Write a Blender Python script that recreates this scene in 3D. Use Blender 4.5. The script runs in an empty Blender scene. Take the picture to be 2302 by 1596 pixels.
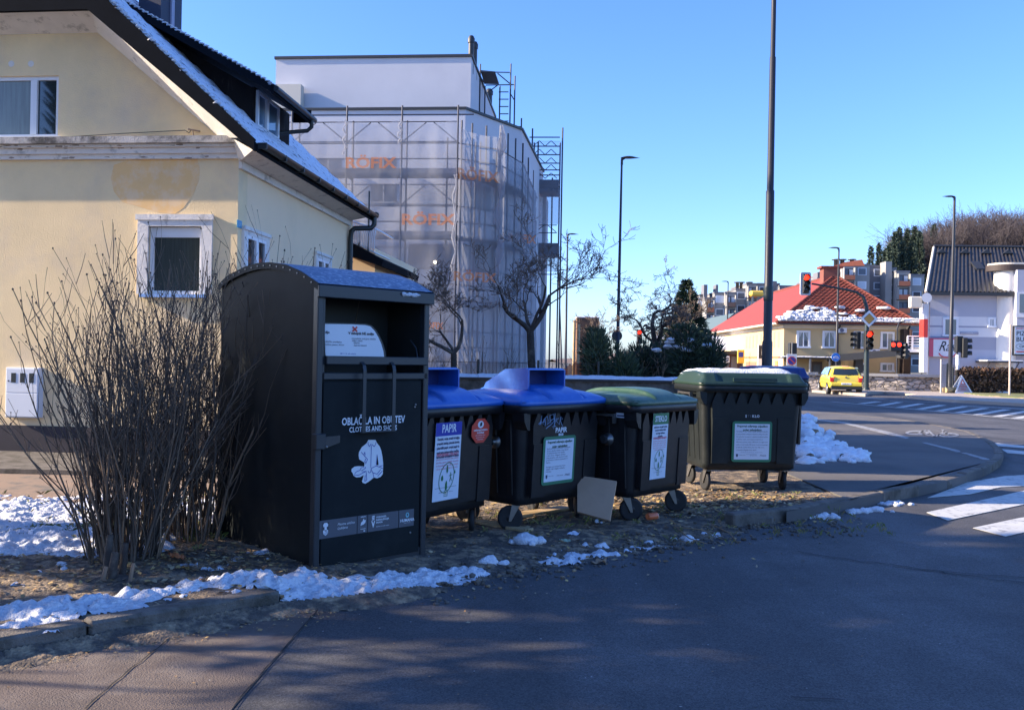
import bpy, math, random
import numpy as np
from mathutils import Matrix, Vector, Euler
C = bpy.context.scene
COL = C.collection
PI = math.pi
rnd = random.Random(7)

# ------------------------------------------------------------------ camera
FOC, CX, CY, HZ, CAMH, ROLL = 2000., 1151., 798., 805., 1.55, math.radians(1.0)
PITCH = math.atan((HZ - CY) / FOC)
cd = bpy.data.cameras.new('camera'); cam = bpy.data.objects.new('camera', cd); COL.objects.link(cam)
cd.sensor_width = 36; cd.lens = 36 * FOC / 2302.; cd.clip_end = 3000; cd.clip_start = .05
_f = Vector((0, math.cos(PITCH), math.sin(PITCH))); _u = Vector((0, -math.sin(PITCH), math.cos(PITCH))); _r = Vector((1, 0, 0))
_cx = _r * math.cos(ROLL) + _u * math.sin(ROLL); _cy = -_r * math.sin(ROLL) + _u * math.cos(ROLL)
cam.matrix_world = Matrix.Translation((0, 0, CAMH)) @ Matrix(((_cx.x, _cy.x, -_f.x, 0), (_cx.y, _cy.y, -_f.y, 0), (_cx.z, _cy.z, -_f.z, 0), (0, 0, 0, 1)))
C.camera = cam
# ------------------------------------------------------------------ light
SUN_EL, SUN_AZ = math.radians(24), math.radians(1)      # sun stands to the left (-X), level with the camera
TOSUN = Vector((-math.cos(SUN_EL) * math.cos(SUN_AZ), -math.cos(SUN_EL) * math.sin(SUN_AZ), math.sin(SUN_EL)))
w = bpy.data.worlds.new('World'); C.world = w; w.use_nodes = True
nt = w.node_tree; bg = nt.nodes['Background']
sk = nt.nodes.new('ShaderNodeTexSky'); sk.sky_type = 'NISHITA'; sk.sun_disc = False
sk.sun_elevation = SUN_EL; sk.sun_rotation = math.atan2(TOSUN.x, TOSUN.y)
sk.air_density = 1.0; sk.dust_density = 0.9; sk.ozone_density = 3.0; sk.altitude = 300
hs = nt.nodes.new('ShaderNodeHueSaturation'); hs.inputs['Saturation'].default_value = 1.12
nt.links.new(sk.outputs[0], hs.inputs['Color']); tn = nt.nodes.new('ShaderNodeMix'); tn.data_type = 'RGBA'; tn.blend_type = 'MULTIPLY'; tn.inputs[0].default_value = 1; tn.inputs[7].default_value = (.77, .875, 1.22, 1)
nt.links.new(hs.outputs[0], tn.inputs[6]); nt.links.new(tn.outputs[2], bg.inputs['Color'])
bg.inputs['Strength'].default_value = 0.13
sd = bpy.data.lights.new('sun', 'SUN'); sun = bpy.data.objects.new('sun', sd); COL.objects.link(sun)
sd.energy = 5.0; sd.angle = math.radians(.55); sd.color = (1, .84, .64)
sun.rotation_euler = TOSUN.to_track_quat('Z', 'Y').to_euler(); sun.location = (-30, 0, 40)
C.view_settings.view_transform = 'Standard'; C.view_settings.look = 'None'; C.view_settings.gamma = 1
C.view_settings.use_curve_mapping = False; C.view_settings.exposure = 1.3
C.cycles.max_bounces = 8; C.cycles.transparent_max_bounces = 24; C.cycles.caustics_reflective = False; C.cycles.caustics_refractive = False
C.cycles.use_denoising = True

# ------------------------------------------------------------------ picture <-> place
def ray(px, py):
    a = (px - CX) / FOC; b = (CY - py) / FOC; c, s = math.cos(ROLL), math.sin(ROLL)
    a, b = a * c - b * s, a * s + b * c
    return Vector((a, math.cos(PITCH) - b * math.sin(PITCH), math.sin(PITCH) + b * math.cos(PITCH)))
EYE = Vector((0, 0, CAMH))
def G(px, py, z=0.):
    d = ray(px, py); return EYE + d * ((z - CAMH) / d.z)
def AT(px, py, Y):
    d = ray(px, py); return EYE + d * (Y / d.y)

# ------------------------------------------------------------------ materials
MATS = {}
def mat(name, col, rough=.7, var=.0, scale=4., bump=0., bscale=60., metal=0., spec=.5, col2=None, c2=(.45, .6), c2scale=2., alpha=1., stretch=None, emit=None, coord='Object', coat=0.):
    """one Principled material: base colour with soft noise variation, optional second colour in patches, fine bump"""
    if name in MATS: return MATS[name]
    m = bpy.data.materials.new(name); m.use_nodes = True; MATS[name] = m
    t = m.node_tree; N = t.nodes; L = t.links; b = N['Principled BSDF']
    b.inputs['Roughness'].default_value = rough; b.inputs['Metallic'].default_value = metal
    b.inputs['Specular IOR Level'].default_value = spec; b.inputs['Coat Weight'].default_value = coat
    c4 = (*col, 1)
    tc = N.new('ShaderNodeTexCoord'); mp = N.new('ShaderNodeMapping'); L.new(tc.outputs[coord], mp.inputs[0])
    if stretch: mp.inputs['Scale'].default_value = stretch
    if emit:
        b.inputs['Emission Color'].default_value = (*emit[:3], 1); b.inputs['Emission Strength'].default_value = emit[3]
    out = None
    if var > 0 or col2:
        n = N.new('ShaderNodeTexNoise'); n.inputs['Scale'].default_value = scale; n.inputs['Detail'].default_value = 6; n.inputs['Roughness'].default_value = .6
        L.new(mp.outputs[0], n.inputs[0])
        r = N.new('ShaderNodeMapRange'); r.inputs['From Min'].default_value = .25; r.inputs['From Max'].default_value = .75
        r.inputs['To Min'].default_value = 1 - var; r.inputs['To Max'].default_value = 1 + var; L.new(n.outputs[0], r.inputs[0])
        mx = N.new('ShaderNodeMix'); mx.data_type = 'RGBA'; mx.inputs[6].default_value = c4; mx.inputs[7].default_value = c4
        if col2:
            mx.inputs[7].default_value = (*col2, 1)
            n2 = N.new('ShaderNodeTexNoise'); n2.inputs['Scale'].default_value = c2scale; n2.inputs['Detail'].default_value = 8; n2.inputs['Roughness'].default_value = .65
            L.new(mp.outputs[0], n2.inputs[0])
            r2 = N.new('ShaderNodeMapRange'); r2.inputs['From Min'].default_value = c2[0]; r2.inputs['From Max'].default_value = c2[1]
            L.new(n2.outputs[0], r2.inputs[0]); L.new(r2.outputs[0], mx.inputs[0])
        vm = N.new('ShaderNodeVectorMath'); vm.operation = 'SCALE'; L.new(mx.outputs[2], vm.inputs[0]); L.new(r.outputs[0], vm.inputs['Scale'])
        L.new(vm.outputs[0], b.inputs['Base Color']); out = vm
    else: b.inputs['Base Color'].default_value = c4
    if bump > 0:
        n3 = N.new('ShaderNodeTexNoise'); n3.inputs['Scale'].default_value = bscale; n3.inputs['Detail'].default_value = 5
        L.new(mp.outputs[0], n3.inputs[0])
        bp = N.new('ShaderNodeBump'); bp.inputs['Strength'].default_value = bump; bp.inputs['Distance'].default_value = .02
        L.new(n3.outputs[0], bp.inputs['Height']); L.new(bp.outputs[0], b.inputs['Normal'])
    if alpha < 1:
        ms = N.new('ShaderNodeMixShader'); tr = N.new('ShaderNodeBsdfTransparent'); ms.inputs[0].default_value = alpha
        L.new(tr.outputs[0], ms.inputs[1]); L.new(b.outputs[0], ms.inputs[2]); L.new(ms.outputs[0], N['Material Output'].inputs[0])
    return m
def glass(name, col=(.02, .025, .03), rough=.04):
    return mat(name, col, rough, spec=.8, coat=.3)

# ------------------------------------------------------------------ mesh building
def rz(a): return Matrix.Rotation(a, 4, 'Z')
def T(*p): return Matrix.Translation(p)
class MB:
    def __init__(s, M=None): s.v = []; s.f = []; s.mi = []; s.m = []; s.M = M or Matrix(); s.sm = []
    def mid(s, m):
        if m not in s.m: s.m.append(m)
        return s.m.index(m)
    def add(s, vs, fs, m=None, smooth=False, M=None):
        X = s.M @ M if M is not None else s.M
        b = len(s.v); s.v.extend([tuple(X @ Vector(p)) for p in vs])
        k = s.mid(m) if m else 0
        for f in fs: s.f.append(tuple(b + i for i in f)); s.mi.append(k); s.sm.append(smooth)
    def box(s, x0, x1, y0, y1, z0, z1, m=None, M=None):
        vs = [(x, y, z) for z in (z0, z1) for y in (y0, y1) for x in (x0, x1)]
        s.add(vs, [(0, 2, 3, 1), (4, 5, 7, 6), (0, 1, 5, 4), (2, 6, 7, 3), (0, 4, 6, 2), (1, 3, 7, 5)], m, M=M)
    def rbox(s, x0, x1, y0, y1, z0, z1, m=None, b=.01, M=None):
        """box with chamfered edges"""
        pts = []; 
        for sx, x in ((1, x0), (-1, x1)):
            for sy, y in ((1, y0), (-1, y1)):
                for sz, z in ((1, z0), (-1, z1)):
                    pts += [(x, y + sy * b, z + sz * b), (x + sx * b, y, z + sz * b), (x + sx * b, y + sy * b, z)]
        import bmesh
        bm = bmesh.new(); [bm.verts.new(p) for p in pts]; bmesh.ops.convex_hull(bm, input=bm.verts[:]); bm.verts.ensure_lookup_table(); bm.verts.index_update()
        s.add([v.co[:] for v in bm.verts], [tuple(v.index for v in f.verts) for f in bm.faces], m, M=M); bm.free()
    def prism(s, poly, z0, z1, m=None, M=None, caps=True):
        """poly in xy (any winding), extruded in z"""
        a = sum(poly[i][0] * poly[(i + 1) % len(poly)][1] - poly[(i + 1) % len(poly)][0] * poly[i][1] for i in range(len(poly)))
        if a < 0: poly = poly[::-1]
        n = len(poly); vs = [(p[0], p[1], z0) for p in poly] + [(p[0], p[1], z1) for p in poly]
        fs = [(i, (i + 1) % n, n + (i + 1) % n, n + i) for i in range(n)]
        if caps: fs += [tuple(range(n - 1, -1, -1)), tuple(range(n, 2 * n))]
        s.add(vs, fs, m, M=M)
    def xz(s, poly, y0, y1, m=None, M=None):
        """poly of (x,z), extruded from y0 to y1"""
        X = Matrix(((1, 0, 0, 0), (0, 0, 1, 0), (0, 1, 0, 0), (0, 0, 0, 1)))
        s.prism(poly, y0, y1, m, M=(M @ X) if M is not None else X); 
    def yz(s, poly, x0, x1, m=None, M=None):
        X = Matrix(((0, 0, 1, 0), (1, 0, 0, 0), (0, 1, 0, 0), (0, 0, 0, 1)))
        s.prism(poly, x0, x1, m, M=(M @ X) if M is not None else X)
    def tube(s, pts, r, n=6, m=None, smooth=True, cap=True, M=None):
        pts = [Vector(p) for p in pts]; k = len(pts)
        if not hasattr(r, '__len__'): r = [r] * k
        vs = []; fs = []; prev = None
        for i, p in enumerate(pts):
            t = (pts[min(i + 1, k - 1)] - pts[max(i - 1, 0)])
            if t.length < 1e-9: t = Vector((0, 0, 1))
            t.normalize()
            if prev is None:
                a = t.orthogonal().normalized()
            else:
                a = prev - t * prev.dot(t)
                a = a.normalized() if a.length > 1e-6 else t.orthogonal().normalized()
            prev = a; bb = t.cross(a)
            for j in range(n):
                q = 2 * PI * j / n; vs.append(p + (a * math.cos(q) + bb * math.sin(q)) * r[i])
        for i in range(k - 1):
            for j in range(n):
                fs.append((i * n + j, i * n + (j + 1) % n, (i + 1) * n + (j + 1) % n, (i + 1) * n + j))
        s.add(vs, fs, m, smooth, M)
        if cap and n > 2: s.add(vs[:n][::-1], [tuple(range(n))], m, False, M); s.add(vs[-n:], [tuple(range(n))], m, False, M)
    def lathe(s, prof, n=16, m=None, M=None, smooth=True):
        """prof: list of (r,z), revolved about z"""
        vs = []; fs = []
        for r, z in prof:
            for j in range(n): q = 2 * PI * j / n; vs.append((r * math.cos(q), r * math.sin(q), z))
        for i in range(len(prof) - 1):
            for j in range(n): fs.append((i * n + j, i * n + (j + 1) % n, (i + 1) * n + (j + 1) % n, (i + 1) * n + j))
        s.add(vs, fs, m, smooth, M)
        s.add(vs[:n][::-1], [tuple(range(n))], m, False, M); s.add(vs[-n:], [tuple(range(n))], m, False, M)
    def quad(s, a, b, c, d, m=None, M=None): s.add([a, b, c, d], [(0, 1, 2, 3)], m, M=M)
    def grid(s, fn, nu, nv, m=None, smooth=True, M=None):
        vs = [fn(i / nu, j / nv) for j in range(nv + 1) for i in range(nu + 1)]
        fs = [(j * (nu + 1) + i, j * (nu + 1) + i + 1, (j + 1) * (nu + 1) + i + 1, (j + 1) * (nu + 1) + i) for j in range(nv) for i in range(nu)]
        s.add(vs, fs, m, smooth, M)
    def blob(s, c, r, m=None, seed=0, amp=.25, n=8, flat=1.):
        """lumpy rock / lump of snow"""
        rr = random.Random(seed); ph = [rr.uniform(0, 6) for _ in range(6)]
        def fn(u, v):
            th = 2 * PI * u; p = PI * v - PI / 2
            d = Vector((math.cos(p) * math.cos(th), math.cos(p) * math.sin(th), math.sin(p)))
            k = 1 + amp * (math.sin(3 * d.x + ph[0]) * math.sin(4 * d.y + ph[1]) + .6 * math.sin(7 * d.z + ph[2] + 3 * d.x) * math.sin(6 * d.y + ph[3]))
            return (c[0] + r[0] * d.x * k, c[1] + r[1] * d.y * k, c[2] + r[2] * d.z * k)
        s.grid(fn, n * 2, n, m)
    def text(s, txt, size, m, M, align='CENTER', shear=0., ext=0., stretch=1., bold=0.):
        cu = bpy.data.curves.new('t', 'FONT'); cu.body = txt; cu.size = size; cu.align_x = align; cu.shear = shear; cu.extrude = ext; cu.offset = bold; cu.resolution_u = 2
        cu.fill_mode = 'FRONT' if ext == 0 else 'BOTH'
        o = bpy.data.objects.new('t', cu); COL.objects.link(o)
        me = bpy.data.meshes.new_from_object(o)
        s.add([(v.co.x * stretch, v.co.y, v.co.z) for v in me.vertices], [tuple(p.vertices) for p in me.polygons], m, M=M)
        bpy.data.objects.remove(o); bpy.data.curves.remove(cu); bpy.data.meshes.remove(me)
    def build(s, name, parent=None, m=None, bevel=0., sub=0, smooth_angle=None):
        me = bpy.data.meshes.new(name)
        if m: ms = [m] + [q for q in s.m if q is not m] if not s.m else s.m
        else: ms = s.m
        me.from_pydata(s.v, [], s.f)
        for q in ms: me.materials.append(q)
        me.polygons.foreach_set('material_index', s.mi); me.polygons.foreach_set('use_smooth', s.sm)
        me.update()
        o = bpy.data.objects.new(name, me); COL.objects.link(o)
        if parent: o.parent = parent
        if bevel:
            bv = o.modifiers.new('b', 'BEVEL'); bv.width = bevel; bv.segments = 2; bv.limit_method = 'ANGLE'; bv.angle_limit = math.radians(40)
        if sub: sm = o.modifiers.new('s', 'SUBSURF'); sm.levels = sub; sm.render_levels = sub
        return o
FRONT = Matrix(((1, 0, 0, 0), (0, 0, -1, 0), (0, 1, 0, 0), (0, 0, 0, 1)))   # xy drawing -> local x,z facing -y
def face(x, y, z, sx=1): return T(x, y, z) @ FRONT @ Matrix.Diagonal((sx, 1, 1, 1))

def thing(name, label, cat, loc=(0, 0, 0), rot=0., group=None, kind=None):
    o = bpy.data.objects.new(name, None); COL.objects.link(o); o.empty_display_size = .2
    o.location = loc; o.rotation_euler = (0, 0, rot); tag(o, label, cat, group, kind); return o
def tag(o, label=None, cat=None, group=None, kind=None):
    if label: o['label'] = label
    if cat: o['category'] = cat
    if group: o['group'] = group
    if kind: o['kind'] = kind
    return o
def copy_tree(o, parent=None):
    c = o.copy(); COL.objects.link(c); c.parent = parent
    for ch in [q for q in o.children]: copy_tree(ch, c)
    return c
def LM(o): return T(*o.location) @ o.rotation_euler.to_matrix().to_4x4()
class Fr:
    """local frame of a thing; onf(px,py,y) -> local (x,z) where that sight line meets the local plane y"""
    def __init__(s, loc, rot): s.M = T(*loc) @ rz(rot); s.I = s.M.inverted()
    def onf(s, px, py, y=0.):
        e = s.I @ EYE; d = s.I.to_3x3() @ ray(px, py); t = (y - e.y) / d.y; p = e + d * t; return p.x, p.z
    def onx(s, px, py, x=0.):
        e = s.I @ EYE; d = s.I.to_3x3() @ ray(px, py); t = (x - e.x) / d.x; p = e + d * t; return p.y, p.z
    def rect(s, px0, py0, px1, py1, y=0.):
        ym = (py0 + py1) / 2; xm = (px0 + px1) / 2
        return s.onf(px0, ym, y)[0], s.onf(px1, ym, y)[0], s.onf(xm, py1, y)[1], s.onf(xm, py0, y)[1]
def sstep(a, b, x):
    t = np.clip((x - a) / (b - a), 0, 1); return t * t * (3 - 2 * t)
# value noise (numpy) for terrain and snow
_rs = np.random.RandomState(3); _tab = _rs.rand(256, 256)
def vnoise(x, y, f, o=0):
    x = np.asarray(x) * f + o * 17.3; y = np.asarray(y) * f + o * 9.1
    xi = np.floor(x).astype(int); yi = np.floor(y).astype(int); fx = x - xi; fy = y - yi; fx = fx * fx * (3 - 2 * fx); fy = fy * fy * (3 - 2 * fy)
    g = lambda a, b: _tab[a % 256, b % 256]
    return (g(xi, yi) * (1 - fx) + g(xi + 1, yi) * fx) * (1 - fy) + (g(xi, yi + 1) * (1 - fx) + g(xi + 1, yi + 1) * fx) * fy
def fbm(x, y, f, n=4, o=0):
    r = 0; a = .5
    for i in range(n): r = r + a * vnoise(x, y, f * 2 ** i, o + i); a *= .5
    return r / (1 - .5 ** n)
def poly_dist(x, y, P, closed=False):
    """distance to polyline"""
    d = np.full(np.shape(x), 1e9)
    n = len(P)
    for i in range(n if closed else n - 1):
        a = P[i]; b = P[(i + 1) % n]; vx, vy = b[0] - a[0], b[1] - a[1]; L2 = vx * vx + vy * vy + 1e-12
        t = np.clip(((x - a[0]) * vx + (y - a[1]) * vy) / L2, 0, 1)
        d = np.minimum(d, np.hypot(x - a[0] - t * vx, y - a[1] - t * vy))
    return d
def inside(x, y, P):
    r = np.zeros(np.shape(x), bool); n = len(P)
    for i in range(n):
        a = P[i]; b = P[(i + 1) % n]
        c = ((a[1] > y) != (b[1] > y)) & (x < (b[0] - a[0]) * (y - a[1]) / (b[1] - a[1] + 1e-12) + a[0]); r ^= c
    return r
def gpoly(pts, z=0.): return [tuple(G(px, py, z))[:2] for px, py in pts]
# ================================================================== GROUND
M_asph = mat('asphalt', (.062, .06, .062), .8, .2, 1.3, bump=.35, bscale=160, col2=(.1, .098, .1), c2=(.45, .7), c2scale=.6)
def asphalt_nodes():
    m = M_asph; t = m.node_tree; N = t.nodes; L = t.links; b = N['Principled BSDF']
    old = b.inputs['Base Color'].links[0].from_socket
    tc = N.new('ShaderNodeTexCoord')
    # aggregate speckle
    vo = N.new('ShaderNodeTexVoronoi'); vo.inputs['Scale'].default_value = 130; L.new(tc.outputs['Object'], vo.inputs[0])
    r = N.new('ShaderNodeMapRange'); r.inputs['From Min'].default_value = 0; r.inputs['From Max'].default_value = 1; r.inputs['To Min'].default_value = .5; r.inputs['To Max'].default_value = 1.65
    L.new(vo.outputs['Color'], r.inputs[0])
    # long worn wheel tracks
    mp = N.new('ShaderNodeMapping'); mp.inputs['Rotation'].default_value = (0, 0, -.95); mp.inputs['Scale'].default_value = (1.7, .16, 1); L.new(tc.outputs['Object'], mp.inputs[0])
    n = N.new('ShaderNodeTexNoise'); n.inputs['Scale'].default_value = .8; n.inputs['Detail'].default_value = 5; L.new(mp.outputs[0], n.inputs[0])
    r2 = N.new('ShaderNodeMapRange'); r2.inputs['From Min'].default_value = .35; r2.inputs['From Max'].default_value = .68; r2.inputs['To Min'].default_value = .82; r2.inputs['To Max'].default_value = 1.3; L.new(n.outputs[0], r2.inputs[0])
    mu = N.new('ShaderNodeMath'); mu.operation = 'MULTIPLY'; L.new(r.outputs[0], mu.inputs[0]); L.new(r2.outputs[0], mu.inputs[1])
    vm = N.new('ShaderNodeVectorMath'); vm.operation = 'SCALE'; L.new(old, vm.inputs[0]); L.new(mu.outputs[0], vm.inputs['Scale'])
    L.new(vm.outputs[0], b.inputs['Base Color'])
asphalt_nodes()
M_old = mat('old_asphalt', (.3, .21, .15), .9, .2, 3, bump=.5, bscale=120, col2=(.14, .12, .1), c2=(.5, .65), c2scale=3)
M_walk = mat('walk_asphalt', (.13, .12, .112), .9, .15, 2, bump=.4, bscale=140, col2=(.085, .08, .08), c2=(.48, .62), c2scale=.5)
M_kerb = mat('kerb_concrete', (.16, .14, .12), .9, .25, 9, bump=.6, bscale=90, col2=(.08, .07, .055), c2=(.45, .62), c2scale=5)
M_paint = mat('road_paint', (.52, .52, .5), .75, .12, 6, bump=.2, bscale=120, col2=(.2, .2, .2), c2=(.54, .66), c2scale=9)
M_soil = mat('soil', (.105, .085, .07), .95, .45, 22, bump=1., bscale=50, col2=(.34, .25, .16), c2=(.46, .6), c2scale=7)
M_snow = mat('snow', (.7, .72, .77), .6, .08, 14, bump=1., bscale=55, spec=.2, col2=(.36, .34, .33), c2=(.62, .75), c2scale=9)
M_snowd = mat('dirty_snow', (.74, .77, .82), .6, .12, 10, bump=.6, bscale=40, col2=(.3, .27, .24), c2=(.62, .74), c2scale=11)

mb = MB(); mb.quad((-900, -200, -.03), (900, -200, -.03), (900, 1500, -.03), (-900, 1500, -.03), mat('far_ground', (.13, .12, .1), .95, .3, .3))
tag(mb.build('ground'), kind='structure')
# road: a large gridless sheet
mb = MB(); mb.quad((-14, -12, 0), (70, -12, 0), (70, 60, 0), (-14, 60, 0), M_asph)
tag(mb.build('road'), kind='structure')
# ---- edge between verge and road (picture points -> ground)
KERB_L = gpoly([(-330, 1500), (-120, 1462), (0, 1440), (200, 1405), (420, 1368), (640, 1333)], .10)
EDGE_M = gpoly([(817, 1350), (941, 1332), (1140, 1295), (1318, 1263), (1482, 1235), (1640, 1203), (1700, 1190)], .0)
EDGE_R = gpoly([(1768, 1165), (1878, 1143), (1980, 1122), (2106, 1098), (2160, 1082), (2216, 1062), (2250, 1040), (2257, 1022), (2232, 1000), (2180, 975), (2043, 950), (1870, 932)], .05)
EDGE = KERB_L + EDGE_M + EDGE_R + [(3.5, 34.), (-2, 40), (-14, 40), (-14, 4.3)]
gx = np.arange(-7.2, 3.7, .035); gy = np.arange(3.8, 14.2, .035)
# path (tan asphalt) between lawn and house
PATH_Y0, PATH_Y1 = 8.55, 10.15
def soil_h(x, y):
    """height of the earth verge"""
    k = sstep(-1.5, -1.15, x)                     # kerbed on the left, worn away in the middle
    d = poly_dist(x, y, KERB_L + EDGE_M + EDGE_R[:1])
    ramp = sstep(0, .55, d) * np.interp(x, [-1.3, -.6, 1.7, 2.3, 3.6], [.08, .04, .035, .075, .1]) * k + (1 - k) * .095
    n = (fbm(x, y, 3.2, 4) - .5) * .05 + (fbm(x, y, 14, 3, 5) - .5) * .03
    return ramp + n * sstep(0, .25, d) * .8
def soilz(x, y): return float(soil_h(np.array([x]), np.array([y]))[0])
def heightmesh(name, xs, ys, hfn, keep, m, smooth=True):
    X, Y = np.meshgrid(xs, ys); Z = hfn(X, Y); K = keep(X, Y, Z)
    nx = len(xs); ny = len(ys)
    q = K[:-1, :-1] & K[1:, :-1] & K[:-1, 1:] & K[1:, 1:]
    idx = np.arange(nx * ny).reshape(ny, nx)
    F = np.stack([idx[:-1, :-1][q], idx[:-1, 1:][q], idx[1:, 1:][q], idx[1:, :-1][q]], 1)
    used = np.unique(F); re = -np.ones(nx * ny, int); re[used] = np.arange(len(used)); F = re[F]
    V = np.stack([X.ravel(), Y.ravel(), Z.ravel()], 1)[used]
    me = bpy.data.meshes.new(name); me.from_pydata(V.tolist(), [], F.tolist()); me.materials.append(m)
    me.polygons.foreach_set('use_smooth', [smooth] * len(F)); me.update()
    o = bpy.data.objects.new(name, me); COL.objects.link(o); return o
VERGE = KERB_L + EDGE_M + EDGE_R[:1] + [(3.6, 9.6), (3.6, 14.2), (-7.2, 14.2), (-7.2, 3.8)]
def keep_soil(X, Y, Z): return inside(X, Y, VERGE) | (poly_dist(X, Y, KERB_L + EDGE_M) < .02)
o = heightmesh('verge', gx, gy, soil_h, keep_soil, M_soil); tag(o, kind='structure')
# paved walk on the right, raised, with rounded kerb corner
WALK = EDGE_R + [(3.6, 33.), (3.6, 9.4)]
mb = MB(); mb.prism(WALK, .004, .115, M_walk); tag(mb.build('pavement'), kind='structure')
# sunlit tan path by the house
mb = MB(); mb.prism([(-12, PATH_Y0 + .25), (-3.0, PATH_Y0 - .15), (-2.2, PATH_Y1), (-12, PATH_Y1 + .35)], .02, .115, M_old); mb.build('path')['kind'] = 'structure'
mb = MB(); mb.prism([(-12, PATH_Y1 + .36), (-2.25, PATH_Y1 + .005), (-2.2, 11.75), (-12, 12.75)], .02, .17, M_kerb); mb.build('house_pavement')['kind'] = 'structure'
# garden ground behind the low wall
mb = MB(); mb.prism([(-3.4, 14.25), (3.4, 14.25), (9., 30), (6, 33), (-2.5, 33)], -.02, .09, M_soil); mb.build('garden_ground')['kind'] = 'structure'
# road apron: patch of browner asphalt lower left with joints
P_apron = gpoly([(-400, 1700), (432, 1700), (520, 1596), (620, 1480), (714, 1372), (728, 1354), (640, 1345), (420, 1382), (200, 1420), (-330, 1520)])
mb = MB(); mb.prism(P_apron, -.01, .004, mat('brown_asphalt', (.13, .1, .085), .88, .25, 2, bump=.5, bscale=130, col2=(.2, .165, .14), c2=(.5, .66), c2scale=1.4)); mb.build('road_apron')['kind'] = 'structure'
# cracks / joints: thin dark sheets on the road
M_crack = mat('tar_crack', (.018, .018, .02), .9)
def strip(pts, w, z, m, name, seed=1, jag=.3):
    r = random.Random(seed); P = [Vector((p[0], p[1], 0)) for p in pts]; Q = []
    for a, b in zip(P[:-1], P[1:]):
        n = max(1, int((b - a).length / .07))
        for i in range(n):
            p = a.lerp(b, i / n); p += Vector((r.gauss(0, 1), r.gauss(0, 1), 0)) * w * jag; Q.append(p)
    Q.append(P[-1]); vs = []
    for i, p in enumerate(Q):
        t = (Q[min(i + 1, len(Q) - 1)] - Q[max(i - 1, 0)]).normalized(); nn = Vector((-t.y, t.x, 0)); ww = w * r.uniform(.5, 1.2)
        vs += [(*(p + nn * ww / 2)[:2], z), (*(p - nn * ww / 2)[:2], z)]
    mb = MB(); mb.add(vs, [(2 * i, 2 * i + 1, 2 * i + 3, 2 * i + 2) for i in range(len(Q) - 1)], m); o = mb.build(name); o['kind'] = 'structure'; return o
for i, pts in enumerate([[(190, 1596), (300, 1500), (415, 1412)], [(520, 1596), (620, 1480), (714, 1372)], [(1780, 1240), (2000, 1270), (2302, 1312)], [(2010, 1277), (2140, 1288), (2320, 1300)], [(1780, 1570), (1900, 1576)]]):
    strip(gpoly(pts), [.009, .009, .016, .012, .008][i], .0085, M_crack, 'road_joint', i, 1.2 if i > 1 else .35)
# kerb stones (left)
def kerb_run(P, w, z1, z0=-.02, gap=.006, seg=1.0, name='kerb', wob=.0):
    pts = [Vector((p[0], p[1], 0)) for p in P]
    mb = MB(); r = random.Random(5)
    # resample
    L = [0]
    for a, b in zip(pts[:-1], pts[1:]): L.append(L[-1] + (b - a).length)
    def at(s):
        s = min(max(s, 0), L[-1])
        for i in range(len(pts) - 1):
            if s <= L[i + 1] + 1e-9: return pts[i].lerp(pts[i + 1], (s - L[i]) / max(L[i + 1] - L[i], 1e-9))
        return pts[-1]
    s = 0
    while s < L[-1] - .05:
        e = min(s + seg * r.uniform(.85, 1.1), L[-1]); a = at(s + gap); b = at(e - gap); t = (b - a).normalized(); n = Vector((-t.y, t.x, 0))
        dz = r.uniform(-1, 1) * wob; dn = n * r.uniform(-1, 1) * wob * .6
        ln = (b - a).length; M = Matrix(((t.x, n.x, 0, a.x + dn.x), (t.y, n.y, 0, a.y + dn.y), (0, 0, 1, dz), (0, 0, 0, 1)))
        mb.rbox(0, ln, 0, w, z0, z1, M_kerb, .014, M=M); s = e
    o = mb.build(name); o['kind'] = 'structure'; return o
kerb_run(KERB_L, .13, .112, wob=.006)
kerb_run([G(*p, .06)[:2] for p in [(1650, 1172), (1768, 1163)]] + EDGE_R[1:9], .13, .125, seg=.9, wob=.008)
kerb_run(EDGE_R[8:], .12, .122, seg=1.2)
M_worn = mat('worn_paint', (.3, .3, .3), .8, .15, 6, col2=(.14, .14, .14), c2=(.5, .62), c2scale=9)
def wedge_h(X, Y):
    d = poly_dist(X, Y, KERB_L + EDGE_M[:2]); n = fbm(X, Y, 7, 4, 4); return np.clip(.055 * (1 - d / (.12 + .16 * n)), -.02, .06) + (n - .5) * .02 + .002
o = heightmesh('gutter_dirt', np.arange(-3.6, .1, .02), np.arange(3.9, 6.3, .02), wedge_h, lambda X, Y, Z: (Z > -.004) & ~inside(X, Y, VERGE), M_soil); o['kind'] = 'structure'
# road markings
def mark(pts, name='road_marking', z=.009, h=0):
    mb = MB(); mb.prism(gpoly(pts, h), z + h - .004, z + h, M_worn if name == 'lane_marking' else M_paint); mb.build(name)['kind'] = 'structure'
for p in [[(2085, 1120), (2175, 1085), (2260, 1071), (2420, 1062), (2420, 1088), (2250, 1096), (2180, 1112)],
          [(2083, 1153), (2302, 1104), (2420, 1082), (2420, 1118), (2302, 1135), (2130, 1171)],
          [(2187, 1188), (2290, 1166), (2420, 1148), (2420, 1180), (2302, 1198), (2260, 1207)]]: mark(p, 'zebra_crossing')
for p in [[(2204, 995), (2235, 996), (2330, 1006), (2302, 1008), (2240, 1003)], [(2250, 1010), (2340, 1019), (2302, 1022), (2265, 1019)]]: mark(p, 'road_marking')
# lane lines on pavement (bike lane)
for p in [[(1822, 940), (1900, 949), (2000, 971), (2045, 984), (2036, 986), (1990, 975), (1900, 953), (1822, 943)],
          [(2072, 995), (2082, 995), (2155, 1012), (2160, 1016), (2150, 1016)], [(2160, 1018), (2172, 1018), (2222, 1031), (2226, 1034), (2210, 1033)]]: mark(p, 'lane_marking', .004, .115)
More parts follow.
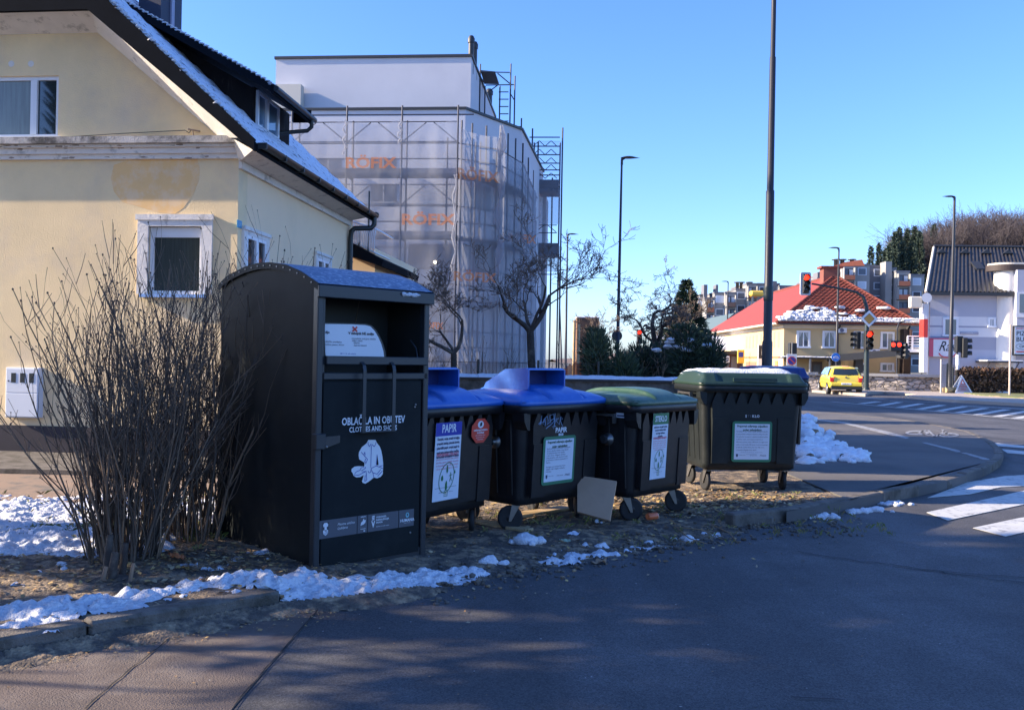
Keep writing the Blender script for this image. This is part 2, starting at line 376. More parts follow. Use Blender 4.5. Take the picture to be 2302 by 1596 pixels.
# bicycle symbol painted on the pavement
mb = MB(); Mz = .1215
def gp(px, py): p = G(px, py, .118); return (p.x, p.y, Mz)
def ringp(c, rx, ry, w):
    vs = []; n = 28
    for k in range(n):
        q = 2 * PI * k / n
        vs += [gp(c[0] + rx * math.cos(q), c[1] + ry * math.sin(q)), gp(c[0] + (rx - w) * math.cos(q), c[1] + (ry - w * .42) * math.sin(q))]
    mb.add(vs, [(2 * k, 2 * k + 1, (2 * k + 3) % (2 * n), (2 * k + 2) % (2 * n)) for k in range(n)], M_worn)
ringp((2062, 973), 27, 5.2, 7); ringp((2132, 978), 24, 5, 7)
def ln(a, b, w=6):
    mb.quad(gp(a[0] - w / 2, a[1]), gp(a[0] + w / 2, a[1]), gp(b[0] + w / 2, b[1]), gp(b[0] - w / 2, b[1]), M_worn)
ln((2064, 973), (2102, 982)); ln((2064, 973), (2085, 966)); ln((2085, 966), (2102, 982)); ln((2085, 966), (2130, 971)); ln((2102, 982), (2124, 969)); ln((2118, 966), (2132, 978)); ln((2108, 965), (2128, 965), 8)
mb.build('bicycle_marking')['kind'] = 'structure'
# hatched island on the main road
mb = MB()
def gq(px, py): p = G(px, py); return (p.x, p.y, .009)
def lq(a, b, w):
    A = Vector(gq(*a)); B = Vector(gq(*b)); t = (B - A).normalized(); n = Vector((-t.y, t.x, 0)) * w / 2
    mb.quad(A - n, B - n, B + n, A + n, M_paint)
lq((1868, 903), (2420, 955), .16); lq((2000, 902), (2420, 912), .16)
for k in range(12):
    f = k / 11; x = 1935 + 480 * f; yb = 909 + (x - 1935) * .0945; yt = 903 + (x - 1935) * .02
    lq((x, yb - 1), (x + 40 + 50 * f, max(yt, yb - 8 - 9 * f)), .28)
lq((1915, 893), (1990, 897), .45); lq((2160, 913), (2330, 921), .35)
mb.build('hatched_marking')['kind'] = 'structure'
# far pavement with pale kerb beyond the road
mb = MB(); FW = gpoly([(1945, 889), (1955, 884.5), (1990, 884), (2060, 889.5), (2035, 893), (2150, 903), (2302, 911), (2700, 928), (2700, 860), (2302, 866), (2120, 868), (1880, 868), (1825, 880)], .05)
mb.prism(FW, .004, .13, mat('far_walk', (.4, .33, .27), .9, .12, 1, bump=.2)); mb.build('far_pavement')['kind'] = 'structure'
# ---- snow (thickness field over the verge)
def snow_field(X, Y):
    k = fbm(X, Y, 2.6, 5, 11); k2 = fbm(X, Y, 9, 3, 31)
    m = np.full(X.shape, -1.)
    dk = poly_dist(X, Y, KERB_L)
    # rolled bank of snow along the left kerb
    cy = np.interp(X, [-6, -2.6, -2.0, -1.5, -1.2], [.3, .42, .38, .3, .3])
    bank = 1 - np.abs(dk - cy) / .27
    bank = np.where((X < -1.05), bank, -1); bank = bank - .48 + (k - .5) * 3.4 + (k2 - .5) * 2.3
    m = np.maximum(m, bank * .9)
    # lawn covered in snow left of the bush
    lawn = sstep(6.1, 6.7, Y + (X + 3) * -.35) * sstep(-2.25, -2.75, X) * (Y < PATH_Y0 + .2)
    m = np.maximum(m, lawn * 1.5 - .75 + (k - .5) * 1.8 + (k2 - .5) * .9 - .9 * np.exp(-(((X + 3.0) / .5) ** 2 + ((Y - 7.3) / .22) ** 2)))
    # bits in front of the container and along the worn edge
    dm = poly_dist(X, Y, EDGE_M)
    fr = np.exp(-(((X + .75) / .75) ** 2 + ((Y - (5.82 + (X + 1.1) * .62)) / .2) ** 2))
    m = np.maximum(m, fr * 1.9 - 1.0 + (k - .5) * 1.5 + (k2 - .5) * 1.3)
    side = np.exp(-(((X + 1.75) / .28) ** 2 + ((Y - 6.5) / .35) ** 2)); m = np.maximum(m, side * 1.1 - .8 + (k - .5) * 1.6 + (k2 - .5) * 1.)
    ed = (1 - dm / .42) * (X > -.6) * (X < 1.9); m = np.maximum(m, ed * .62 - .75 + (k - .5) * 1.4 + (k2 - .5) * 1.9)
    return m
def snow_h(X, Y):
    m = snow_field(X, Y); th = np.clip(m, 0, 1); th = np.sqrt(th) * (.034 * (.6 + .8 * fbm(X, Y, 6, 3, 3)) + .07 * (fbm(X, Y, 12, 3, 8) - .42) + .07 * (fbm(X, Y, 26, 2, 18) - .5)) + np.minimum(m, 0) * .05
    base = np.where(keep_soil(X, Y, 0), soil_h(X, Y), 0.)
    return base + th - .004
gx2 = np.arange(-6.6, 1.9, .015); gy2 = np.arange(4.3, 9.3, .015)
o = heightmesh('snow_cover', gx2, gy2, snow_h, lambda X, Y, Z: (snow_field(X, Y) > -.14) & keep_soil(X, Y, 0), M_snow)
tag(o, 'patchy white snow lying along the kerb and on the lawn', 'snow', kind='stuff')
# shovelled heap on the right pavement: clods of snow and ice
mb = MB(); rr = random.Random(21)
for k in range(330):
    t = rr.random(); px = 1806 + 140 * t ** 1.3; spread = 1 - t * .75; py = 1000 + 30 * t + rr.gauss(0, 14) * spread; p = G(px, min(py, 1040 + 4 * rr.random()), .115)
    hgt = max(0, (.42 * (1 - t) ** 1.2) * math.exp(-((py - 985) / 20.) ** 2)) + .02; z = .115 + hgt * rr.random(); s = rr.uniform(.04, .15) * (1.1 - .5 * t)
    mb.blob((p.x, p.y, z), (s * 1.2, s, s * .75), M_snowd if rr.random() < .93 else M_soil, k, .32, 5)
tag(mb.build('snow_heap'), 'heap of shovelled clumpy snow on the pavement behind the last bin', 'snow heap')
# loose lumps of snow, each its own thing
lumps = [(395, 1377, .045, 'round snowball lying on the asphalt against the kerb', 0), (97, 1421, .026, 'flat little snow lump on the road near the left end of the kerb', 0), (152, 1418, .022, 'small round snow lump right of the flat one below the kerb', 0),
         (1097, 1271, .065, 'biggest loose snow chunk on the bare ground right of the clothing container', 0), (1180, 1220, .075, 'snow mound lying in front of the middle blue bin wheel', .04), (1545, 1215, .045, 'melting snow lump by the twigs in front of the green bins', 0),
         (1458, 1223, .03, 'square snow lump on the gutter left of the twigs', 0), (1757, 1159, .06, 'bright snow lump at the broken kerb end', .02), (1835, 1163, .12, 'long crumbly snow patch in the gutter beside the right kerb', 0), (1940, 1150, .14, 'wide crumbly snow patch in the gutter nearer the zebra crossing', 0), (2005, 1134, .1, 'last crumbly snow patch at the kerb before the zebra crossing', 0)]
for i, (px, py, r_, lab, h0) in enumerate(lumps):
    p = G(px, py, h0); mb = MB(); rr = random.Random(i)
    n = 1 if i in (0, 1, 2, 6) else (5 if i < 7 else 34)
    for k in range(n):
        a = rr.uniform(0, 6.3); d = 0 if k == 0 and n < 9 else r_ * rr.uniform(.2 if n > 9 else .6, 1.7); q = r_ * (1 if k == 0 and n < 9 else rr.uniform(.3, .65) if n < 9 else rr.uniform(.12, .34))
        mb.blob((d * math.cos(a) * (1.3 if n > 9 else 1.6) + (d * math.sin(a) * .5 if n > 9 else 0), d * math.sin(a) * .8, q * .3), (q * 1.25, q, q * .75), M_snow, i * 9 + k, .25, 8)
    o = mb.build('snow_lump'); o.location = p; tag(o, lab, 'snow lump', 'loose snow lumps by the road edge')
# litter / leaves / gravel (uncountable)
mb = MB(); rr = random.Random(11); ML = [mat('leaf_a', (.25, .14, .06), .9), mat('leaf_b', (.36, .22, .1), .9), mat('leaf_c', (.12, .08, .05), .9), mat('leaf_d', (.42, .33, .2), .9), mat('leaf_e', (.5, .34, .13), .9)]  # golden leaf tone added to brighten the sunlit ground under the bins
def leaf(x, y, z, s):
    a = rr.uniform(0, 6.3); t = rr.uniform(-.5, .5); u = Vector((math.cos(a), math.sin(a), t * .6)) * s; v = Vector((-math.sin(a), math.cos(a), rr.uniform(-.4, .6))) * s * rr.uniform(.3, .6)
    c = Vector((x, y, z)); mb.add([c - u, c - v, c + u, c + v], [(0, 1, 2, 3)], rr.choice(ML))
LEAFS = [(-2.5, 6.1, .9, .45, 1900, .022), (-1.9, 6.3, .4, .3, 500, .02), (2.1, 9.5, .8, .4, 1700, .03), (.6, 9.2, 1.0, .5, 900, .026), (1.3, 8.7, .7, .5, 500, .03), (-4.2, 4.95, .8, .18, 500, .018), (.3, 7.6, 1.1, .5, 500, .022), (2.9, 8.75, .6, .16, 500, .02), (-.6, 5.9, .7, .3, 450, .016)]
for cx, cy, sx, sy, n, s in LEAFS:
    for _ in range(n):
        x = rr.gauss(cx, sx); y = rr.gauss(cy, sy)
        if not (-7 < x < 3.5 and 4 < y < 14): continue
        ins = bool(keep_soil(np.array([x]), np.array([y]), 0)[0]); z = soilz(x, y) if ins else .0
        if not ins and rr.random() < .75: continue
        leaf(x, y, z + .012, s * rr.uniform(.5, 1.3))
# gravel-like leaf crumbs on the apron below the kerb
for _ in range(1500):
    t = rr.random(); px = 0 + 760 * t; py = 1462 - 130 * t + abs(rr.gauss(0, 22)) + 4; p = G(px, py); leaf(p.x, p.y, .012, rr.uniform(.005, .014))
tag(mb.build('leaf_litter'), 'brown dry leaves and crumbs scattered on the earth and gutter', 'leaf litter', kind='stuff')
mb = MB(); mb2 = mb
for _ in range(700):
    x = rr.uniform(-.5, 3.2); e = np.interp(x, [p[0] for p in EDGE_M], [p[1] for p in EDGE_M]); y = e + rr.gauss(.1, .25); ins = bool(keep_soil(np.array([x]), np.array([y]), 0)[0]); z = soilz(x, y) if ins else 0
    s = rr.uniform(.006, .02) * (1.6 if rr.random() < .05 else 1); mb.blob((x, y, z + s * .4), (s, s, s * .7), rr.choice([M_kerb, M_soil, M_walk]), rr.randint(0, 999), .3, 3)
tag(mb.build('gravel'), 'loose gravel and grit along the worn road edge', 'gravel', kind='stuff')
mb = MB(); rr = random.Random(9); SP = [mat('pale_speck', (.4, .38, .35), .8), ML[1], mat('dark_speck', (.02, .02, .02), .8)]
for _ in range(420): x = rr.uniform(-2.2, 5); y = rr.uniform(3.9, 9); s = rr.uniform(.003, .008); a = rr.uniform(0, 6); mb.add([(x + s * math.cos(a + q) * rr.uniform(.6, 1.5), y + s * math.sin(a + q), .011) for q in (0, 1.5, 3, 4.5)], [(0, 1, 2, 3)], rr.choice(SP))
tag(mb.build('road_grit'), 'tiny pale and dark grit specks scattered over the asphalt', 'grit', kind='stuff')
# grass tufts
mb = MB(); GM = [mat('grass_a', (.13, .17, .035), .8), mat('grass_b', (.2, .2, .06), .8), mat('grass_c', (.25, .2, .1), .85)]
def tuft(x, y, z, n, h, sp=.05):
    for _ in range(n):
        a = rr.uniform(0, 6.3); d = rr.uniform(0, sp); bx, by = x + d * math.cos(a), y + d * math.sin(a); hh = h * rr.uniform(.5, 1.2); lx, ly = rr.gauss(0, hh * .5), rr.gauss(0, hh * .5)
        mb.add([(bx - .002, by, z), (bx + .002, by, z), (bx + lx * .5, by + ly * .5, z + hh * .7), (bx + lx, by + ly, z + hh * .8)], [(0, 1, 2), (1, 3, 2)], rr.choice(GM))
for _ in range(170): x = rr.gauss(-3.0, .45); y = rr.gauss(7.25, .2); tuft(x, y, soilz(x, y), 16, .05)
for _ in range(130): x = rr.uniform(-.4, 3.4); y = rr.uniform(7.4, 9.9); tuft(x, y, soilz(x, y), 8, .05)
for _ in range(60): x = rr.uniform(-6, -2.6); y = rr.uniform(6.8, 9); tuft(x, y, soilz(x, y), 8, .06)
tag(mb.build('grass'), 'short green and straw coloured grass blades on the verge', 'grass', kind='stuff')
# ================================================================== CLOTHES CONTAINER
M_cont = mat('container_paint', (.0085, .0125, .015), .55, .1, 1.5, bump=.06, bscale=200, spec=.14, col2=(.014, .019, .021), c2=(.5, .7), c2scale=3)
M_contd = mat('container_inside', (.014, .018, .018), .6)
M_contr = mat('container_trim', (.022, .027, .034), .38, .08, 4)
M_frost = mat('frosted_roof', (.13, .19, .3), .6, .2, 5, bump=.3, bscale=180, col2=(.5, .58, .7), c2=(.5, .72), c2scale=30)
M_white = mat('white_print', (.72, .74, .78), .5, .04, 5)
M_black = mat('black_print', (.02, .02, .03), .6)
M_steel = mat('zinc_steel', (.26, .25, .24), .38, .15, 20, metal=.85)
M_redp = mat('red_print', (.62, .06, .05), .5); M_bluep = mat('blue_print', (.02, .035, .3), .5); M_greenp = mat('green_print', (.03, .2, .1), .5)
cl, cyaw, CW, CD, CH = (-1.3428, 6.128, .045), .766, .968, 1.45, 1.935
FC = Fr(cl, cyaw); ct = thing('clothing_container', 'tall dark grey steel clothes collection container with arched frosted roof and open hatch', 'clothing bank', cl, cyaw)
def z4(x, y): return 475 + .4524 * x, 570 + .4524 * y
def f4(x, y, d=0.): return FC.onf(*z4(x, y), d)
ox0 = f4(566, 400)[0]; ox1 = f4(1070, 400)[0]; oz1 = f4(800, 172)[1]; oz0 = f4(800, 592)[1]
CH = 1.985
def arch(y): return float(np.interp(y, [-.04, 0, .19, .42, .65, .83, 1.03, 1.31, 1.45, 1.5], [1.985, 2.0, 2.08, 2.145, 2.175, 2.18, 2.165, 2.115, 2.06, 2.03]))
mb = MB()
# side walls with arched top
prof = [(0, 0)] + [(CD, 0)] + [(CD * (1 - k / 16), arch(CD * (1 - k / 16)) - .015) for k in range(17)]
mb.yz(prof, 0, .03, M_cont); mb.yz(prof, CW - .03, CW, M_cont)
mb.box(.03, CW - .03, CD - .03, CD, 0, CH - .02, M_cont); mb.box(.03, CW - .03, .03, CD - .03, .0, .03, M_contd)
mb.box(.03, CW - .03, .012, .04, .03, oz0 - .05, M_cont)                 # backing of the door
mb.box(.03, ox0, .004, .04, oz0 - .05, CH - .03, M_contr); mb.box(ox1, CW - .03, .004, .04, oz0 - .05, CH - .03, M_contr)
mb.box(0.03, CW - .03, .004, .04, oz1, CH - .02, M_contr); mb.rbox(ox0 - .01, ox1 + .01, -.012, .04, oz0 - .05, oz0, M_contr, .006)
# front corner posts
mb.rbox(-.006, .042, -.012, .05, -.03, CH - .01, M_contr, .006); mb.rbox(CW - .042, CW + .006, -.012, .05, -.03, CH - .01, M_contr, .006)
mb.box(0, CW, 0, .02, -.03, .06, M_contr)
# hatch box behind the opening
mb.box(.032, CW - .032, .46, .48, oz0 - .1, CH - .04, M_contd); mb.box(.032, CW - .032, .04, .46, oz0 - .06, oz0 - .04, M_contd)
mb.box(.032, .045, .04, .46, oz0 - .04, CH - .06, M_contd); mb.box(CW - .045, CW - .032, .04, .46, oz0 - .04, CH - .06, M_contd)
mb.box(.045, CW - .045, .04, .46, CH - .06, CH - .045, M_contd)
for lx in (.08, CW - .12):
    for ly in (.08, CD - .12): mb.box(lx, lx + .05, ly, ly + .05, -.12, 0, M_contd)
mb.build('body', ct)
mb = MB()
def roof(u, v): y = -.035 + (CD + .05) * v; return (-.02 + (CW + .04) * u, y, arch(y) + .008)
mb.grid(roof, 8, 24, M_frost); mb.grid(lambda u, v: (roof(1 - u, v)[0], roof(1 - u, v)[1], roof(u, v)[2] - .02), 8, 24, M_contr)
mb.rbox(-.022, CW + .022, -.05, -.02, CH - .105 + .02, CH + .0, M_contr, .005)
for sx in (-.022, CW + .012):
    for k in range(24):
        y0 = -.035 + (CD + .05) * k / 24; y1 = -.035 + (CD + .05) * (k + 1) / 24; a = arch(y0); b = arch(y1)
        mb.yz([(y0, a - .04), (y1, b - .04), (y1, b + .008), (y0, a + .008)], sx, sx + .01, M_cont)
for k in range(15):
    y = .05 + k * (CD - .1) / 14; mb.lathe([(.007, 0), (.005, .004)], 6, M_steel, T(-.024, y, arch(y) - .016) @ Matrix.Rotation(-PI / 2, 4, 'Y'))
mb.build('roof', ct)
# door
mb = MB(); dx0, dx1 = .052, CW - .058; dz0 = .03; dz1 = oz0 - .062
mb.rbox(dx0, dx1, -.006, .012, dz0, dz1, M_cont, .004); dr = mb.build('door', ct)
for (x, z) in [f4(1012, 750), f4(1008, 762), f4(985, 1385)]: mb = MB(); mb.lathe([(.009, 0), (.008, .006), (.004, .008)], 8, M_steel, T(x, -.006, z) @ Matrix.Rotation(PI / 2, 4, 'X')); mb.build('lock', dr)
mb = MB(); a = f4(505, 895); b = f4(553, 970); mb.rbox(-.02, b[0], -.045, .02, b[1], a[1], M_contr, .005)
a = f4(553, 908); b = f4(635, 945); mb.add([(a[0], -.04, a[1]), (a[0], -.04, b[1] - .02), (b[0], -.012, b[1] + .01), (b[0], -.012, a[1]), (a[0], -.006, a[1]), (a[0], -.006, b[1] - .02), (b[0], -.006, b[1] + .01), (b[0], -.006, a[1])], [(0, 1, 2, 3), (0, 4, 5, 1), (3, 2, 6, 7), (0, 3, 7, 4), (1, 5, 6, 2)], M_contr)
mb.lathe([(.01, 0), (.009, .006), (.003, .008)], 8, M_steel, T(b[0] - .13, -.045, f4(548, 958)[1]) @ Matrix.Rotation(PI / 2, 4, 'X')); mb.build('latch', ct)
# lip bar
mb = MB(); a = f4(556, 514, -.02); b = f4(1056, 548, -.02); zc = f4(800, 531)[1]; mb.rbox(ox0 - .0, ox1 - .006, -.03, .02, zc - .032, zc + .028, M_contr, .005)
mb.tube([(f4(1040, 540)[0], .03, zc), (f4(1040, 540)[0], .06, f4(1038, 470)[1]), (f4(1040, 540)[0] - .01, .12, f4(1038, 430)[1])], .007, 6, M_contr); mb.build('hatch_lip', ct)
# white curved label plate on the drum
mb = MB(); D = .05
P = [f4(x, y, D) for x, y in [(556, 350), (700, 352), (765, 356), (790, 362), (812, 385), (830, 415), (845, 450), (855, 485), (859, 515), (568, 508), (564, 400)]]
Po = [f4(x, y, D) for x, y in [(556, 343), (768, 349), (798, 357), (822, 382), (840, 413), (856, 449), (866, 485), (870, 517), (568, 512)]]
mb.xz(Po, D + .004, D + .02, M_contr); mb.xz(P, D, D + .003, M_white)
def dtext(s, zx, zy, size, m, D=D - .003, al='LEFT', bold=0.): x, z = f4(zx, zy, D); mb.text(s, size, m, face(x, D, z), al, bold=bold)
dtext('V zabojnik NE sodijo', 682, 401, .026, M_black, bold=.0008); dtext('onesnažena, raztrgana oblačila', 697, 425, .017, M_black); dtext('vlažen tekstil', 700, 436, .017, M_black); dtext('- blazine', 704, 447, .017, M_black); dtext('- športni rekviziti', 704, 459, .017, M_black)
dtext('oblačila, posteljnina', 566, 441, .017, M_black); dtext('torbice, pasovi, obutev', 566, 455, .017, M_black); dtext('dijo', 566, 396, .024, M_black, bold=.0008); dtext('080 11 10  info oblačila', 640, 500, .014, M_bluep)
x, z = f4(712, 376, D)
for s in (1, -1): mb.box(-.026, .026, -.0045, -.0035, -.006, .006, M_redp, M=T(x, D, z) @ Matrix.Rotation(s * .7, 4, 'Y'))
mb.build('hatch_label', ct)
# handle bars in front of the door
mb = MB()
hz0 = f4(840, 884, -.08)[1]; hz1 = f4(840, 580, -.08)[1]
for hx in (f4(766, 700, -.08)[0], f4(913, 700, -.08)[0]):
    pts = [(hx, -.07, hz0), (hx, -.07, hz1), (hx, -.06, hz1 + .035), (hx, -.03, hz1 + .06), (hx, .03, hz1 + .075)]
    for a, b in zip(pts[:-1], pts[1:]):
        A = Vector(a); B = Vector(b); t = (B - A).normalized(); n = Vector((1, 0, 0)); q = t.cross(n); w = .014
        vs = [A - n * w, A + n * w, B + n * w, B - n * w]; vs += [v + q * .008 for v in vs]
        mb.add(vs, [(0, 1, 2, 3), (7, 6, 5, 4), (0, 3, 7, 4), (1, 5, 6, 2)], M_contr)
mb.box(f4(750, 700, -.08)[0], f4(925, 700, -.08)[0], -.074, -.004, hz0 - .004, hz0, M_contr); mb.build('handle', ct)
# lettering and pictogram
mb = MB(); D = -.0075
def fx(px_, py_): return f4(px_, py_, D)
x0, z0 = fx(648, 853); x1, _ = fx(962, 853)
mb.text('OBLAČILA IN OBUTEV', .074, M_white, face(x0, D, z0), 'LEFT', stretch=1.0, bold=.0018)
me_w = max(v[0] for v in mb.v) - x0; k = (x1 - x0) / me_w; mb.v = [(x0 + (v[0] - x0) * k, v[1], v[2]) for v in mb.v]
n0 = len(mb.v); x0, z0 = fx(685, 888); x1, _ = fx(922, 888); mb.text('CLOTHES AND SHOES', .052, M_white, face(x0, D, z0), 'LEFT', bold=.0012)
me_w = max(v[0] for v in mb.v[n0:]) - x0; k = (x1 - x0) / me_w; mb.v[n0:] = [(x0 + (v[0] - x0) * k, v[1], v[2]) for v in mb.v[n0:]]
mb.build('lettering', ct)
mb = MB()
def z6(x, y): return (740 + x * .19417) * .95, (980 + y * .19417) * .95        # zoomed picture of the door
def q6(x, y, d=D): return FC.onf(*z6(x, y), d)
shirt = [(680, 312), (765, 312), (780, 345), (815, 390), (835, 440), (850, 520), (858, 600), (858, 655), (855, 700), (855, 725), (830, 760), (785, 780), (745, 770), (715, 795), (675, 825), (640, 845), (610, 835), (600, 815), (615, 770), (622, 740), (580, 765), (530, 768), (497, 748), (490, 722), (472, 695), (475, 665), (510, 638), (560, 632), (628, 636), (632, 590), (600, 570), (567, 548), (560, 500), (565, 460), (600, 400), (640, 368), (660, 350)]
mb.xz([q6(*p) for p in shirt], D, D + .001, M_white)
def l6(pts, w=.0022, m=None):
    P = [q6(*p, D - .001) for p in pts]
    for a, b in zip(P[:-1], P[1:]):
        A = Vector((a[0], D - .0012, a[1])); B = Vector((b[0], D - .0012, b[1])); t = (B - A).normalized(); n = Vector((-t.z, 0, t.x)) * w
        mb.quad(A - n, B - n, B + n, A + n, m or M_bluep)
for L_ in [[(715, 375), (708, 648)], [(680, 340), (672, 355), (690, 395), (712, 360)], [(765, 340), (772, 355), (750, 395), (722, 365)], [(590, 460), (625, 500), (668, 548), (652, 590), (632, 582), (648, 540)], [(625, 490), (635, 460), (640, 500)], [(640, 605), (652, 592)], [(785, 490), (775, 620)], [(815, 632), (852, 625)], [(710, 660), (775, 628), (855, 660)], [(710, 660), (735, 720), (745, 770)], [(735, 712), (785, 728), (830, 670)], [(790, 755), (850, 690)], [(510, 730), (530, 700), (580, 680), (590, 650), (628, 645)], [(590, 690), (645, 655), (640, 640)], [(500, 745), (560, 742), (640, 700)], [(648, 690), (655, 730), (660, 800), (635, 815), (640, 740)], [(672, 690), (690, 715), (712, 700), (705, 680)], [(600, 700), (655, 695)]]: l6(L_)
mb.quad(*[(q6(*p, D - .001)[0], D - .001, q6(*p, D - .001)[1]) for p in [(783, 500), (778, 620), (803, 618), (790, 510)]], M_cont)
mb.build('pictogram', ct)
# strip of logos
mb = MB(); M_strip = mat('logo_strip', (.085, .09, .11), .5); DS = -.0065
for a, b in [((78, 1290), (545, 1480)), ((553, 1250), (668, 1460)), ((680, 1240), (1048, 1430)), ((1056, 1210), (1240, 1410))]:
    pass
sx = [q6(80, 1400)[0], q6(545, 1380)[0], q6(672, 1370)[0], q6(1050, 1330)[0], q6(1238, 1300)[0]]; sz1 = q6(300, 1272)[1]; sz0 = q6(300, 1490)[1]
for a, b in zip(sx[:-1], sx[1:]): mb.box(a, b - .006, DS - .002, DS + .001, sz0, sz1, M_strip)
hS = sz1 - sz0; y = DS - .003
def st(s, fxx, fz, size, m=M_white, al='LEFT', sh=0., bold=.0): mb.text(s, size, m, face(fxx, y, sz0 + hS * fz), al, shear=sh, bold=bold)
# town arms: tower on a shield
c = q6(155, 1395)[0]
mb.xz([(c - .028, sz0 + hS * .9), (c + .028, sz0 + hS * .9), (c + .028, sz0 + hS * .35), (c, sz0 + hS * .1), (c - .028, sz0 + hS * .35)], y, y + .001, mat('shield', (.05, .055, .07), .5))
for P in [[(-.02, .3), (.02, .3), (.018, .42), (0, .14), (-.018, .3)], [(-.02, .28), (.02, .28), (0, .14)], [(-.02, .3), (-.02, .46), (-.008, .46), (-.008, .4), (.008, .4), (.008, .46), (.02, .46), (.02, .3)], [(-.009, .46), (-.009, .66), (.009, .66), (.009, .46)], [(-.018, .64), (-.02, .76), (-.01, .86), (.01, .86), (.02, .76), (.018, .64)]]:
    mb.xz([(c + a, sz0 + hS * b) for a, b in P], y - .001, y, M_white)
st('Mestna občina', q6(300, 1330)[0], .62, .024, sh=.3); st('Ljubljana', q6(300, 1330)[0], .4, .024, sh=.3)
c = q6(612, 1340)[0]
st('LJUBLJANA', c, .9, .0085, al='CENTER', bold=.0004)
mb.xz([(c - .022, sz0 + hS * .42), (c - .018, sz0 + hS * .6), (c - .004, sz0 + hS * .68), (c + .004, sz0 + hS * .82), (c + .008, sz0 + hS * .72), (c + .022, sz0 + hS * .72), (c + .018, sz0 + hS * .58), (c + .004, sz0 + hS * .48), (c - .012, sz0 + hS * .46)], y - .001, y, M_white)
st('. . . . .', c, .33, .02, al='CENTER'); mb.box(c - .022, c + .022, y - .001, y, sz0 + hS * .22, sz0 + hS * .245, M_white); mb.box(c + .004, c + .018, y - .001, y, sz0 + hS * .08, sz0 + hS * .14, M_white)
c = q6(735, 1320)[0]
mb.xz([(c - .017, sz0 + hS * .62), (c, sz0 + hS * .2), (c + .017, sz0 + hS * .62), (c + .008, sz0 + hS * .6), (c, sz0 + hS * .42), (c - .008, sz0 + hS * .6)], y - .001, y, M_white)
for k in range(3): mb.xz([(c - .012, sz0 + hS * (.64 + .09 * k)), (c + .012, sz0 + hS * (.67 + .09 * k)), (c + .01, sz0 + hS * (.73 + .09 * k)), (c - .01, sz0 + hS * (.7 + .09 * k))], y - .001, y, M_white)
xx = q6(772, 1320)[0]; st('VODOVOD', xx, .74, .017, bold=.0006); st('KANALIZACIJA', xx, .59, .017, bold=.0006); st('SNAGA', xx, .44, .017, bold=.0006); st('skrbimo za naše mesto', xx, .22, .0125)
c = q6(1150, 1300)[0]
vs = []; n = 20
for k in range(n): q = 2 * PI * k / n; vs += [(c + .016 * math.cos(q), y - .001, sz0 + hS * .68 + .019 * math.sin(q)), (c + .008 * math.cos(q), y - .001, sz0 + hS * .7 + .01 * math.sin(q))]
mb.add(vs, [(2 * k, 2 * k + 1, (2 * k + 3) % (2 * n), (2 * k + 2) % (2 * n)) for k in range(n)], mat('teal_print', (.2, .5, .55), .5))
st('HUMANA', c, .3, .03, al='CENTER', bold=.001); st('people to people', c, .2, .0085, al='CENTER')
mb.build('logo_strip', ct)
# snow scraps on the container roof
mb = MB(); x, z = f4(985, 204, -.05); 
for k in range(5): mb.blob((x - .05 + .028 * k, -.052, z - .004 * (k % 2)), (.03, .014, .012), M_snow, k, .35, 6)
o = mb.build('snow_scrap'); o.matrix_world = FC.M; tag(o, 'scrap of snow stuck on the front edge of the clothes container roof', 'snow scrap')
mb = MB()
for k in range(9): mb.blob((.32 + .05 * k, CD - .06 + .02 * math.sin(k), arch(CD - .1) + .02), (.05, .07, .022), M_snow, k + 20, .3, 6)
o = mb.build('snow_remnant'); o.matrix_world = FC.M; tag(o, 'thin melting snow remnant on the rear of the clothes container roof', 'snow remnant')

# ================================================================== WHEELED BINS
M_bin = mat('bin_plastic', (.014, .013, .0145), .38, .12, 3, bump=.08, bscale=240, spec=.36, col2=(.024, .022, .022), c2=(.5, .75), c2scale=6)
M_bin4 = mat('bin_plastic_green', (.014, .0175, .0185), .45, .14, 3, bump=.08, bscale=240, spec=.3, col2=(.024, .028, .027), c2=(.5, .75), c2scale=4)
M_blue = mat('blue_lid', (.02, .115, .45), .33, .1, 3, bump=.05, bscale=200, col2=(.06, .2, .62), c2=(.5, .75), c2scale=5)
M_green = mat('green_lid', (.045, .1, .06), .38, .2, 4, bump=.1, bscale=90, col2=(.12, .17, .1), c2=(.5, .72), c2scale=7)
M_green4 = mat('pale_green_lid', (.018, .042, .03), .45, .15, 4, bump=.1, bscale=90, col2=(.03, .06, .042), c2=(.5, .7), c2scale=6)
M_rub = mat('rubber', (.016, .016, .018), .7, .2, 20); M_dark = mat('dark_gap', (.008, .008, .01), .8)
def rrect(wx, wy, r, cy=0., n=5):
    P = []
    for sx, sy, a0 in ((1, -1, -PI / 2), (1, 1, 0), (-1, 1, PI / 2), (-1, -1, PI)):
        for k in range(n): q = a0 + PI / 2 * k / (n - 1); P.append((sx * (wx / 2 - r) + r * math.cos(q), cy + sy * (wy / 2 - r) + r * math.sin(q)))
    return P
def loft(mb, rings, m, smooth=True, cap0=True, cap1=True):
    n = len(rings[0][0]); vs = []
    for P, z in rings: vs += [(p[0], p[1], z) for p in P]
    fs = [(i * n + j, i * n + (j + 1) % n, (i + 1) * n + (j + 1) % n, (i + 1) * n + j) for i in range(len(rings) - 1) for j in range(n)]
    mb.add(vs, fs, m, smooth)
    if cap0: mb.add([(p[0], p[1], rings[0][1]) for p in rings[0][0]][::-1], [tuple(range(n))], m)
    if cap1: mb.add([(p[0], p[1], rings[-1][1]) for p in rings[-1][0]], [tuple(range(n))], m)
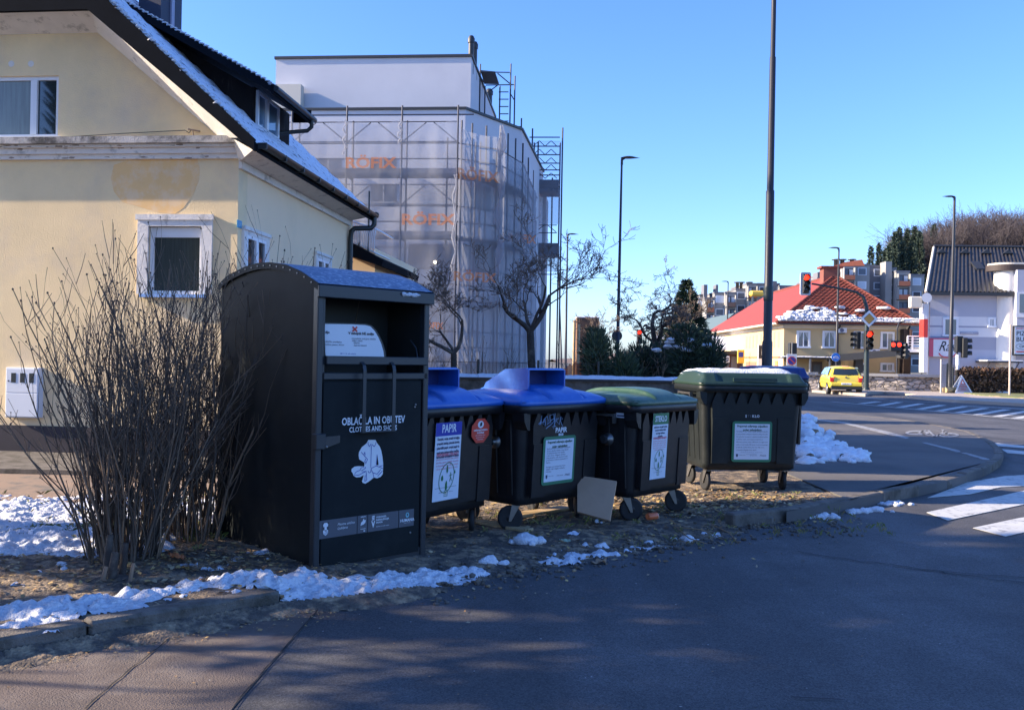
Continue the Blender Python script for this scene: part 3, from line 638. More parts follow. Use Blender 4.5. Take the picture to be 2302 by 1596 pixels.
def caster(parent, x, y, yaw, R=.112):
    mb = MB(T(x, y, 0) @ rz(yaw)); 
    mb.lathe([(.04, .255), (.045, .24), (.03, .235)], 12, M_steel)
    for s in (-1, 1):   # fork cheeks: triangular plates
        mb.yz([(-.035, .238), (.04, .238), (.068, .085), (.045, .085)], s * .032 - .002, s * .032 + .002, M_steel)
    mb.box(-.034, .034, -.05, .05, .232, .238, M_steel)
    o = mb.build('wheel', parent); mb = MB(T(x, y, 0) @ rz(yaw) @ T(0, .055, R) @ Matrix.Rotation(PI / 2, 4, 'Y'))
    mb.lathe([(R - .035, -.02), (R - .02, -.023), (R - .004, -.018), (R, -.01), (R, .01), (R - .004, .018), (R - .02, .023), (R - .035, .02)], 28, M_rub)
    mb.lathe([(.012, -.024), (R - .034, -.012), (R - .034, .012), (.012, .024)], 20, M_bin); mb.lathe([(.008, -.036), (.008, .036)], 8, M_steel); mb.build('tyre', o)
def make_bin(loc, yaw, sw, sh, label, lidm, bodym, group, kind, casters, posters=None, name='waste_container', tilt=0.):
    t = thing(name, label, 'waste bin', loc, yaw, group)
    t.rotation_euler.y = tilt
    F = Fr(loc, yaw); zr = 1.17 * sh; W = 1.22 * sw; D = 1.0 * sw if sw > .85 else .86
    wb, db = 1.10 * sw, D * .78; fy = -D / 2
    yb = -.42 * sw                      # front bottom edge y
    mb = MB(); rings = []
    for z, k in ((.25, 0), (.27, .02), (.33, .06), (.7, .5), (1.16, 1.)):
        z *= sh; ww = wb + (W - .03 - wb) * k; y0 = yb + (fy + .03 - yb) * k; y1 = D * .40 + (D / 2 - .02 - D * .40) * k; ins = .05 if z < .26 * sh else 0
        rings.append((rrect(ww - ins * 2, y1 - y0 - ins * 2, .07, (y0 + y1) / 2), z))
    loft(mb, rings, bodym)
    # raised front slab with zig-zag top (ribs), following the slanting wall
    def wy(z): k = (z / sh - .25) / (1.16 - .25); return yb + (fy + .03 - yb) * k
    nT = 7; x0, x1 = -wb / 2 + .09, wb / 2 - .09; zt = 1.155 * sh; zv = 1.01 * sh; xs = []
    def slab(xa, xb, zlow, off, teeth):
        P = [(xa, zlow), (xb, zlow)]; e = .03
        P += [(xb + e, zv + .02)]
        for k in range(teeth): 
            a = xb + e - (xb - xa + 2 * e) * k / teeth; b = xb + e - (xb - xa + 2 * e) * (k + 1) / teeth
            P += [(a - (a - b) * .37, zt), (a - (a - b) * .63, zt), (b, zv if k < teeth - 1 else zv + .02)]
        n = len(P); vs = [(x, wy(z) - off, z) for x, z in P] + [(x, wy(z) + .01, z) for x, z in P]
        fs = [tuple(range(n))] + [(i, i + n, (i + 1) % n + n, (i + 1) % n) for i in range(n)]; mb.add(vs, fs, bodym)
    slab(x0, x1, .36 * sh, .056, nT)
    # vertical step ribs
    for a, b in ((x0 - .02, x0 + .17 * sw), (x1 - .17 * sw, x1 + .02)):
        vs = [(a, wy(.34 * sh) - .066, .34 * sh), (b, wy(.34 * sh) - .066, .34 * sh), (b, wy(.86 * sh) - .066, .86 * sh), (a, wy(.86 * sh) - .066, .86 * sh)]
        vs += [(p[0], p[1] + .02, p[2]) for p in vs]; mb.add(vs, [(0, 1, 2, 3), (0, 4, 5, 1), (1, 5, 6, 2), (2, 6, 7, 3), (3, 7, 4, 0)], bodym)
    # side ribs
    for s in (-1, 1):
        for q in (-.28, -.1, .1, .28):
            k0 = wb / 2; k1 = W / 2 - .015; mb.add([(s * (k0 + .012), q - .03, .36 * sh), (s * (k0 + .012), q + .03, .36 * sh), (s * (k1 + .012), q + .03, 1.08 * sh), (s * (k1 + .012), q - .03, 1.08 * sh), (s * (k0 - .02), q - .045, .36 * sh), (s * (k0 - .02), q + .045, .36 * sh), (s * (k1 - .02), q + .045, 1.08 * sh), (s * (k1 - .02), q - .045, 1.08 * sh)], [(0, 1, 2, 3), (0, 4, 5, 1), (1, 5, 6, 2), (2, 6, 7, 3), (3, 7, 4, 0)], bodym)
    # rim
    loft(mb, [(rrect(W + .02, D + .05, .07), zr - .02), (rrect(W + .07, D + .1, .08), zr - .015), (rrect(W + .07, D + .1, .08), zr + .045), (rrect(W + .055, D + .085, .075), zr + .055)], bodym)
    # corner gussets of the rim (jagged ears at the front corners)
    for s in (-1, 1):
        mb.xz([(s * (W / 2 + .03), zr - .01), (s * (W / 2 - .05), zr - .01), (s * (W / 2 - .05), zr - .16), (s * (W / 2 - .015), zr - .15), (s * (W / 2 + .022), zr - .08)], fy - .04, fy + .10, bodym)
    body = mb.build('body', t); 
    # trunnion and side lift bracket
    for s in (-1, 1):
        mb = MB(T(s * (W / 2 - .04), -.12, .86 * sh) @ Matrix.Rotation(s * PI / 2, 4, 'Y'))
        mb.lathe([(.06, 0), (.06, .03), (.028, .035), (.02, .085)], 16, M_steel if kind != 'old' else M_rub); mb.lathe([(.03, .085), (.046, .09), (.046, .1), (.03, .105)], 16, M_rub); mb.build('trunnion', t)
    mb = MB()
    mb.box(-W / 2 - .032 - .03, -W / 2 - .02, -.22, .22, zr - .055, zr - .035, M_steel); mb.box(-W / 2 - .06, -W / 2 - .02, -.24, -.22, zr - .12, zr - .03, M_steel); mb.box(-W / 2 - .06, -W / 2 - .02, .22, .24, zr - .12, zr - .03, M_steel); mb.build('lift_bracket', t)
    # lid
    mb = MB(); z0 = zr + .058; LW, LD = W + .06, D + .09
    hh = {'paper': .15, 'glass': .13, 'old': .13}[kind] * sh
    def lidz(u, v):
        x = (u * 2 - 1); y = (v * 2 - 1)
        ex = 1 - abs(x) ** 7; ey = max(0, 1 - abs(y) ** 3); z = hh * (ex ** .6) * (ey ** .65)
        ax = abs(x)
        if kind != 'old':
            g = sstep(.36, .42, ax); z *= 1 - .32 * float(g); z -= .035 * float(math.exp(-((ax - .40) / .022) ** 2)) * min(1, z / .05)
            if kind == 'glass' and .12 < v < .5 and .46 < ax < .86: z -= .012
        else:
            z = hh * min(1, (1 - abs(x)) * 9) * min(1, (1 - abs(y)) * 5 + .0) ; z *= .78 + .22 * (1 - abs(y))
            if v < .12 and ax < .68: z -= .03 * 1
        return max(z, 0)
    mb.grid(lambda u, v: ((u - .5) * LW, (v - .5) * LD, z0 + .03 + lidz(u, v)), 64, 40, lidm)
    loft(mb, [(rrect(LW, LD, .06), z0 - .005), (rrect(LW + .02, LD + .02, .07), z0 + .005), (rrect(LW + .012, LD + .012, .07), z0 + .03), (rrect(LW - .02, LD - .02, .06), z0 + .045)], lidm, cap1=False)
    lid = mb.build('lid', t)
    if kind == 'paper':    # hood with the slot
        mb = MB(); zb = z0 + hh - .015; hw = LW * .21; P = [(-.24, zb - .0), (.34, zb - .02), (.30, zb + .05), (.05, zb + .2 * sh), (-.20, zb + .215 * sh), (-.24, zb + .195 * sh)]
        for s in (-1, 1): mb.yz(P, s * hw - .008, s * hw + .008, lidm)
        mb.add([(-hw, .34, zb - .02), (hw, .34, zb - .02), (hw, .30, zb + .05), (-hw, .30, zb + .05), (hw, .05, zb + .2 * sh), (-hw, .05, zb + .2 * sh), (hw, -.20, zb + .215 * sh), (-hw, -.20, zb + .215 * sh), (hw, -.24, zb + .195 * sh), (-hw, -.24, zb + .195 * sh)], [(0, 1, 2, 3), (3, 2, 4, 5), (5, 4, 6, 7), (7, 6, 8, 9)], lidm)
        mb.box(-hw, hw, -.02, -.005, zb - .01, zb + .2 * sh, mat('hood_inside', (.012, .03, .16), .6)); mb.build('slot_hood', lid)
    mb = MB()
    if kind != 'old': mb.tube([(-.3, D / 2 + .02, z0 + .06), (-.3, D / 2 + .07, z0 + .05), (-.3, D / 2 + .07, z0 - .02), (.3, D / 2 + .07, z0 - .02), (.3, D / 2 + .07, z0 + .05), (.3, D / 2 + .02, z0 + .06)], .02, 8, lidm)
    else:
        mb.box(-LW / 2 - .01, LW / 2 + .01, D / 2 + .01, D / 2 + .06, z0 - .02, z0 + .03, bodym); mb.build('hinge_rail', t); mb = MB(); mb.box(-LW * .2, LW * .2, fy - .06, fy - .035, z0 + .05, z0 + .085, lidm)
    mb.build('hinge_rail' if kind != 'old' else 'lid_grip', t)
    for i, (x, y) in enumerate(((-.46, -.3), (.46, -.3), (-.46, .28), (.46, .28))): caster(t, x * sw, y * sw, casters[i])
    return t, F, wy
def facemat(t, F, wy, sh, pts, off=.073):
    """place a sheet by its picture corners on the slanting front; returns matrix, width, height"""
    cx = sum(p[0] for p in pts) / 4; cyy = sum(p[1] for p in pts) / 4
    y = wy(.7); 
    for _ in range(4): x, z = F.onf(cx, cyy, y - off); y = wy(z)
    x0 = F.onf(pts[0][0], pts[0][1], wy(z) - off)[0]; tl = F.onf(*pts[0], wy(z) - off); tr = F.onf(*pts[1], wy(z) - off); br = F.onf(*pts[2], wy(z) - off); bl = F.onf(*pts[3], wy(z) - off)
    W = ((tr[0] - tl[0]) + (br[0] - bl[0])) / 2; Hh = ((tl[1] - bl[1]) + (tr[1] - br[1])) / 2
    xc = (tl[0] + tr[0] + bl[0] + br[0]) / 4; zc = (tl[1] + tr[1] + bl[1] + br[1]) / 4
    s = (wy(zc + .1) - wy(zc - .1)) / .2
    return T(xc, wy(zc) - off, zc) @ Matrix.Rotation(math.atan(-s) , 4, 'X') @ FRONT, W, Hh
def sheet(mb, M, x0, x1, y0, y1, z, m): mb.quad((x0, y0, z), (x1, y0, z), (x1, y1, z), (x0, y1, z), m, M)
def lines(mb, M, L, x, y, size, m, lead=1.35, al='CENTER', z=.003, bold=0., maxw=None):
    for i, s in enumerate(L):
        if not s: continue
        n0 = len(mb.v); Q = MB(); Q.text(s, size, m, Matrix(), al, bold=bold); k = 1.
        if maxw: ww = max(v[0] for v in Q.v) - min(v[0] for v in Q.v); k = min(1., maxw / ww)
        mb.text(s, size, m, M @ T(x, y - i * size * lead, z), al, bold=bold, stretch=k)
P_red, P_blue, P_green, P_blk = mat('pink_text', (.7, .12, .18), .5), mat('poster_blue', (.01, .03, .35), .45), mat('poster_green', (.02, .17, .07), .45), mat('poster_black', (.05, .06, .12), .5)
M_poster = mat('poster_white', (.68, .72, .8), .42, .04, 3)
def poster_tall(t, F, wy, sh, pts, head, hc, lab, body, red, name='poster'):
    M, W, H_ = facemat(t, F, wy, sh, pts); mb = MB(); w, h = W / 2, H_ / 2
    mb.box(-w, w, -h, h, -.001, .0005, M_poster, M=M); sheet(mb, M, -w, w, h - H_ * .17, h, .0015, hc)
    k = W / .33; mb.text(head, .095 * k, M_white, M @ T(0, h - H_ * .125, .003), 'CENTER', stretch=.75, bold=.002)
    lines(mb, M, body, 0, h - H_ * .22, .027 * k, P_blk, 1.35, bold=.0012, maxw=W * .86)
    y = h - H_ * (.22 + .037 * len(body)) - .015; lines(mb, M, [red[0]], 0, y, .034 * k, P_red, bold=.0012, maxw=W * .84); lines(mb, M, red[1:], 0, y - .03 * k, .0215 * k, P_red, 1.2, maxw=W * .86)
    # hand drawn ring with little plants and a figure
    cy = -h * .42; n = 30; vs = []
    for q in range(n): a = 2 * PI * q / n; vs += [(.095 * k * math.cos(a) + .02 * math.sin(a) * k, cy + .125 * k * math.sin(a), .003), (.088 * k * math.cos(a) + .02 * math.sin(a) * k, cy + .118 * k * math.sin(a), .003)]
    mb.add(vs, [(2 * q, 2 * q + 1, (2 * q + 3) % (2 * n), (2 * q + 2) % (2 * n)) for q in range(n)], P_green, M=M)
    for dx, dy, a, b in ((.005, .07, .011, .036), (-.055, .0, .014, .025), (0, -.065, .014, .042)): mb.add([((dx - a) * k, cy + (dy - b * .6) * k, .003), (dx * k, cy + (dy - b) * k, .003), ((dx + a) * k, cy + (dy - b * .5) * k, .003), ((dx + a * .6) * k, cy + (dy + b * .7) * k, .003), (dx * k, cy + (dy + b) * k, .003), ((dx - a) * k, cy + (dy + b * .4) * k, .003)], [(0, 1, 2, 3, 4, 5)], P_green, M=M)
    mb.add([((.1 - .012) * k, cy + .02 * k, .003), ((.1 + .012) * k, cy + .03 * k, .003), (.105 * k, cy + .06 * k, .003)], [(0, 1, 2)], P_green, M=M)
    for a, b in (((.05, .04), (.052, -.0)), ((.052, 0), (.04, -.035)), ((.052, 0), (.066, -.03)), ((.03, .012), (.072, .02))):
        A = Vector((a[0] * k, cy + a[1] * k, .0032)); B = Vector((b[0] * k, cy + b[1] * k, .0032)); nn = (B - A).normalized(); nn = Vector((-nn.y, nn.x, 0)) * .003; mb.quad(A - nn, B - nn, B + nn, A + nn, P_green, M)
    sheet(mb, M, -w * .85, w * .8, -h + H_ * .165, -h + H_ * .169, .003, P_blk); lines(mb, M, ['II'], 0, -h + H_ * .07, .04 * k, mat('ochre', (.45, .4, .12), .5)); lines(mb, M, ['www.vokasnaga.si     Voka Snaga d.o.o.'], 0, -h + H_ * .1, 0.012 * k, P_blk, maxw=W * .8)
    for x_ in (-.022 * k, .018 * k): sheet(mb, M, x_, x_ + .004, -h + H_ * .05, -h + H_ * .125, .003, P_green)
    for y_ in (.05, .122): sheet(mb, M, -.022 * k, .022 * k, -h + H_ * y_, -h + H_ * y_ + .004, .0032, P_green)
    o = mb.build(name, t); o['label'] = lab; return o
def poster_framed(t, F, wy, sh, pts, title, body, foot, lab, name='notice'):
    M, W, H_ = facemat(t, F, wy, sh, pts); mb = MB(); w, h = W / 2, H_ / 2
    R = rrect(W, H_, .03); mb.prism(R, -.001, .001, mat('notice_border', (.035, .19, .1), .45), M)
    e = .028; mb.box(-w + e, w - e, -h + e, h - e, .001, .0022, M_poster, M=M)
    k = W / .42
    lines(mb, M, title, 0, h - H_ * .14, .029 * k, mat('dark_green_text', (.02, .09, .05), .5), 1.3, z=.004, bold=.001, maxw=W - 2 * e - .05)
    lines(mb, M, body, -w + e + .02, h - H_ * .26, .0165 * k, P_blk, (H_ * .52) / (len(body) * .0165 * k), 'LEFT', z=.004, maxw=W - 2 * e - .04)
    if foot: lines(mb, M, foot, 0, -h + H_ * .23, .014 * k, mat('grey_text', (.3, .32, .4), .5), 1.4, z=.004)
    mb.prism([(-w + .05, -h + .09), (-w + .075, -h + .09), (-w + .073, -h + .065), (-w + .0625, -h + .055), (-w + .052, -h + .065)], .003, .004, P_blk, M)
    lines(mb, M, ['Mestna občina'], -w + .09, -h + .075, .011 * k, P_blk, 1.2, 'LEFT', z=.004); lines(mb, M, ['VOKA SNAGA'], -w + W * .45, -h + .07, .013 * k, P_blk, 1.2, 'LEFT', z=.004); mb.text('Hvala', .03 * k, P_blk, M @ T(w - .1, -h + .065, .004), 'CENTER', shear=.4)
    o = mb.build(name, t); o['label'] = lab; return o
BG = 'wheeled waste containers in a row along the road'
TB = ['časopisi, revije, zvezki in knjige,', 'prospekti, katalogi, pisemske kuverte,', 'pisarniški papir, ovojni papir in', 'papirnate nakupovalne vrečke,', 'kartonska embalaža in škatle']
TS = ['steklenice od pijač in živil,', 'kozarci vloženih živil', 'in druga steklena', 'embalaža']
TR = ['PREPOVEDANO ODLAGATI', 'plastificiran in povoščen papir, plastika,', 'pleničke, tapete, ogledala, keramika', 'ter drugi odpadki, ki ne sodijo v ta zabojnik', 'ali so umazani, mokri in mastni']
N1 = ['Spoštovani občani in občanke, če je zabojnik', 'že poln, odpadke odložite v drug zabojnik', 'na najbližji zbiralnici ali jih odpeljite', 'v zbirni center. Odlaganje odpadkov', 'poleg zabojnikov, vreč, kartona in drugih', 'predmetov je z odlokom prepovedano in', 'kaznivo.', '', 'Pomagajte nam ohranjati čisto mesto,', 'odpadke vedno odlagajte v zabojnike.', 'Hvala lepa.']
N2 = ['Na podlagi 37. člena Odloka o zbiranju komunalnih odpadkov', 'je prepovedano odlaganje odpadkov poleg zabojnika.', 'Za nepravilno ravnanje je z odlokom predpisana globa:', 'za fizične osebe, samostojne podjetnike in', '400 evrov, pravne osebe 1400 evrov, za odgovorno', 'osebo pravne osebe 400 evrov in za samostojnega', 'podjetnika posameznika prav tako 700 evrov.', 'V zabojnik odlagajte samo steklo.']
def zz(Z):  # picture coordinates from a zoomed view
    x0, y0, s = Z; return lambda x, y: ((x0 + x * s) * .95, (y0 + y * s) * .95)
# bin 1
t1, F1, wy1 = make_bin((-.787, 7.541, .03), .949, .9, .905, 'black bin with blue slotted lid partly behind the clothes container, red octagonal sticker', M_blue, M_bin, BG, 'paper', (.3, -.95, .5, -.4))
z = zz((1000, 980, .13783))
po = poster_tall(t1, F1, wy1, .905, [z(225, 140), z(668, 130), z(615, 1460), z(170, 1500)], 'PAP!R', P_blue, 'tall white paper poster with blue heading on first bin', TB, TR)
def oct_sticker():
    M, W, H_ = facemat(t1, F1, wy1, .905, [z(842, 75), z(1140, 75), z(1140, 490), z(842, 490)], .076); mb = MB()
    a = .42; P = [(W / 2 * x, H_ / 2 * y) for x, y in ((-a, -1), (a, -1), (1, -a), (1, a), (a, 1), (-a, 1), (-1, a), (-1, -a))]; mb.prism(P, 0, .001, mat('sticker_red', (.62, .05, .03), .4), M)
    n = 20; vs = [(W * .17 * math.cos(2 * PI * k / n), H_ * .26 + H_ * .15 * math.sin(2 * PI * k / n), .0015) for k in range(n)]; mb.add(vs, [tuple(range(n))], M_white, M=M)
    mb.quad((-W * .07, H_ * .18, .002), (W * .07, H_ * .2, .002), (W * .08, H_ * .36, .002), (-W * .03, H_ * .34, .002), M_black, M)
    lines(mb, M, ['UNIČEVANJE ZABOJNIKA', 'SE KAZNUJE'], 0, H_ * .0, .017, M_white, 1.3, bold=.0008, maxw=W * .8); lines(mb, M, ['Kdor poškoduje zabojnik', 'povzroči škodo vsem', 'VOKA SNAGA'], 0, -H_ * .2, .013, M_white, 1.4)
    mb.build('sticker', t1)['label'] = 'red octagonal warning sticker'
oct_sticker()
# bin 2
t2, F2, wy2 = make_bin((.153, 8.36, .03), .816, .93, .905, 'black bin with blue slotted lid, graffiti tag and small green framed notice', M_blue, M_bin, BG, 'paper', (.755, -.816, .6, -.3))
z = zz((1250, 1010, .10023)); poster_framed(t2, F2, wy2, .905, [z(370, 230), z(1130, 185), z(1060, 1310), z(300, 1385)], ['Prepoved odlaganja odpadkov', 'poleg zabojnikov'], N1, None, 'green framed white notice')
mb = MB(); M, W, H_ = facemat(t2, F2, wy2, .905, [z(655, 15), z(895, 15), z(890, 125), z(655, 125)], .058); mb.text('PAPIR', .062, M_white, M @ T(0, -.02, .002), 'CENTER', bold=.002)
M, W, H_ = facemat(t2, F2, wy2, .905, [z(715, 150), z(825, 150), z(825, 205), z(715, 205)], .058); sheet(mb, M, -W / 2, W / 2, -H_ / 2, H_ / 2, .001, M_poster); mb.text('1100', .018, P_blk, M @ T(0, -.006, .002), 'CENTER'); mb.build('lettering', t2)
# graffiti strokes
z = zz((980, 820, .31325)); mb = MB()
M_graf = mat('pale_blue_paint', (.3, .42, .62), .6)
for S in [[(945, 580), (960, 570), (955, 590), (942, 585)], [(960, 585), (965, 520), (955, 575), (985, 570), (985, 545), (975, 580), (995, 600), (990, 540), (1005, 525), (1015, 560), (1005, 590), (1030, 570), (1025, 520), (1055, 510), (1060, 560), (1040, 590), (1030, 560), (1065, 540)], [(1065, 500), (1060, 610), (1075, 545), (1095, 540), (1075, 560), (1100, 590), (1110, 530), (1125, 545), (1105, 555), (1125, 600)], [(1035, 590), (1000, 620)], [(1075, 600), (1045, 605), (1060, 620)]]:
    pts = []
    for p in S: x, zc = F2.onf(*z(*p), wy2(1.) - .06); pts.append((x, wy2(zc) - .058, zc))
    mb.tube(pts, .0032, 4, M_graf, cap=False)
mb.build('graffiti', t2)
# bin 3
t3, F3, wy3 = make_bin((1.173, 8.877, .03), .826, .845, .895, 'black bin with domed green lid and narrow glass poster, leaning board beside it', M_green, M_bin, BG, 'glass', (-2.3, -2.5, .5, -.4))
z = zz((1480, 960, .1253)); poster_tall(t3, F3, wy3, .895, [z(545, 145), z(828, 125), z(740, 1365), z(440, 1405)], 'STEKLO', P_green, 'narrow white glass poster with green heading', TS, ['NI DOVOLJENO ODLAGATI'] + TR[1:] + ['okensko steklo, žarnice'])
mb = MB(); x = -1.22 * .845 / 2 * .97
yv, zv_ = F3.onx(*zz((1380, 820, .31325))(295, 513), x - .02); 
mb.box(x - .032, x - .03, yv - .06, yv + .06, zv_ - .03, zv_ + .03, M_poster); mb.box(x - .0335, x - .032, yv - .05, yv + .05, zv_ - .02, zv_ - .005, P_blk); mb.build('type_label', t3)
# bin 4
t4, F4, wy4 = make_bin((2.68, 10.52, .075), .1, .985, .985, 'dark green bin with flat snowy pale green lid, the last in the row, square notice', M_green4, M_bin4, BG, 'old', (.15, -.1, .3, .1))
z = zz((1720, 970, .08772)); poster_framed(t4, F4, wy4, .985, [z(140, 305), z(1215, 305), z(1200, 1405), z(135, 1405)], ['Prepoved odlaganja odpadkov', 'poleg zabojnikov'], N2, ['Zbiralnica ločenih frakcij - seznam lokacij', 'www.mojiodpadki.si'], 'green framed square notice')
mb = MB(); M, W, H_ = facemat(t4, F4, wy4, .985, [z(490, 130), z(880, 130), z(880, 200), z(490, 200)], .058)
for s_, m_, dx in (('S', M_white, -.072), ('T', M_strip, -.045), ('E', M_strip, -.018), ('K', M_white, .012), ('L', M_white, .04), ('O', M_white, .068)): mb.text(s_, .04, m_, M @ T(dx, -.014, .002), 'CENTER', bold=.001)
mb.build('lettering', t4)
# snow on bin 4 lid
mb = MB(F4.M); zl = 1.17 * .985 + .058 + .03 + .1 * .985
def sn(u, v):
    x = -.58 + 1.16 * u; y = -.34 + .8 * v; e = min(u, 1 - u, v, 1 - v); n = float(fbm(np.array([x + 3]), np.array([y]), 5, 3)[0]); k = min(1, e * 9) * (.4 + n)
    return (x, y, zl + .015 + .045 * k - .03 * (1 - min(1, e * 14)) - .05 * abs(v - .5) * 0)
mb.grid(sn, 40, 24, M_snow); o = mb.build('snow_layer'); tag(o, 'uneven layer of snow lying on the flat lid of the last bin', 'snow layer')
# dark bin behind
t5, F5, wy5 = make_bin((3.5, 12.0, .12), .1, .5, 1.0, 'narrow dark bin with blue lid standing behind the last green bin', mat('navy_lid', (.02, .04, .16), .4), M_bin, BG, 'old', (0, 0, 0, 0))
# ---- board and planks
bp = G(1330, 1165, .06); 
def board(name, lab, cat, pts, th, m, grp=None):
    o_ = Vector(pts[0]); mb = MB(); a, b, c = [Vector(p) - o_ for p in pts[1:4]]; n = a.cross(c).normalized() * th
    P = [Vector((0, 0, 0)), a, b, c]; mb.add(P + [p + n for p in P], [(0, 1, 2, 3), (7, 6, 5, 4), (0, 4, 5, 1), (1, 5, 6, 2), (2, 6, 7, 3), (3, 7, 4, 0)], m); 
    o = mb.build(name); o.location = o_; tag(o, lab, cat, grp); return o
M_chip = mat('chipboard', (.5, .32, .2), .7, .08, 6, bump=.1, bscale=160, col2=(.44, .28, .17), c2=(.5, .7), c2scale=3)
z = zz((1380, 820, .31325)); Q = [(z(-40, 1255), 7.95), (z(205, 1322), 7.75), (z(255, 1025), 8.1), (z(-40, 980), 8.3)]
board('chipboard_panel', 'beige chipboard sheet leaning between the middle blue bin and green bin', 'board', [AT(*p, Y) for p, Y in Q], .018, M_chip)
M_wood = mat('raw_wood', (.5, .36, .2), .7, .12, 5, bump=.2, bscale=40, stretch=(8, 1, 1), col2=(.38, .25, .13), c2=(.5, .7), c2scale=6)
def plank(px0, py0, px1, py1, w, th, lab, z0=.04):
    a = G(px0, py0, z0); b = G(px1, py1, z0); t = (b - a); L_ = t.length; an = math.atan2(t.y, t.x); mb = MB(); mb.rbox(0, L_, -w / 2, w / 2, 0, th, M_wood, .004)
    for k in range(5): mb.box(L_ * (.1 + .2 * k), L_ * (.1 + .2 * k) + .004, -w / 2 + .01, w / 2 - .01, th, th + .0005, M_chip)
    o = mb.build('plank'); o.location = a; o.rotation_euler = (0, 0, an); tag(o, lab, 'plank', 'broken planks under the bins')
plank(1140, 1165, 1290, 1142, .16, .03, 'long pale splintered plank under the middle blue bin'); plank(1050, 1170, 1190, 1195, .12, .025, 'pale plank behind the front wheel of the first blue bin', .045); plank(958, 1150, 1060, 1162, .1, .03, 'sunlit plank beneath the first blue bin, beside the container')
M_card = mat('orange_can', (.6, .14, .05), .4)
mb = MB(T(*AT(1466, 1160, 8.3)) @ rz(.6) @ Matrix.Rotation(PI / 2, 4, 'Y')); mb.lathe([(.028, -.06), (.033, -.052), (.033, .052), (.028, .06)], 14, M_card); mb.lathe([(.03, .058), (.026, .064)], 14, M_white); o = mb.build('drink_can'); tag(o, 'orange drink can lying beside the leaning chipboard sheet', 'can')
# crumpled waste near bush
def crumple(px, py, s, m, lab, name='crumpled_paper', h=.12, cat='paper', seed=1):
    rr = random.Random(seed); p = G(px, py, h); mb = MB()
    mb.grid(lambda u, v: ((u - .5) * s * 2, (v - .5) * s * 1.4, s * .35 * (.5 + .5 * math.sin(9 * u + seed) * math.cos(7 * v + 2 * seed)) + rr.uniform(0, s * .22)), 7, 6, m, smooth=False)
    o = mb.build(name); o.location = p; o.rotation_euler = (.25, 0, seed * .7); tag(o, lab, cat, 'litter on the ground')
crumple(395, 1255, .07, mat('orange_wrap', (.5, .16, .06), .4), 'orange snack wrapper frozen in the snow beside the bush', 'wrapper', .12, 'wrapper', 3)
crumple(425, 1275, .055, mat('grey_print', (.35, .36, .4), .5), 'grey printed paper scrap below the orange wrapper', seed=5)
crumple(1345, 1176, .05, M_poster, 'crumpled pale paper under the front wheel of the middle blue bin', seed=2, h=.05)
crumple(1290, 1202, .05, M_poster, 'flattened white paper on the gutter in front of the middle blue bin', seed=8, h=.04)
crumple(1270, 1218, .045, mat('pale_green_paper', (.3, .42, .3), .6), 'pale green paper scrap lying left of the white paper', seed=9, h=.03)
crumple(1350, 1266, .07, mat('brown_card', (.42, .27, .16), .8), 'flattened brown carton at the asphalt edge before the blue bins', 'carton', .0, 'carton', 6)
mb = MB()
for (a, b, c) in [((1515, 1180), (1550, 1210), (1590, 1222)), ((1600, 1178), (1640, 1198), (1660, 1222)), ((1515, 1184), (1575, 1190), (1620, 1208))]: mb.tube([G(*a, .05), G(*b, .07), G(*c, .01)], [.006, .005, .003], 5, mat('dead_twig', (.3, .2, .11), .8))
tag(mb.build('fallen_branch'), 'thin dry branched twig lying in the gutter before the green bins', 'twig')
mb = MB()
mb.prism(gpoly([(1655, 1152), (1700, 1140), (1760, 1150), (1735, 1166), (1660, 1166)], .06), .0, .065, M_kerb)
tag(mb.build('broken_kerb_slab'), 'broken piece of concrete kerb lying before the last bin', 'kerb stone')
# ================================================================== YELLOW HOUSE (left)
M_plas = mat('old_plaster', (.86, .66, .38), .92, .1, 1.2, bump=.25, bscale=50, col2=(.68, .54, .38), c2=(.48, .75), c2scale=.9)
M_plasL = mat('plaster_side', (.9, .68, .44), .92, .07, 1.2, bump=.2, bscale=50, col2=(.8, .6, .4), c2=(.5, .8), c2scale=1.2)
M_trim = mat('trim_plaster', (.74, .7, .66), .85, .08, 5, bump=.25, bscale=30, col2=(.42, .4, .38), c2=(.56, .68), c2scale=6)
M_patch = mat('plaster_patch', (.84, .54, .24), .9, .06, 3, col2=(.84, .6, .35), c2=(.45, .6), c2scale=5)
M_plinth = mat('plinth', (.03, .025, .035), .8, .2, 5)
M_roofd = mat('dark_fascia', (.009, .011, .015), .95, .2, 4, spec=.08)
M_gut = mat('gutter_metal', (.025, .03, .033), .4, .15, 6, metal=.2)
M_pvc = mat('white_pvc', (.74, .76, .8), .35, .03, 3)
M_gl = glass('window_glass', (.02, .03, .035)); M_glb = glass('sky_glass', (.12, .2, .3))
M_boards = mat('dormer_boards', (.03, .02, .018), .8, .4, 6, bump=.4, bscale=30, stretch=(1, 1, .12), col2=(.09, .07, .06), c2=(.58, .68), c2scale=14)
hl, hr_ = (-3.67, 11.8, .1), -math.radians(5.9)
FH = Fr(hl, hr_); house = thing('yellow_house', 'old beige yellow house with patched plaster, dark gable verge and snowy tiled roof', 'house', hl, hr_)
def z1(x, y): return x * .3714, y * .3714
def h1(x, y, d=0.): return FH.onf(*z1(x, y), d)
TAN = .917; EX = .35; EZ = 4.15
def rz_(x): return EZ + TAN * (EX - x)
ZH = 5.98; DEP = 5.1
mb = MB()
xt = -((5.76 - 4.2) / TAN)
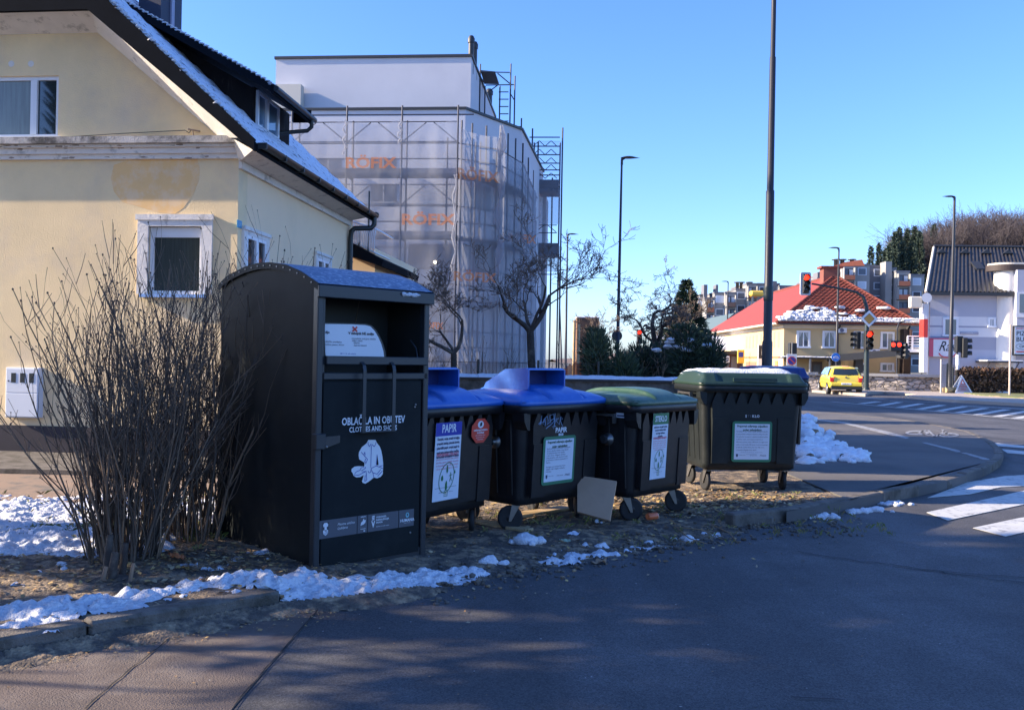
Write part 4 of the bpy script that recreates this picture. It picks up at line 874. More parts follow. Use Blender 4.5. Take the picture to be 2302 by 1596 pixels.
# front wall with openings: built from slabs between openings
w1 = (-9, ) ; lo = FH.rect(337, 533, 450, 662); up = FH.rect(-60, 172, 131, 310)
def wallband(x0, x1, z0, z1_, m=M_plas): mb.box(x0, x1, 0, .3, z0, z1_, m)
LX0, LX1, LZ0, LZ1 = lo[0] - .02, lo[1] + .02, lo[2] - .0, lo[3] + .14
mb.box(-8, LX0, 0, .3, .42, 4.03, M_plas); mb.box(LX1, 0, 0, .3, .42, 4.03, M_plas); mb.box(LX0, LX1, 0, .3, .42, LZ0, M_plas); mb.box(LX0, LX1, 0, .3, LZ1, 4.03, M_plas)
UX0, UX1, UZ0, UZ1 = up[0], up[1], up[2], up[3]
def gab(xa, xb, za, zb): mb.box(xa, xb, 0, .3, za, zb, M_plas)
gab(-8, UX0, 4.26, 5.8); gab(UX0, UX1, 4.26, UZ0); gab(UX0, UX1, UZ1, 5.8); 
mb.xz([(UX1, 4.26), (.0, 4.26), (.0, 4.3), (-1.7, 5.8), (UX1, 5.8)], 0, .3, M_plas)
# side wall (a run of slabs around its windows)
mb.box(-.3, 0, .3, DEP, .42, 4.1, M_plasL); mb.xz([(-8, .42), (0, .42), (0, 4.2), (-2, 6.0), (-8, 6.0)], DEP, DEP + .28, M_plasL)
mb.build('wall', house)
mb = MB(); mb.box(-8, .03, -.03, .3, -.12, .42, M_plinth); mb.box(-.3, .03, .3, DEP, -.12, .42, M_plinth); mb.build('plinth', house)
# renewed plaster patch
mb = MB(); P = []
for x, y in [(790, 968), (1195, 966), (1210, 1020), (1205, 1090), (1170, 1180), (1110, 1260), (1060, 1295), (950, 1285), (850, 1255), (740, 1225), (690, 1160), (672, 1080), (690, 1000)]: P.append(h1(x, y))
mb.xz(P, -.003, 0.0005, M_patch); mb.build('plaster_patch', house)['label'] = 'rounded fresh ochre plaster patch above the lower window'
# bare spots where plaster has flaked
# cornice: three stepped mouldings, top ledge weathered
mb = MB(); M_ledge = mat('weathered_ledge', (.45, .43, .42), .9, .2, 4, bump=.4, bscale=40, col2=(.06, .06, .065), c2=(.46, .6), c2scale=2.2)
cz = [h1(700, y)[1] for y in (968, 940, 905, 888, 848)]
mb.box(-8, .03, -.05, 0, cz[0], cz[1] + .001, M_trim); mb.box(-8, .06, -.09, 0, cz[1] + .001, cz[2], M_trim); mb.box(-8, .1, -.14, 0, cz[2], cz[3], M_trim)
mb.box(-8, .14, -.2, .0, cz[3], cz[4], M_ledge); mb.quad((-8, -.2, cz[4] + .001), (.14, -.2, cz[4] + .001), (.14, 0, cz[4] + .04), (-8, 0, cz[4] + .04), M_ledge)
# peeled patches on the cornice
M_peel = mat('peeled', (.3, .24, .2), .95, .2, 20)
rr = random.Random(4)
for k in range(36):
    x = -rr.uniform(.4, 2.6) if k < 24 else -rr.uniform(2.2, 3.3); z = cz[2] + rr.uniform(-.02, .03) if k % 3 else cz[0] + rr.uniform(.0, .03); s = rr.uniform(.01, .06); d = -.142 if z > cz[2] else (-.093 if z > cz[1] else -.053)
    z = min(z, cz[3] - .01) if z > cz[2] else z
    n = 7; mb.add([(x + s * math.cos(2 * PI * q / n) * rr.uniform(.5, 1.3), d, z + s * .25 * math.sin(2 * PI * q / n) * rr.uniform(.4, 1.2)) for q in range(n)], [tuple(range(n))], M_peel)
mb.build('cornice', house)
# soffit / cove under the verge
mb = MB()
def soff(a, b, m=M_trim): mb.add([a[0], b[0], b[1], a[1]], [(0, 1, 2, 3)], m)
A_up = h1(545, 65, -.36); A_lo = h1(1440, 835, -.36); B_up = h1(590, 200, -.004); B_lo = h1(1330, 835, -.004)
Lf = (-8, A_up[1])
mb.add([(A_up[0], -.36, A_up[1]), (A_lo[0], -.36, A_lo[1]), (B_lo[0], -.004, B_lo[1]), (B_up[0], -.004, B_up[1])], [(0, 1, 2, 3)], M_trim)
mb.add([(-8, -.36, A_up[1]), (A_up[0], -.36, A_up[1]), (B_up[0], -.004, B_up[1]), (-8, -.004, B_up[1])], [(0, 1, 2, 3)], M_trim)
# side soffit: from the wall line to the gutter
mb.add([(.0, -.0, 3.99), (.34, -.36, 4.06), (.34, DEP, 4.06), (.0, DEP, 3.99)], [(3, 2, 1, 0)], M_trim)
mb.add([(.0, -.0, 3.99), (0, -.2, 4.25), (.34, -.36, 4.06)], [(0, 1, 2)], M_trim)
mb.box(0.0, .05, 0, DEP, 3.9, 3.995, M_trim)
mb.build('soffit', house)
mb = MB(); mb.tube([h1(455, 100, -.2)[:1] + (-.28, h1(455, 100, -.2)[1]), h1(545, 140, -.05)[:1] + (-.02, h1(545, 140, -.05)[1])], .035, 4, M_roofd); mb.build('bracket', house)
# verge and roof
mb = MB(); V = -.4
up_ = h1(600, 0, V); lo_ = h1(1500, 865, V)
P = [h1(0, 70, V), h1(545, 65, V), h1(1440, 835, V), h1(1480, 866, V), h1(1680, 900, V), (EX + .03, rz_(EX) + .03), (-1.62, rz_(-1.62) + .03), (-1.72, ZH + .17), (-8, ZH + .17), (-8, h1(0, 70, V)[1])]
P = [(-8, A_up[1] - .01), (A_up[0], A_up[1] - .01), (A_lo[0] + .03, A_lo[1] - .02), (EX + .03, EZ - .12), (EX + .03, rz_(EX) + .04), (-1.62, rz_(-1.62) + .04), (-1.7, ZH + .17), (-8, ZH + .17)]
mb.xz(P, V - .03, V + .03, M_roofd)
mb.build('verge_board', house)
M_tile = mat('snowy_tiles', (.66, .7, .78), .55, .08, 10, bump=.4, bscale=60, col2=(.04, .035, .04), c2=(.57, .63), c2scale=9)
mb = MB()
def rp(u, v):   # right roof plane; u along slope from eave, v along depth
    x = EX + .05 - u * 3.4; y = V + v * (DEP - V + .35)
    n = .012 * abs(math.sin(y * PI / .22)) + .05 * ((u * 3.4 * 1.35 / .33) % 1.)
    return (x, y, rz_(x) + .03 + n)
mb.grid(rp, 130, 110, M_tile); mb.xz([(EX + .05, rz_(EX + .05) + .02), (EX + .05, rz_(EX + .05) - .08), (-3.05, rz_(-3.05) - .08), (-3.05, rz_(-3.05) + .02)], V + .03, DEP + .35, M_roofd)
mb.add([(-8, V, ZH + .17), (-1.7, V, ZH + .17), (-3.2, 1.5, 7.3), (-8, 1.5, 7.3)], [(0, 1, 2, 3)], M_tile)
mb.add([(-3.05, 1.5, rz_(-3.05)), (-3.05, 5.4, rz_(-3.05)), (-8, 5.4, rz_(-3.05)), (-8, 1.5, rz_(-3.05))], [(0, 1, 2, 3)], M_roofd)
mb.add([(-1.7, V, ZH + .17), (EX, V, rz_(EX)), (-3.05, 1.5, rz_(-3.05)), (-3.2, 1.5, 7.3)], [(0, 2, 3)], M_tile)
# lumps of snow along the verge
for k in range(46):
    x = EX - .1 - k * .05; mb.blob((x, V + .03 + .01 * math.sin(k * 2.1), rz_(x) + .05), (.06, .05, .022 + .012 * math.sin(k * 1.7)), M_snow, k, .3, 5)
for k in range(20): mb.blob((-1.9 - .3 * k, V + .02, ZH + .19), (.13, .05, .02), M_snow, k, .4, 5)
mb.build('roof', house)
# gutter and downpipe
mb = MB()
gy0, gy1 = V + .05, DEP + .3; gxx = EX + .1
for k in range(24):
    y0 = gy0 + (gy1 - gy0) * k / 24; y1 = gy0 + (gy1 - gy0) * (k + 1) / 24; n = 8; vs = []
    for y in (y0, y1):
        for q in range(n + 1): a = PI + PI * q / n; vs.append((gxx + .065 * math.cos(a), y, EZ + .0 + .065 * math.sin(a)))
    mb.add(vs, [(q, q + 1, n + 2 + q, n + 1 + q) for q in range(n)], M_gut, True)
    if k % 3 == 0: mb.box(gxx - .068, gxx + .068, y0, y0 + .02, EZ - .075, EZ + .005, M_gut)
mb.lathe([(.064, 0), (.064, .004)], 16, M_gut, T(gxx, gy1, EZ) @ Matrix.Rotation(PI / 2, 4, 'X'))
mb.build('gutter', house)
py_, pz_ = DEP - .02, 0
mb = MB(); mb.tube([(gxx, gy1 - .12, EZ - .06), (gxx, gy1 - .12, EZ - .2), (gxx - .05, gy1 - .16, EZ - .27), (.12, DEP - .02, EZ - .3), (.07, DEP - .04, EZ - .36), (.06, DEP - .05, EZ - .5), (.06, DEP - .05, .1)], .05, 10, M_gut)
for z in (3.2, 2.2, 1.2): mb.lathe([(.058, 0), (.058, .03)], 12, M_gut, T(.06, DEP - .05, z))
mb.build('downpipe', house)
# windows
def window(parent, x0, x1, z0, z1_, panes, trim=0., depth=.06, gm=None, blind=0., sill=None, y=0., axis='x'):
    """window on the front plane y (or on plane x=y when axis='y', then x0..x1 run along y)"""
    M = Matrix() if axis == 'x' else rz(PI / 2)        # local x -> y, local -y -> +x
    mb = MB(M @ (T(0, y, 0) if axis == 'x' else T(0, -y, 0))); f = .05
    mb.box(x0, x1, depth - .02, depth + .03, z0, z0 + f, M_pvc); mb.box(x0, x1, depth - .02, depth + .03, z1_ - f - blind, z1_, M_pvc)
    mb.box(x0, x0 + f, depth - .02, depth + .03, z0 + f, z1_ - f - blind, M_pvc); mb.box(x1 - f, x1, depth - .02, depth + .03, z0 + f, z1_ - f - blind, M_pvc)
    for p in panes[1:-1]: xm = x0 + (x1 - x0) * p; mb.box(xm - f * .9, xm + f * .9, depth - .03, depth + .03, z0 + f, z1_ - f - blind, M_pvc)
    if trim:
        t = trim; mb.box(x0 - t, x0, -.03, .05, z0 - t * .0, z1_ + t, M_trim); mb.box(x1, x1 + t, -.03, .05, z0, z1_ + t, M_trim); mb.box(x0, x1, -.03, .05, z1_, z1_ + t, M_trim); mb.box(x0 - t * 1.15, x1 + t * 1.15, -.05, -.029, z1_ + t * .55, z1_ + t * 1.05, M_trim)
    if sill: mb.box(x0 - .08, x1 + .08, -.09, depth, z0 - .045, z0 - .002, sill)
    o = mb.build('window', parent); mb = MB(M @ (T(0, y, 0) if axis == 'x' else T(0, -y, 0)))
    for i, (a, b) in enumerate(zip(panes[:-1], panes[1:])):
        mb.box(x0 + (x1 - x0) * a + .04, x0 + (x1 - x0) * b - .04, depth + .005, depth + .012, z0 + .04, z1_ - .04 - blind, (gm[i] if gm else M_gl))
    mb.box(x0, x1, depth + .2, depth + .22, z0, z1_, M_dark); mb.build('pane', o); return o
M_curt = mat('curtain_glass', (.16, .2, .2), .25, .25, 6, stretch=(5, 5, .3), spec=.6)
window(house, LX0, LX1, LZ0, LZ1, (0, 1), trim=.15, blind=.09, sill=mat('blue_sill', (.25, .42, .75), .4), gm=[mat('net_curtain', (.045, .055, .05), .2, .4, 8, stretch=(6, 6, .3))])
window(house, UX0, UX1, UZ0, UZ1, (0, .7, 1), depth=.05, gm=[M_curt, M_gl], sill=M_pvc)
# side windows
for (a, b, c, d) in ((1480, 1392, 1600, 1640), (1912, 1538, 1985, 1640)):
    ya, za = FH.onx(*z1(a, c if 0 else b), .0); yb, zb = FH.onx(*z1(c, b + 60), .0)
    window(house, ya, yb, za - 1.15, za - .06, (0, .5, 1), trim=.1, axis='y', y=.012, depth=-.005, gm=[M_gl, M_gl])
# house number
yy, zz1 = FH.onx(*z1(1446, 1358), 0); mb = MB(); mb.box(.001, .012, yy - .07, yy + .07, zz1 - .05, zz1 + .05, mat('number_blue', (.06, .3, .5), .4)); mb.text('3', .07, M_white, T(.014, yy, zz1 - .025) @ rz(PI / 2) @ FRONT, 'CENTER'); mb.build('house_number', house)
# dormer: cheek, front face, roof, window, gutter
mb = MB(); YD = 1.5; xd = -.42
mb.xz([(-.06, rz_(-.06)), (xd, 4.86), (xd, 5.42), (-2.7, 6.7), (-3.2, 7.4)], YD, YD + .05, M_boards)
mb.box(xd - .04, xd, YD, 3.0, 4.75, 5.45, M_boards); mb.xz([(-.06, rz_(-.06) + .02), (xd, 4.86), (xd, 4.75), (-.06, rz_(-.06))], YD, 3.1, M_boards)
dm = mb.build('dormer', house)
YR = YD - .4; q = [FH.onf(*z1(x, y), YR) for x, y in ((740, 0), (1160, 235), (1500, 425), (1650, 512))]; q2 = [(a, b - .12) for a, b in q]
mb.xz(q + q2[::-1], YR, YR + .04, M_roofd)
YF = min(FH.onx(*z1(1885, 690), q[-1][0])[0], 3.6)
for a, b in zip(q[:-1], q[1:]):
    mb.add([(a[0], YR, a[1] + .01), (b[0], YR, b[1] + .01), (b[0], YF, b[1] + .01), (a[0], YF, a[1] + .01)], [(0, 1, 2, 3)], M_tile)
    mb.add([(a[0], YR + .05, a[1] - .1), (b[0], YR + .05, b[1] - .1), (b[0], YF, b[1] - .1), (a[0], YF, a[1] - .1)], [(3, 2, 1, 0)], M_boards)
    n = int(max(2, abs(b[0] - a[0]) / .07))
    for k in range(n): t = k / n; mb.blob((a[0] + (b[0] - a[0]) * t, YR + .02, a[1] + (b[1] - a[1]) * t + .012), (.05, .04, .014), M_snow, k, .35, 4)
gx0, gz0 = q[-1]
for k in range(22): mb.blob((gx0 - .03, YR + (YF - YR) * k / 21, gz0 + .015), (.05, .06, .016), M_snow, k, .35, 4)
mb.box(gx0 - .02, gx0 + .02, YR, YF, gz0 - .13, gz0, M_roofd); mb.box(gx0 - .3, gx0, YF - .03, YF, gz0 - .1, gz0 + .1, M_roofd)
mb.build('dormer_roof', house)
mb = MB(); mb.tube([(gx0 + .05, YR, gz0 - .06), (gx0 + .05, YF + .02, gz0 - .06)], .045, 8, M_gut)
mb.tube([(gx0 + .04, YF - .1, gz0 - .08), (gx0 + .04, YF - .1, gz0 - .2), (gx0 - .03, YF - .1, gz0 - .26), (xd - .0, YF - .35, gz0 - .36)], .035, 8, M_gut); mb.build('dormer_gutter', house)
print('dormer', q, YF)
mb = MB(); y0, z0 = FH.onx(*z1(1552, 600), xd); y1, zr_ = FH.onx(*z1(1662, 680), xd)
window(house, YD + .06, YD + .95, 4.86, 5.42, (0, .42, 1), axis='y', y=-xd * -1 + .0 if False else xd, depth=-.02, gm=[M_glb, M_glb])
# chimney
mb = MB(); a = h1(840, 0, 2.2)[0]; b = h1(975, 0, 2.2)[0]; zt = h1(900, 112, 2.2)[1]; mb.box(a, b, 2.2, 2.9, 5, zt + 2.2, mat('chimney_dark', (.02, .025, .05), .6, .1, 3)); mb.box(a - .05, b + .05, 2.15, 2.95, zt + 2.2, zt + 2.28, M_roofd); mb.build('chimney', house)
mb = MB(); a = h1(1003, 0, 2.5); b = h1(1038, 150, 2.5); mb.box(a[0], b[0], 2.5, 2.6, b[1] - 1.2, b[1] + 2.2, mat('flue_steel', (.3, .3, .4), .5, .1, 4)); mb.build('flue_pipe', house)
# lightning/guy wire and bracket on the wall
mb = MB(); P = [h1(*p, -.06) for p in ((-100, 858), (300, 838), (700, 812), (1120, 790), (1145, 806), (1160, 785))]; mb.tube([(x, -.06, z) for x, z in P], .006, 5, M_gut, cap=False)
P = [h1(*p, -.08) for p in ((1140, 785), (1195, 787))]; mb.tube([(x, -.1 + .1 * i, z) for i, (x, z) in enumerate(P)], .012, 5, M_peel); P = [h1(*p, -.02) for p in ((1168, 787), (1172, 820), (1160, 840))]; mb.tube([(x, -.03, z) for x, z in P], .01, 5, M_peel); mb.build('guy_wire', house)
# two plaster blobs over upper window
mb = MB(); 
for p in ((68, 388), (187, 388)): x, z = h1(*p); mb.lathe([(.05, 0), (.04, .008)], 9, M_trim, T(x, .004, z) @ Matrix.Rotation(PI / 2, 4, 'X'))
mb.build('plaster_daub', house)
# meter box
bx = FH.rect(23, 868 - 42, 97, 938); mb = MB(); mb.rbox(bx[0], bx[1], -.1, .02, bx[2], bx[3], mat('meter_white', (.62, .66, .74), .45, .06, 4), .008); W_, H_ = bx[1] - bx[0], bx[3] - bx[2]
mb.rbox(bx[0] + .015, bx[1] - .015, -.108, -.09, bx[2] + H_ * .5, bx[3] - .015, M_pvc, .004); mb.rbox(bx[0] + .015, bx[1] - .015, -.108, -.09, bx[2] + .015, bx[2] + H_ * .485, M_pvc, .004)
for k in range(3): xx = bx[0] + W_ * (.18 + .27 * k); mb.rbox(xx, xx + W_ * .14, -.113, -.105, bx[2] + H_ * .7, bx[2] + H_ * .89, M_gl, .002)
mb.lathe([(.012, 0), (.01, .006)], 8, M_black, T(bx[0] + W_ * .1, -.108, bx[2] + H_ * .73) @ Matrix.Rotation(PI / 2, 4, 'X')); mb.text('!', .035, M_black, face(bx[0] + W_ * .5, -.112, bx[2] + H_ * .65), 'CENTER')
mb.build('meter_box', house)
# rear annex with low roof and wavy white balcony railing
an = thing('house_annex', 'low beige rear wing with dark roof edge and white balcony railing behind the downpipe', 'building', hl, hr_)
mb = MB(); YA = 6.2; ax1 = FH.onf(843, 590, YA)[0]; mb.box(-5, ax1, YA, YA + 4, -.1, FH.onf(800, 575, YA)[1] + .15, M_plasL); mb.build('wall', an)
mb = MB(); P = [FH.onf(*p, YA - .4) for p in ((770, 548), (790, 545), (862, 585), (858, 598), (770, 570))]; mb.xz(P, YA - .4, YA + 3, M_roofd); mb.build('roof', an)
mb = MB(); yb = YA - .2
T0 = FH.onf(788, 497, yb); T1 = FH.onf(845, 515, yb); B0 = FH.onf(788, 540, yb); B1 = FH.onf(838, 566, yb)
mb.tube([(T0[0] - .8, yb, T0[1] + .1), (T0[0], yb, T0[1]), (T1[0] - .02, yb, T1[1]), (T1[0], yb + .05, T1[1]), (T1[0], yb + 1.4, T1[1])], .022, 6, M_pvc); mb.tube([(T0[0] - .8, yb, B0[1] + .2), (B0[0], yb, B0[1]), (B1[0], yb, B1[1]), (B1[0], yb + 1.4, B1[1])], .018, 6, M_pvc)
for k in range(-8, 16):
    t = k / 15; x = T0[0] + (T1[0] - T0[0]) * t; zt = T0[1] + (T1[1] - T0[1]) * t; zb = B0[1] + (B1[1] - B0[1]) * t; bow = .04 * math.sin(k)
    mb.tube([(x, yb, zt), (x - .015, yb - .05, (zt * .6 + zb * .4)), (x - .03, yb, zb)], .012, 5, M_pvc, cap=False)
mb.build('balcony_railing', an)
mb = MB(); 
for px in (808, 829): x, z = FH.onf(px, 500, yb); mb.tube([(x, yb, z - .7), (x, yb, FH.onf(px, 430 if px > 815 else 520, yb)[1])], .02, 5, M_gut)
mb.build('post', an)
# ================================================================== WHITE BUILDING UNDER RENOVATION + SCAFFOLD
def z2(x, y): return (600 + x * .401) * .95, (60 + y * .401) * .95
bl, br_ = (-1.69, 29.6, .0), -math.radians(5.)
FB = Fr(bl, br_); bld = thing('white_building', 'white rendered flat roofed building under renovation behind scaffold nets', 'building', bl, br_)
M_rend = mat('white_render', (.6, .6, .63), .9, .05, .6, bump=.08, bscale=30, col2=(.53, .53, .58), c2=(.5, .75), c2scale=.35)
M_rendg = mat('grey_render', (.42, .42, .44), .9, .05, .6)
M_metal = mat('parapet_metal', (.03, .032, .036), .5)
def b2(x, y, d=0.): return FB.onf(*z2(x, y), d)
zt = b2(900, 500)[1]; xr2, zr2 = 0, 0
p2 = AT(*z2(1583, 612), 32.2); l2 = FB.I @ p2             # chamfer end
mb = MB()
poly = [(-11, 0), (0, 0), (l2.x, l2.y), (l2.x + .4, 10), (-11, 10)]
mb.prism(poly, -.2, zt, M_rend); ztm = zt
mb.prism([(-11.05, -.05), (.03, -.05), (l2.x + .06, l2.y - .03), (l2.x + .46, 10.05), (-11.05, 10.05)], zt, zt + .08, M_metal)
# upper set-back block
d2 = 1.6; a = b2(133, 200, d2); c = b2(1285, 190, d2); zt2 = (a[1] + c[1]) / 2
mb.box(a[0], c[0], d2, 9.5, zt + .08, zt2, M_rend); mb.box(a[0] - .05, c[0] + .05, d2 - .05, 9.55, zt2, zt2 + .09, M_metal)
a = b2(70, 350, 1.2); c = b2(277, 480, 1.2); mb.box(a[0], c[0], 1.2, 1.55, c[1] - 1.2, a[1], mat('beige_block', (.62, .58, .5), .85))
# far wing
a = AT(*z2(1535, 640), 37); la = FB.I @ a; mb.box(l2.x - 1, l2.x + .55, 10, 12, -.2, zt - 1.0, M_rendg)
mb.build('wall', bld)
mb = MB()
for (x, y0, y1, d) in ((1283, 65, 190, d2 + .5), (1303, 100, 230, d2 + 1.5), (1390, 378, 470, d2 + 7)):
    mb = MB(); p = b2(x, y1, d); q_ = b2(x, y0, d); r = .1 + .03 * (d > 6); mb.lathe([(r, p[1] - .6), (r, q_[1] - .25)], 10, M_metal, T(p[0], d, 0)); mb.lathe([(r * 1.25, q_[1] - .25), (r * 1.3, q_[1] - .1), (r * .8, q_[1])], 10, M_metal, T(p[0], d, 0)); mb.build('flue', bld)
def bwin(x0, y0, x1, y1, m=None, fr=True):
    a = b2(x0, y0, -.02); c = b2(x1, y1, -.02); mb = MB(); mb.box(a[0], c[0], -.012, .0, c[1], a[1], m or mat('window_grey', (.11, .12, .15), .3)); 
    mb.box(a[0] + .03, c[0] - .03, -.03, -.012, c[1] - .04, c[1], M_rendg); xm = (a[0] + c[0]) / 2
    if fr: mb.box(xm - .02, xm + .02, -.018, -.012, c[1], a[1], M_rendg)
    mb.build('window', bld)
for r in [(365, 785, 517, 860), (688, 785, 842, 850), (692, 940, 842, 1042), (1310, 790, 1425, 860)]: 
    if r[0] < 1200: bwin(*r)
bwin(915, 1290, 1170, 1420, glass('shop_glass', (.12, .13, .17)))
# warm lit lamp inside
mb = MB(); a = b2(1072, 1398, -.03); mb.lathe([(.045, 0), (.045, .03)], 12, mat('lamp_glow', (1, .9, .7), .5, emit=(1, .85, .55, 6)), T(a[0], -.03, a[1]) @ Matrix.Rotation(PI / 2, 4, 'X')); mb.build('lamp', bld)
# chamfer windows
def onchamfer(px, py):
    n = Vector((l2.y, -l2.x, 0)); n.normalize(); e = FB.I @ EYE; dd = FB.I.to_3x3() @ ray(px, py); t = -(e.dot(n)) / dd.dot(n); p = e + dd * t; return (p.x ** 2 + p.y ** 2) ** .5, p.z, n
ch = Vector((l2.x, l2.y, 0)).normalized()
for (x0, y0, x1, y1) in ((1310, 930, 1400, 1085), (1290, 1290, 1420, 1450)):
    s0, z0, n = onchamfer(*z2(x0, y1)); s1, z1_, n = onchamfer(*z2(x1, y0)); mb = MB(Matrix(((ch.x, n.x, 0, 0), (ch.y, n.y, 0, 0), (0, 0, 1, 0), (0, 0, 0, 1)))); mb.box(s0, s1, .005, .02, z0, z1_, mat('window_grey', (.11, .12, .15), .3)); mb.build('window', bld)
# ---- scaffold (front run, chamfer run and far tower)
M_tubes = mat('scaffold_steel', (.06, .06, .075), .5, .15, 5, metal=.4); M_deck = mat('scaffold_deck', (.16, .16, .18), .8, .15, 3)
sc = thing('scaffold', 'steel pipe scaffold with decks wrapped in white netting round the white building', 'scaffold', bl, br_)
fram, deck = MB(), MB()
SY0, SY1 = -.45, -1.15
zl = [b2(900, y, SY1)[1] for y in (1620, 1250, 880)]; zd = [zl[0] - 2.0] + zl
xs_ = [b2(x, 700, SY1)[0] for x in (-430, -100, 225, 550, 875, 1205)]
def R(pts, r=.03, b=None): (b or fram).tube(pts, r, 5, M_tubes, cap=False)
ztop = b2(875, 475, SY1)[1]
for i, x in enumerate(xs_):
    R([(x, SY1, -.1), (x, SY1, ztop)], .032); R([(x + .02, SY0, -.1), (x + .02, SY0, ztop - .3)], .032)
    for z in zd: R([(x, SY1, z - .05), (x + .02, SY0, z - .05)])
for k, z in enumerate(zd):
    deck.box(xs_[0], xs_[-1], SY1 + .05, SY0 - .03, z, z + .06, M_deck); deck.box(xs_[0], xs_[-1], SY1 + .01, SY1 + .03, z + .06, z + .2, M_deck)
    R([(xs_[0], SY1, z + .5), (xs_[-1], SY1, z + .5)], .02); R([(xs_[0], SY1, z + 1.), (xs_[-1], SY1, z + 1.)], .02)
for lv, z in enumerate(zd[1:] + [2 * zd[3] - zd[2]]):
    for i in range(len(xs_) - 1):
        a, b = xs_[i], xs_[i + 1]; m_ = (a + b) / 2
        R([(a + .05, SY1, z - .95), (m_ - .12, SY1, z - .35)], .017); R([(b - .05, SY1, z - .95), (m_ + .12, SY1, z - .35)], .017)
        R([(a, SY1, z - .33), (b, SY1, z - .33)], .017); R([(a, SY1, z - .97), (b, SY1, z - .97)], .017)
R([(xs_[0], SY1, ztop - .28), (xs_[-1] + .5, SY1, ztop - .3)], .022)
# chamfer + side run
path = [Vector((xs_[-1], SY1, 0)), Vector(((FB.I @ AT(*z2(1450, 1000), 29.3)).xy.to_3d())), Vector(((FB.I @ AT(*z2(1585, 1000), 31.3)).xy.to_3d())), Vector(((FB.I @ AT(*z2(1675, 1000), 38)).xy.to_3d()))]
for a, b in zip(path[:-1], path[1:]):
    t = (b - a).normalized(); n = Vector((-t.y, t.x, 0)) * .7; n_ = 3
    for k in range(n_ + 1):
        p = a.lerp(b, k / n_); R([p + Vector((0, 0, -.1)), p + Vector((0, 0, ztop - .5))], .03); 
        if k % 2 == 0: R([p + n, p + n + Vector((0, 0, ztop - .9))], .03)
    for z in zd:
        R([a + Vector((0, 0, z + .5)), b + Vector((0, 0, z + .5))], .02); R([a + Vector((0, 0, z + 1)), b + Vector((0, 0, z + 1))], .02)
        vs = [a, b, b + n, a + n]; deck.add([(v.x, v.y, z) for v in vs] + [(v.x, v.y, z + .06) for v in vs], [(0, 1, 2, 3), (7, 6, 5, 4), (0, 4, 5, 1), (1, 5, 6, 2), (2, 6, 7, 3), (3, 7, 4, 0)], M_deck)
# roof top access tower (upper right of the upper block)
def P3(x, y, Y): return FB.I @ AT(*z2(x, y), Y)
Yt = 33.5
for (x, y0, y1, dy) in ((1333, 230, 540, 0), (1363, 360, 540, 1), (1512, 228, 610, 0), (1537, 300, 640, 1), (1450, 360, 600, .5), (1260, 510, 560, 0), (1580, 550, 620, 0)):
    a = P3(x, y1 + 20, Yt + dy); b = P3(x, y0, Yt + dy); R([a, (a.x, a.y, b.z)], .03)
for k in range(8): y = 395 + k * 43; R([P3(1447, y, Yt), P3(1505, y, Yt)], .02)
for (p, q_) in (((1333, 277), (1512, 280)), ((1370, 355), (1537, 352)), ((1440, 285), (1512, 345)), ((1440, 355), (1380, 400)), ((1345, 565), (1450, 570)), ((1450, 595), (1585, 600)), ((1363, 340), (1333, 300)), ((1512, 400), (1537, 440))): R([P3(*p, Yt), P3(*q_, Yt)], .022)
a, b, c, d = P3(1340, 275, Yt), P3(1425, 283, Yt), P3(1448, 350, Yt + 1), P3(1362, 348, Yt + 1); deck.add([a, b, c, d, a + Vector((0, 0, .06)), b + Vector((0, 0, .06)), c + Vector((0, 0, .06)), d + Vector((0, 0, .06))], [(0, 1, 2, 3), (7, 6, 5, 4), (0, 4, 5, 1), (1, 5, 6, 2), (2, 6, 7, 3), (3, 7, 4, 0)], M_deck)
# far right tower
Y3 = 38.
for (x, y0) in ((1628, 610), (1640, 660), (1663, 690), (1806, 605), (1793, 660), (1750, 900)):
    a = P3(x, 1700, Y3 + (1 if x in (1640, 1793) else 0)); b = P3(x, y0, Y3); R([(a.x, a.y, -.1), (a.x, a.y, b.z)], .036)
for y in (662, 715, 765, 815, 855, 885, 915, 955): R([P3(1628, y, Y3), P3(1808, y, Y3)], .026); 
for y in (715, 765, 815, 855, 905):
    for x in (1650, 1720): R([P3(x, y, Y3), P3(x + 35, y - 32, Y3)], .018); R([P3(x + 70, y, Y3), P3(x + 37, y - 32, Y3)], .018)
for y in (1180, 1225, 1310, 1470): R([P3(1655, y, Y3), P3(1790, y, Y3)], .02)
R([P3(1663, 1220, Y3), P3(1715, 1180, Y3)], .018); R([P3(1785, 1220, Y3), P3(1735, 1180, Y3)], .018)
for (y0, y1) in ((955, 985), (1340, 1355)):
    a = P3(1630, y0, Y3); b = P3(1800, y0, Y3); z = P3(1700, y1, Y3).z; deck.box(a.x, b.x, a.y, a.y + 1.2, z, z + .5, M_deck)
fram.build('tube_frame', sc); deck.build('deck', sc)
# ---- netting: real semi-open cloth
def netmat(name, col, al):
    m = mat(name, col, .8, .12, 2.5, stretch=(1, 1, .25)); t = m.node_tree; N = t.nodes; L = t.links
    b = N['Principled BSDF']; ms = N.new('ShaderNodeMixShader'); tr = N.new('ShaderNodeBsdfTransparent'); tl = N.new('ShaderNodeBsdfTranslucent'); ad = N.new('ShaderNodeMixShader'); ad.inputs[0].default_value = .45
    tl.inputs[0].default_value = (*col, 1); L.new(b.outputs[0], ad.inputs[1]); L.new(tl.outputs[0], ad.inputs[2]); ms.inputs[0].default_value = al
    L.new(tr.outputs[0], ms.inputs[1]); L.new(ad.outputs[0], ms.inputs[2]); L.new(ms.outputs[0], N['Material Output'].inputs[0]); return m
M_net = netmat('white_net', (.62, .63, .68), .4); M_net2 = netmat('grey_net', (.4, .41, .46), .5); M_orange = mat('orange_print', (.7, .22, .06), .8, alpha=.62)
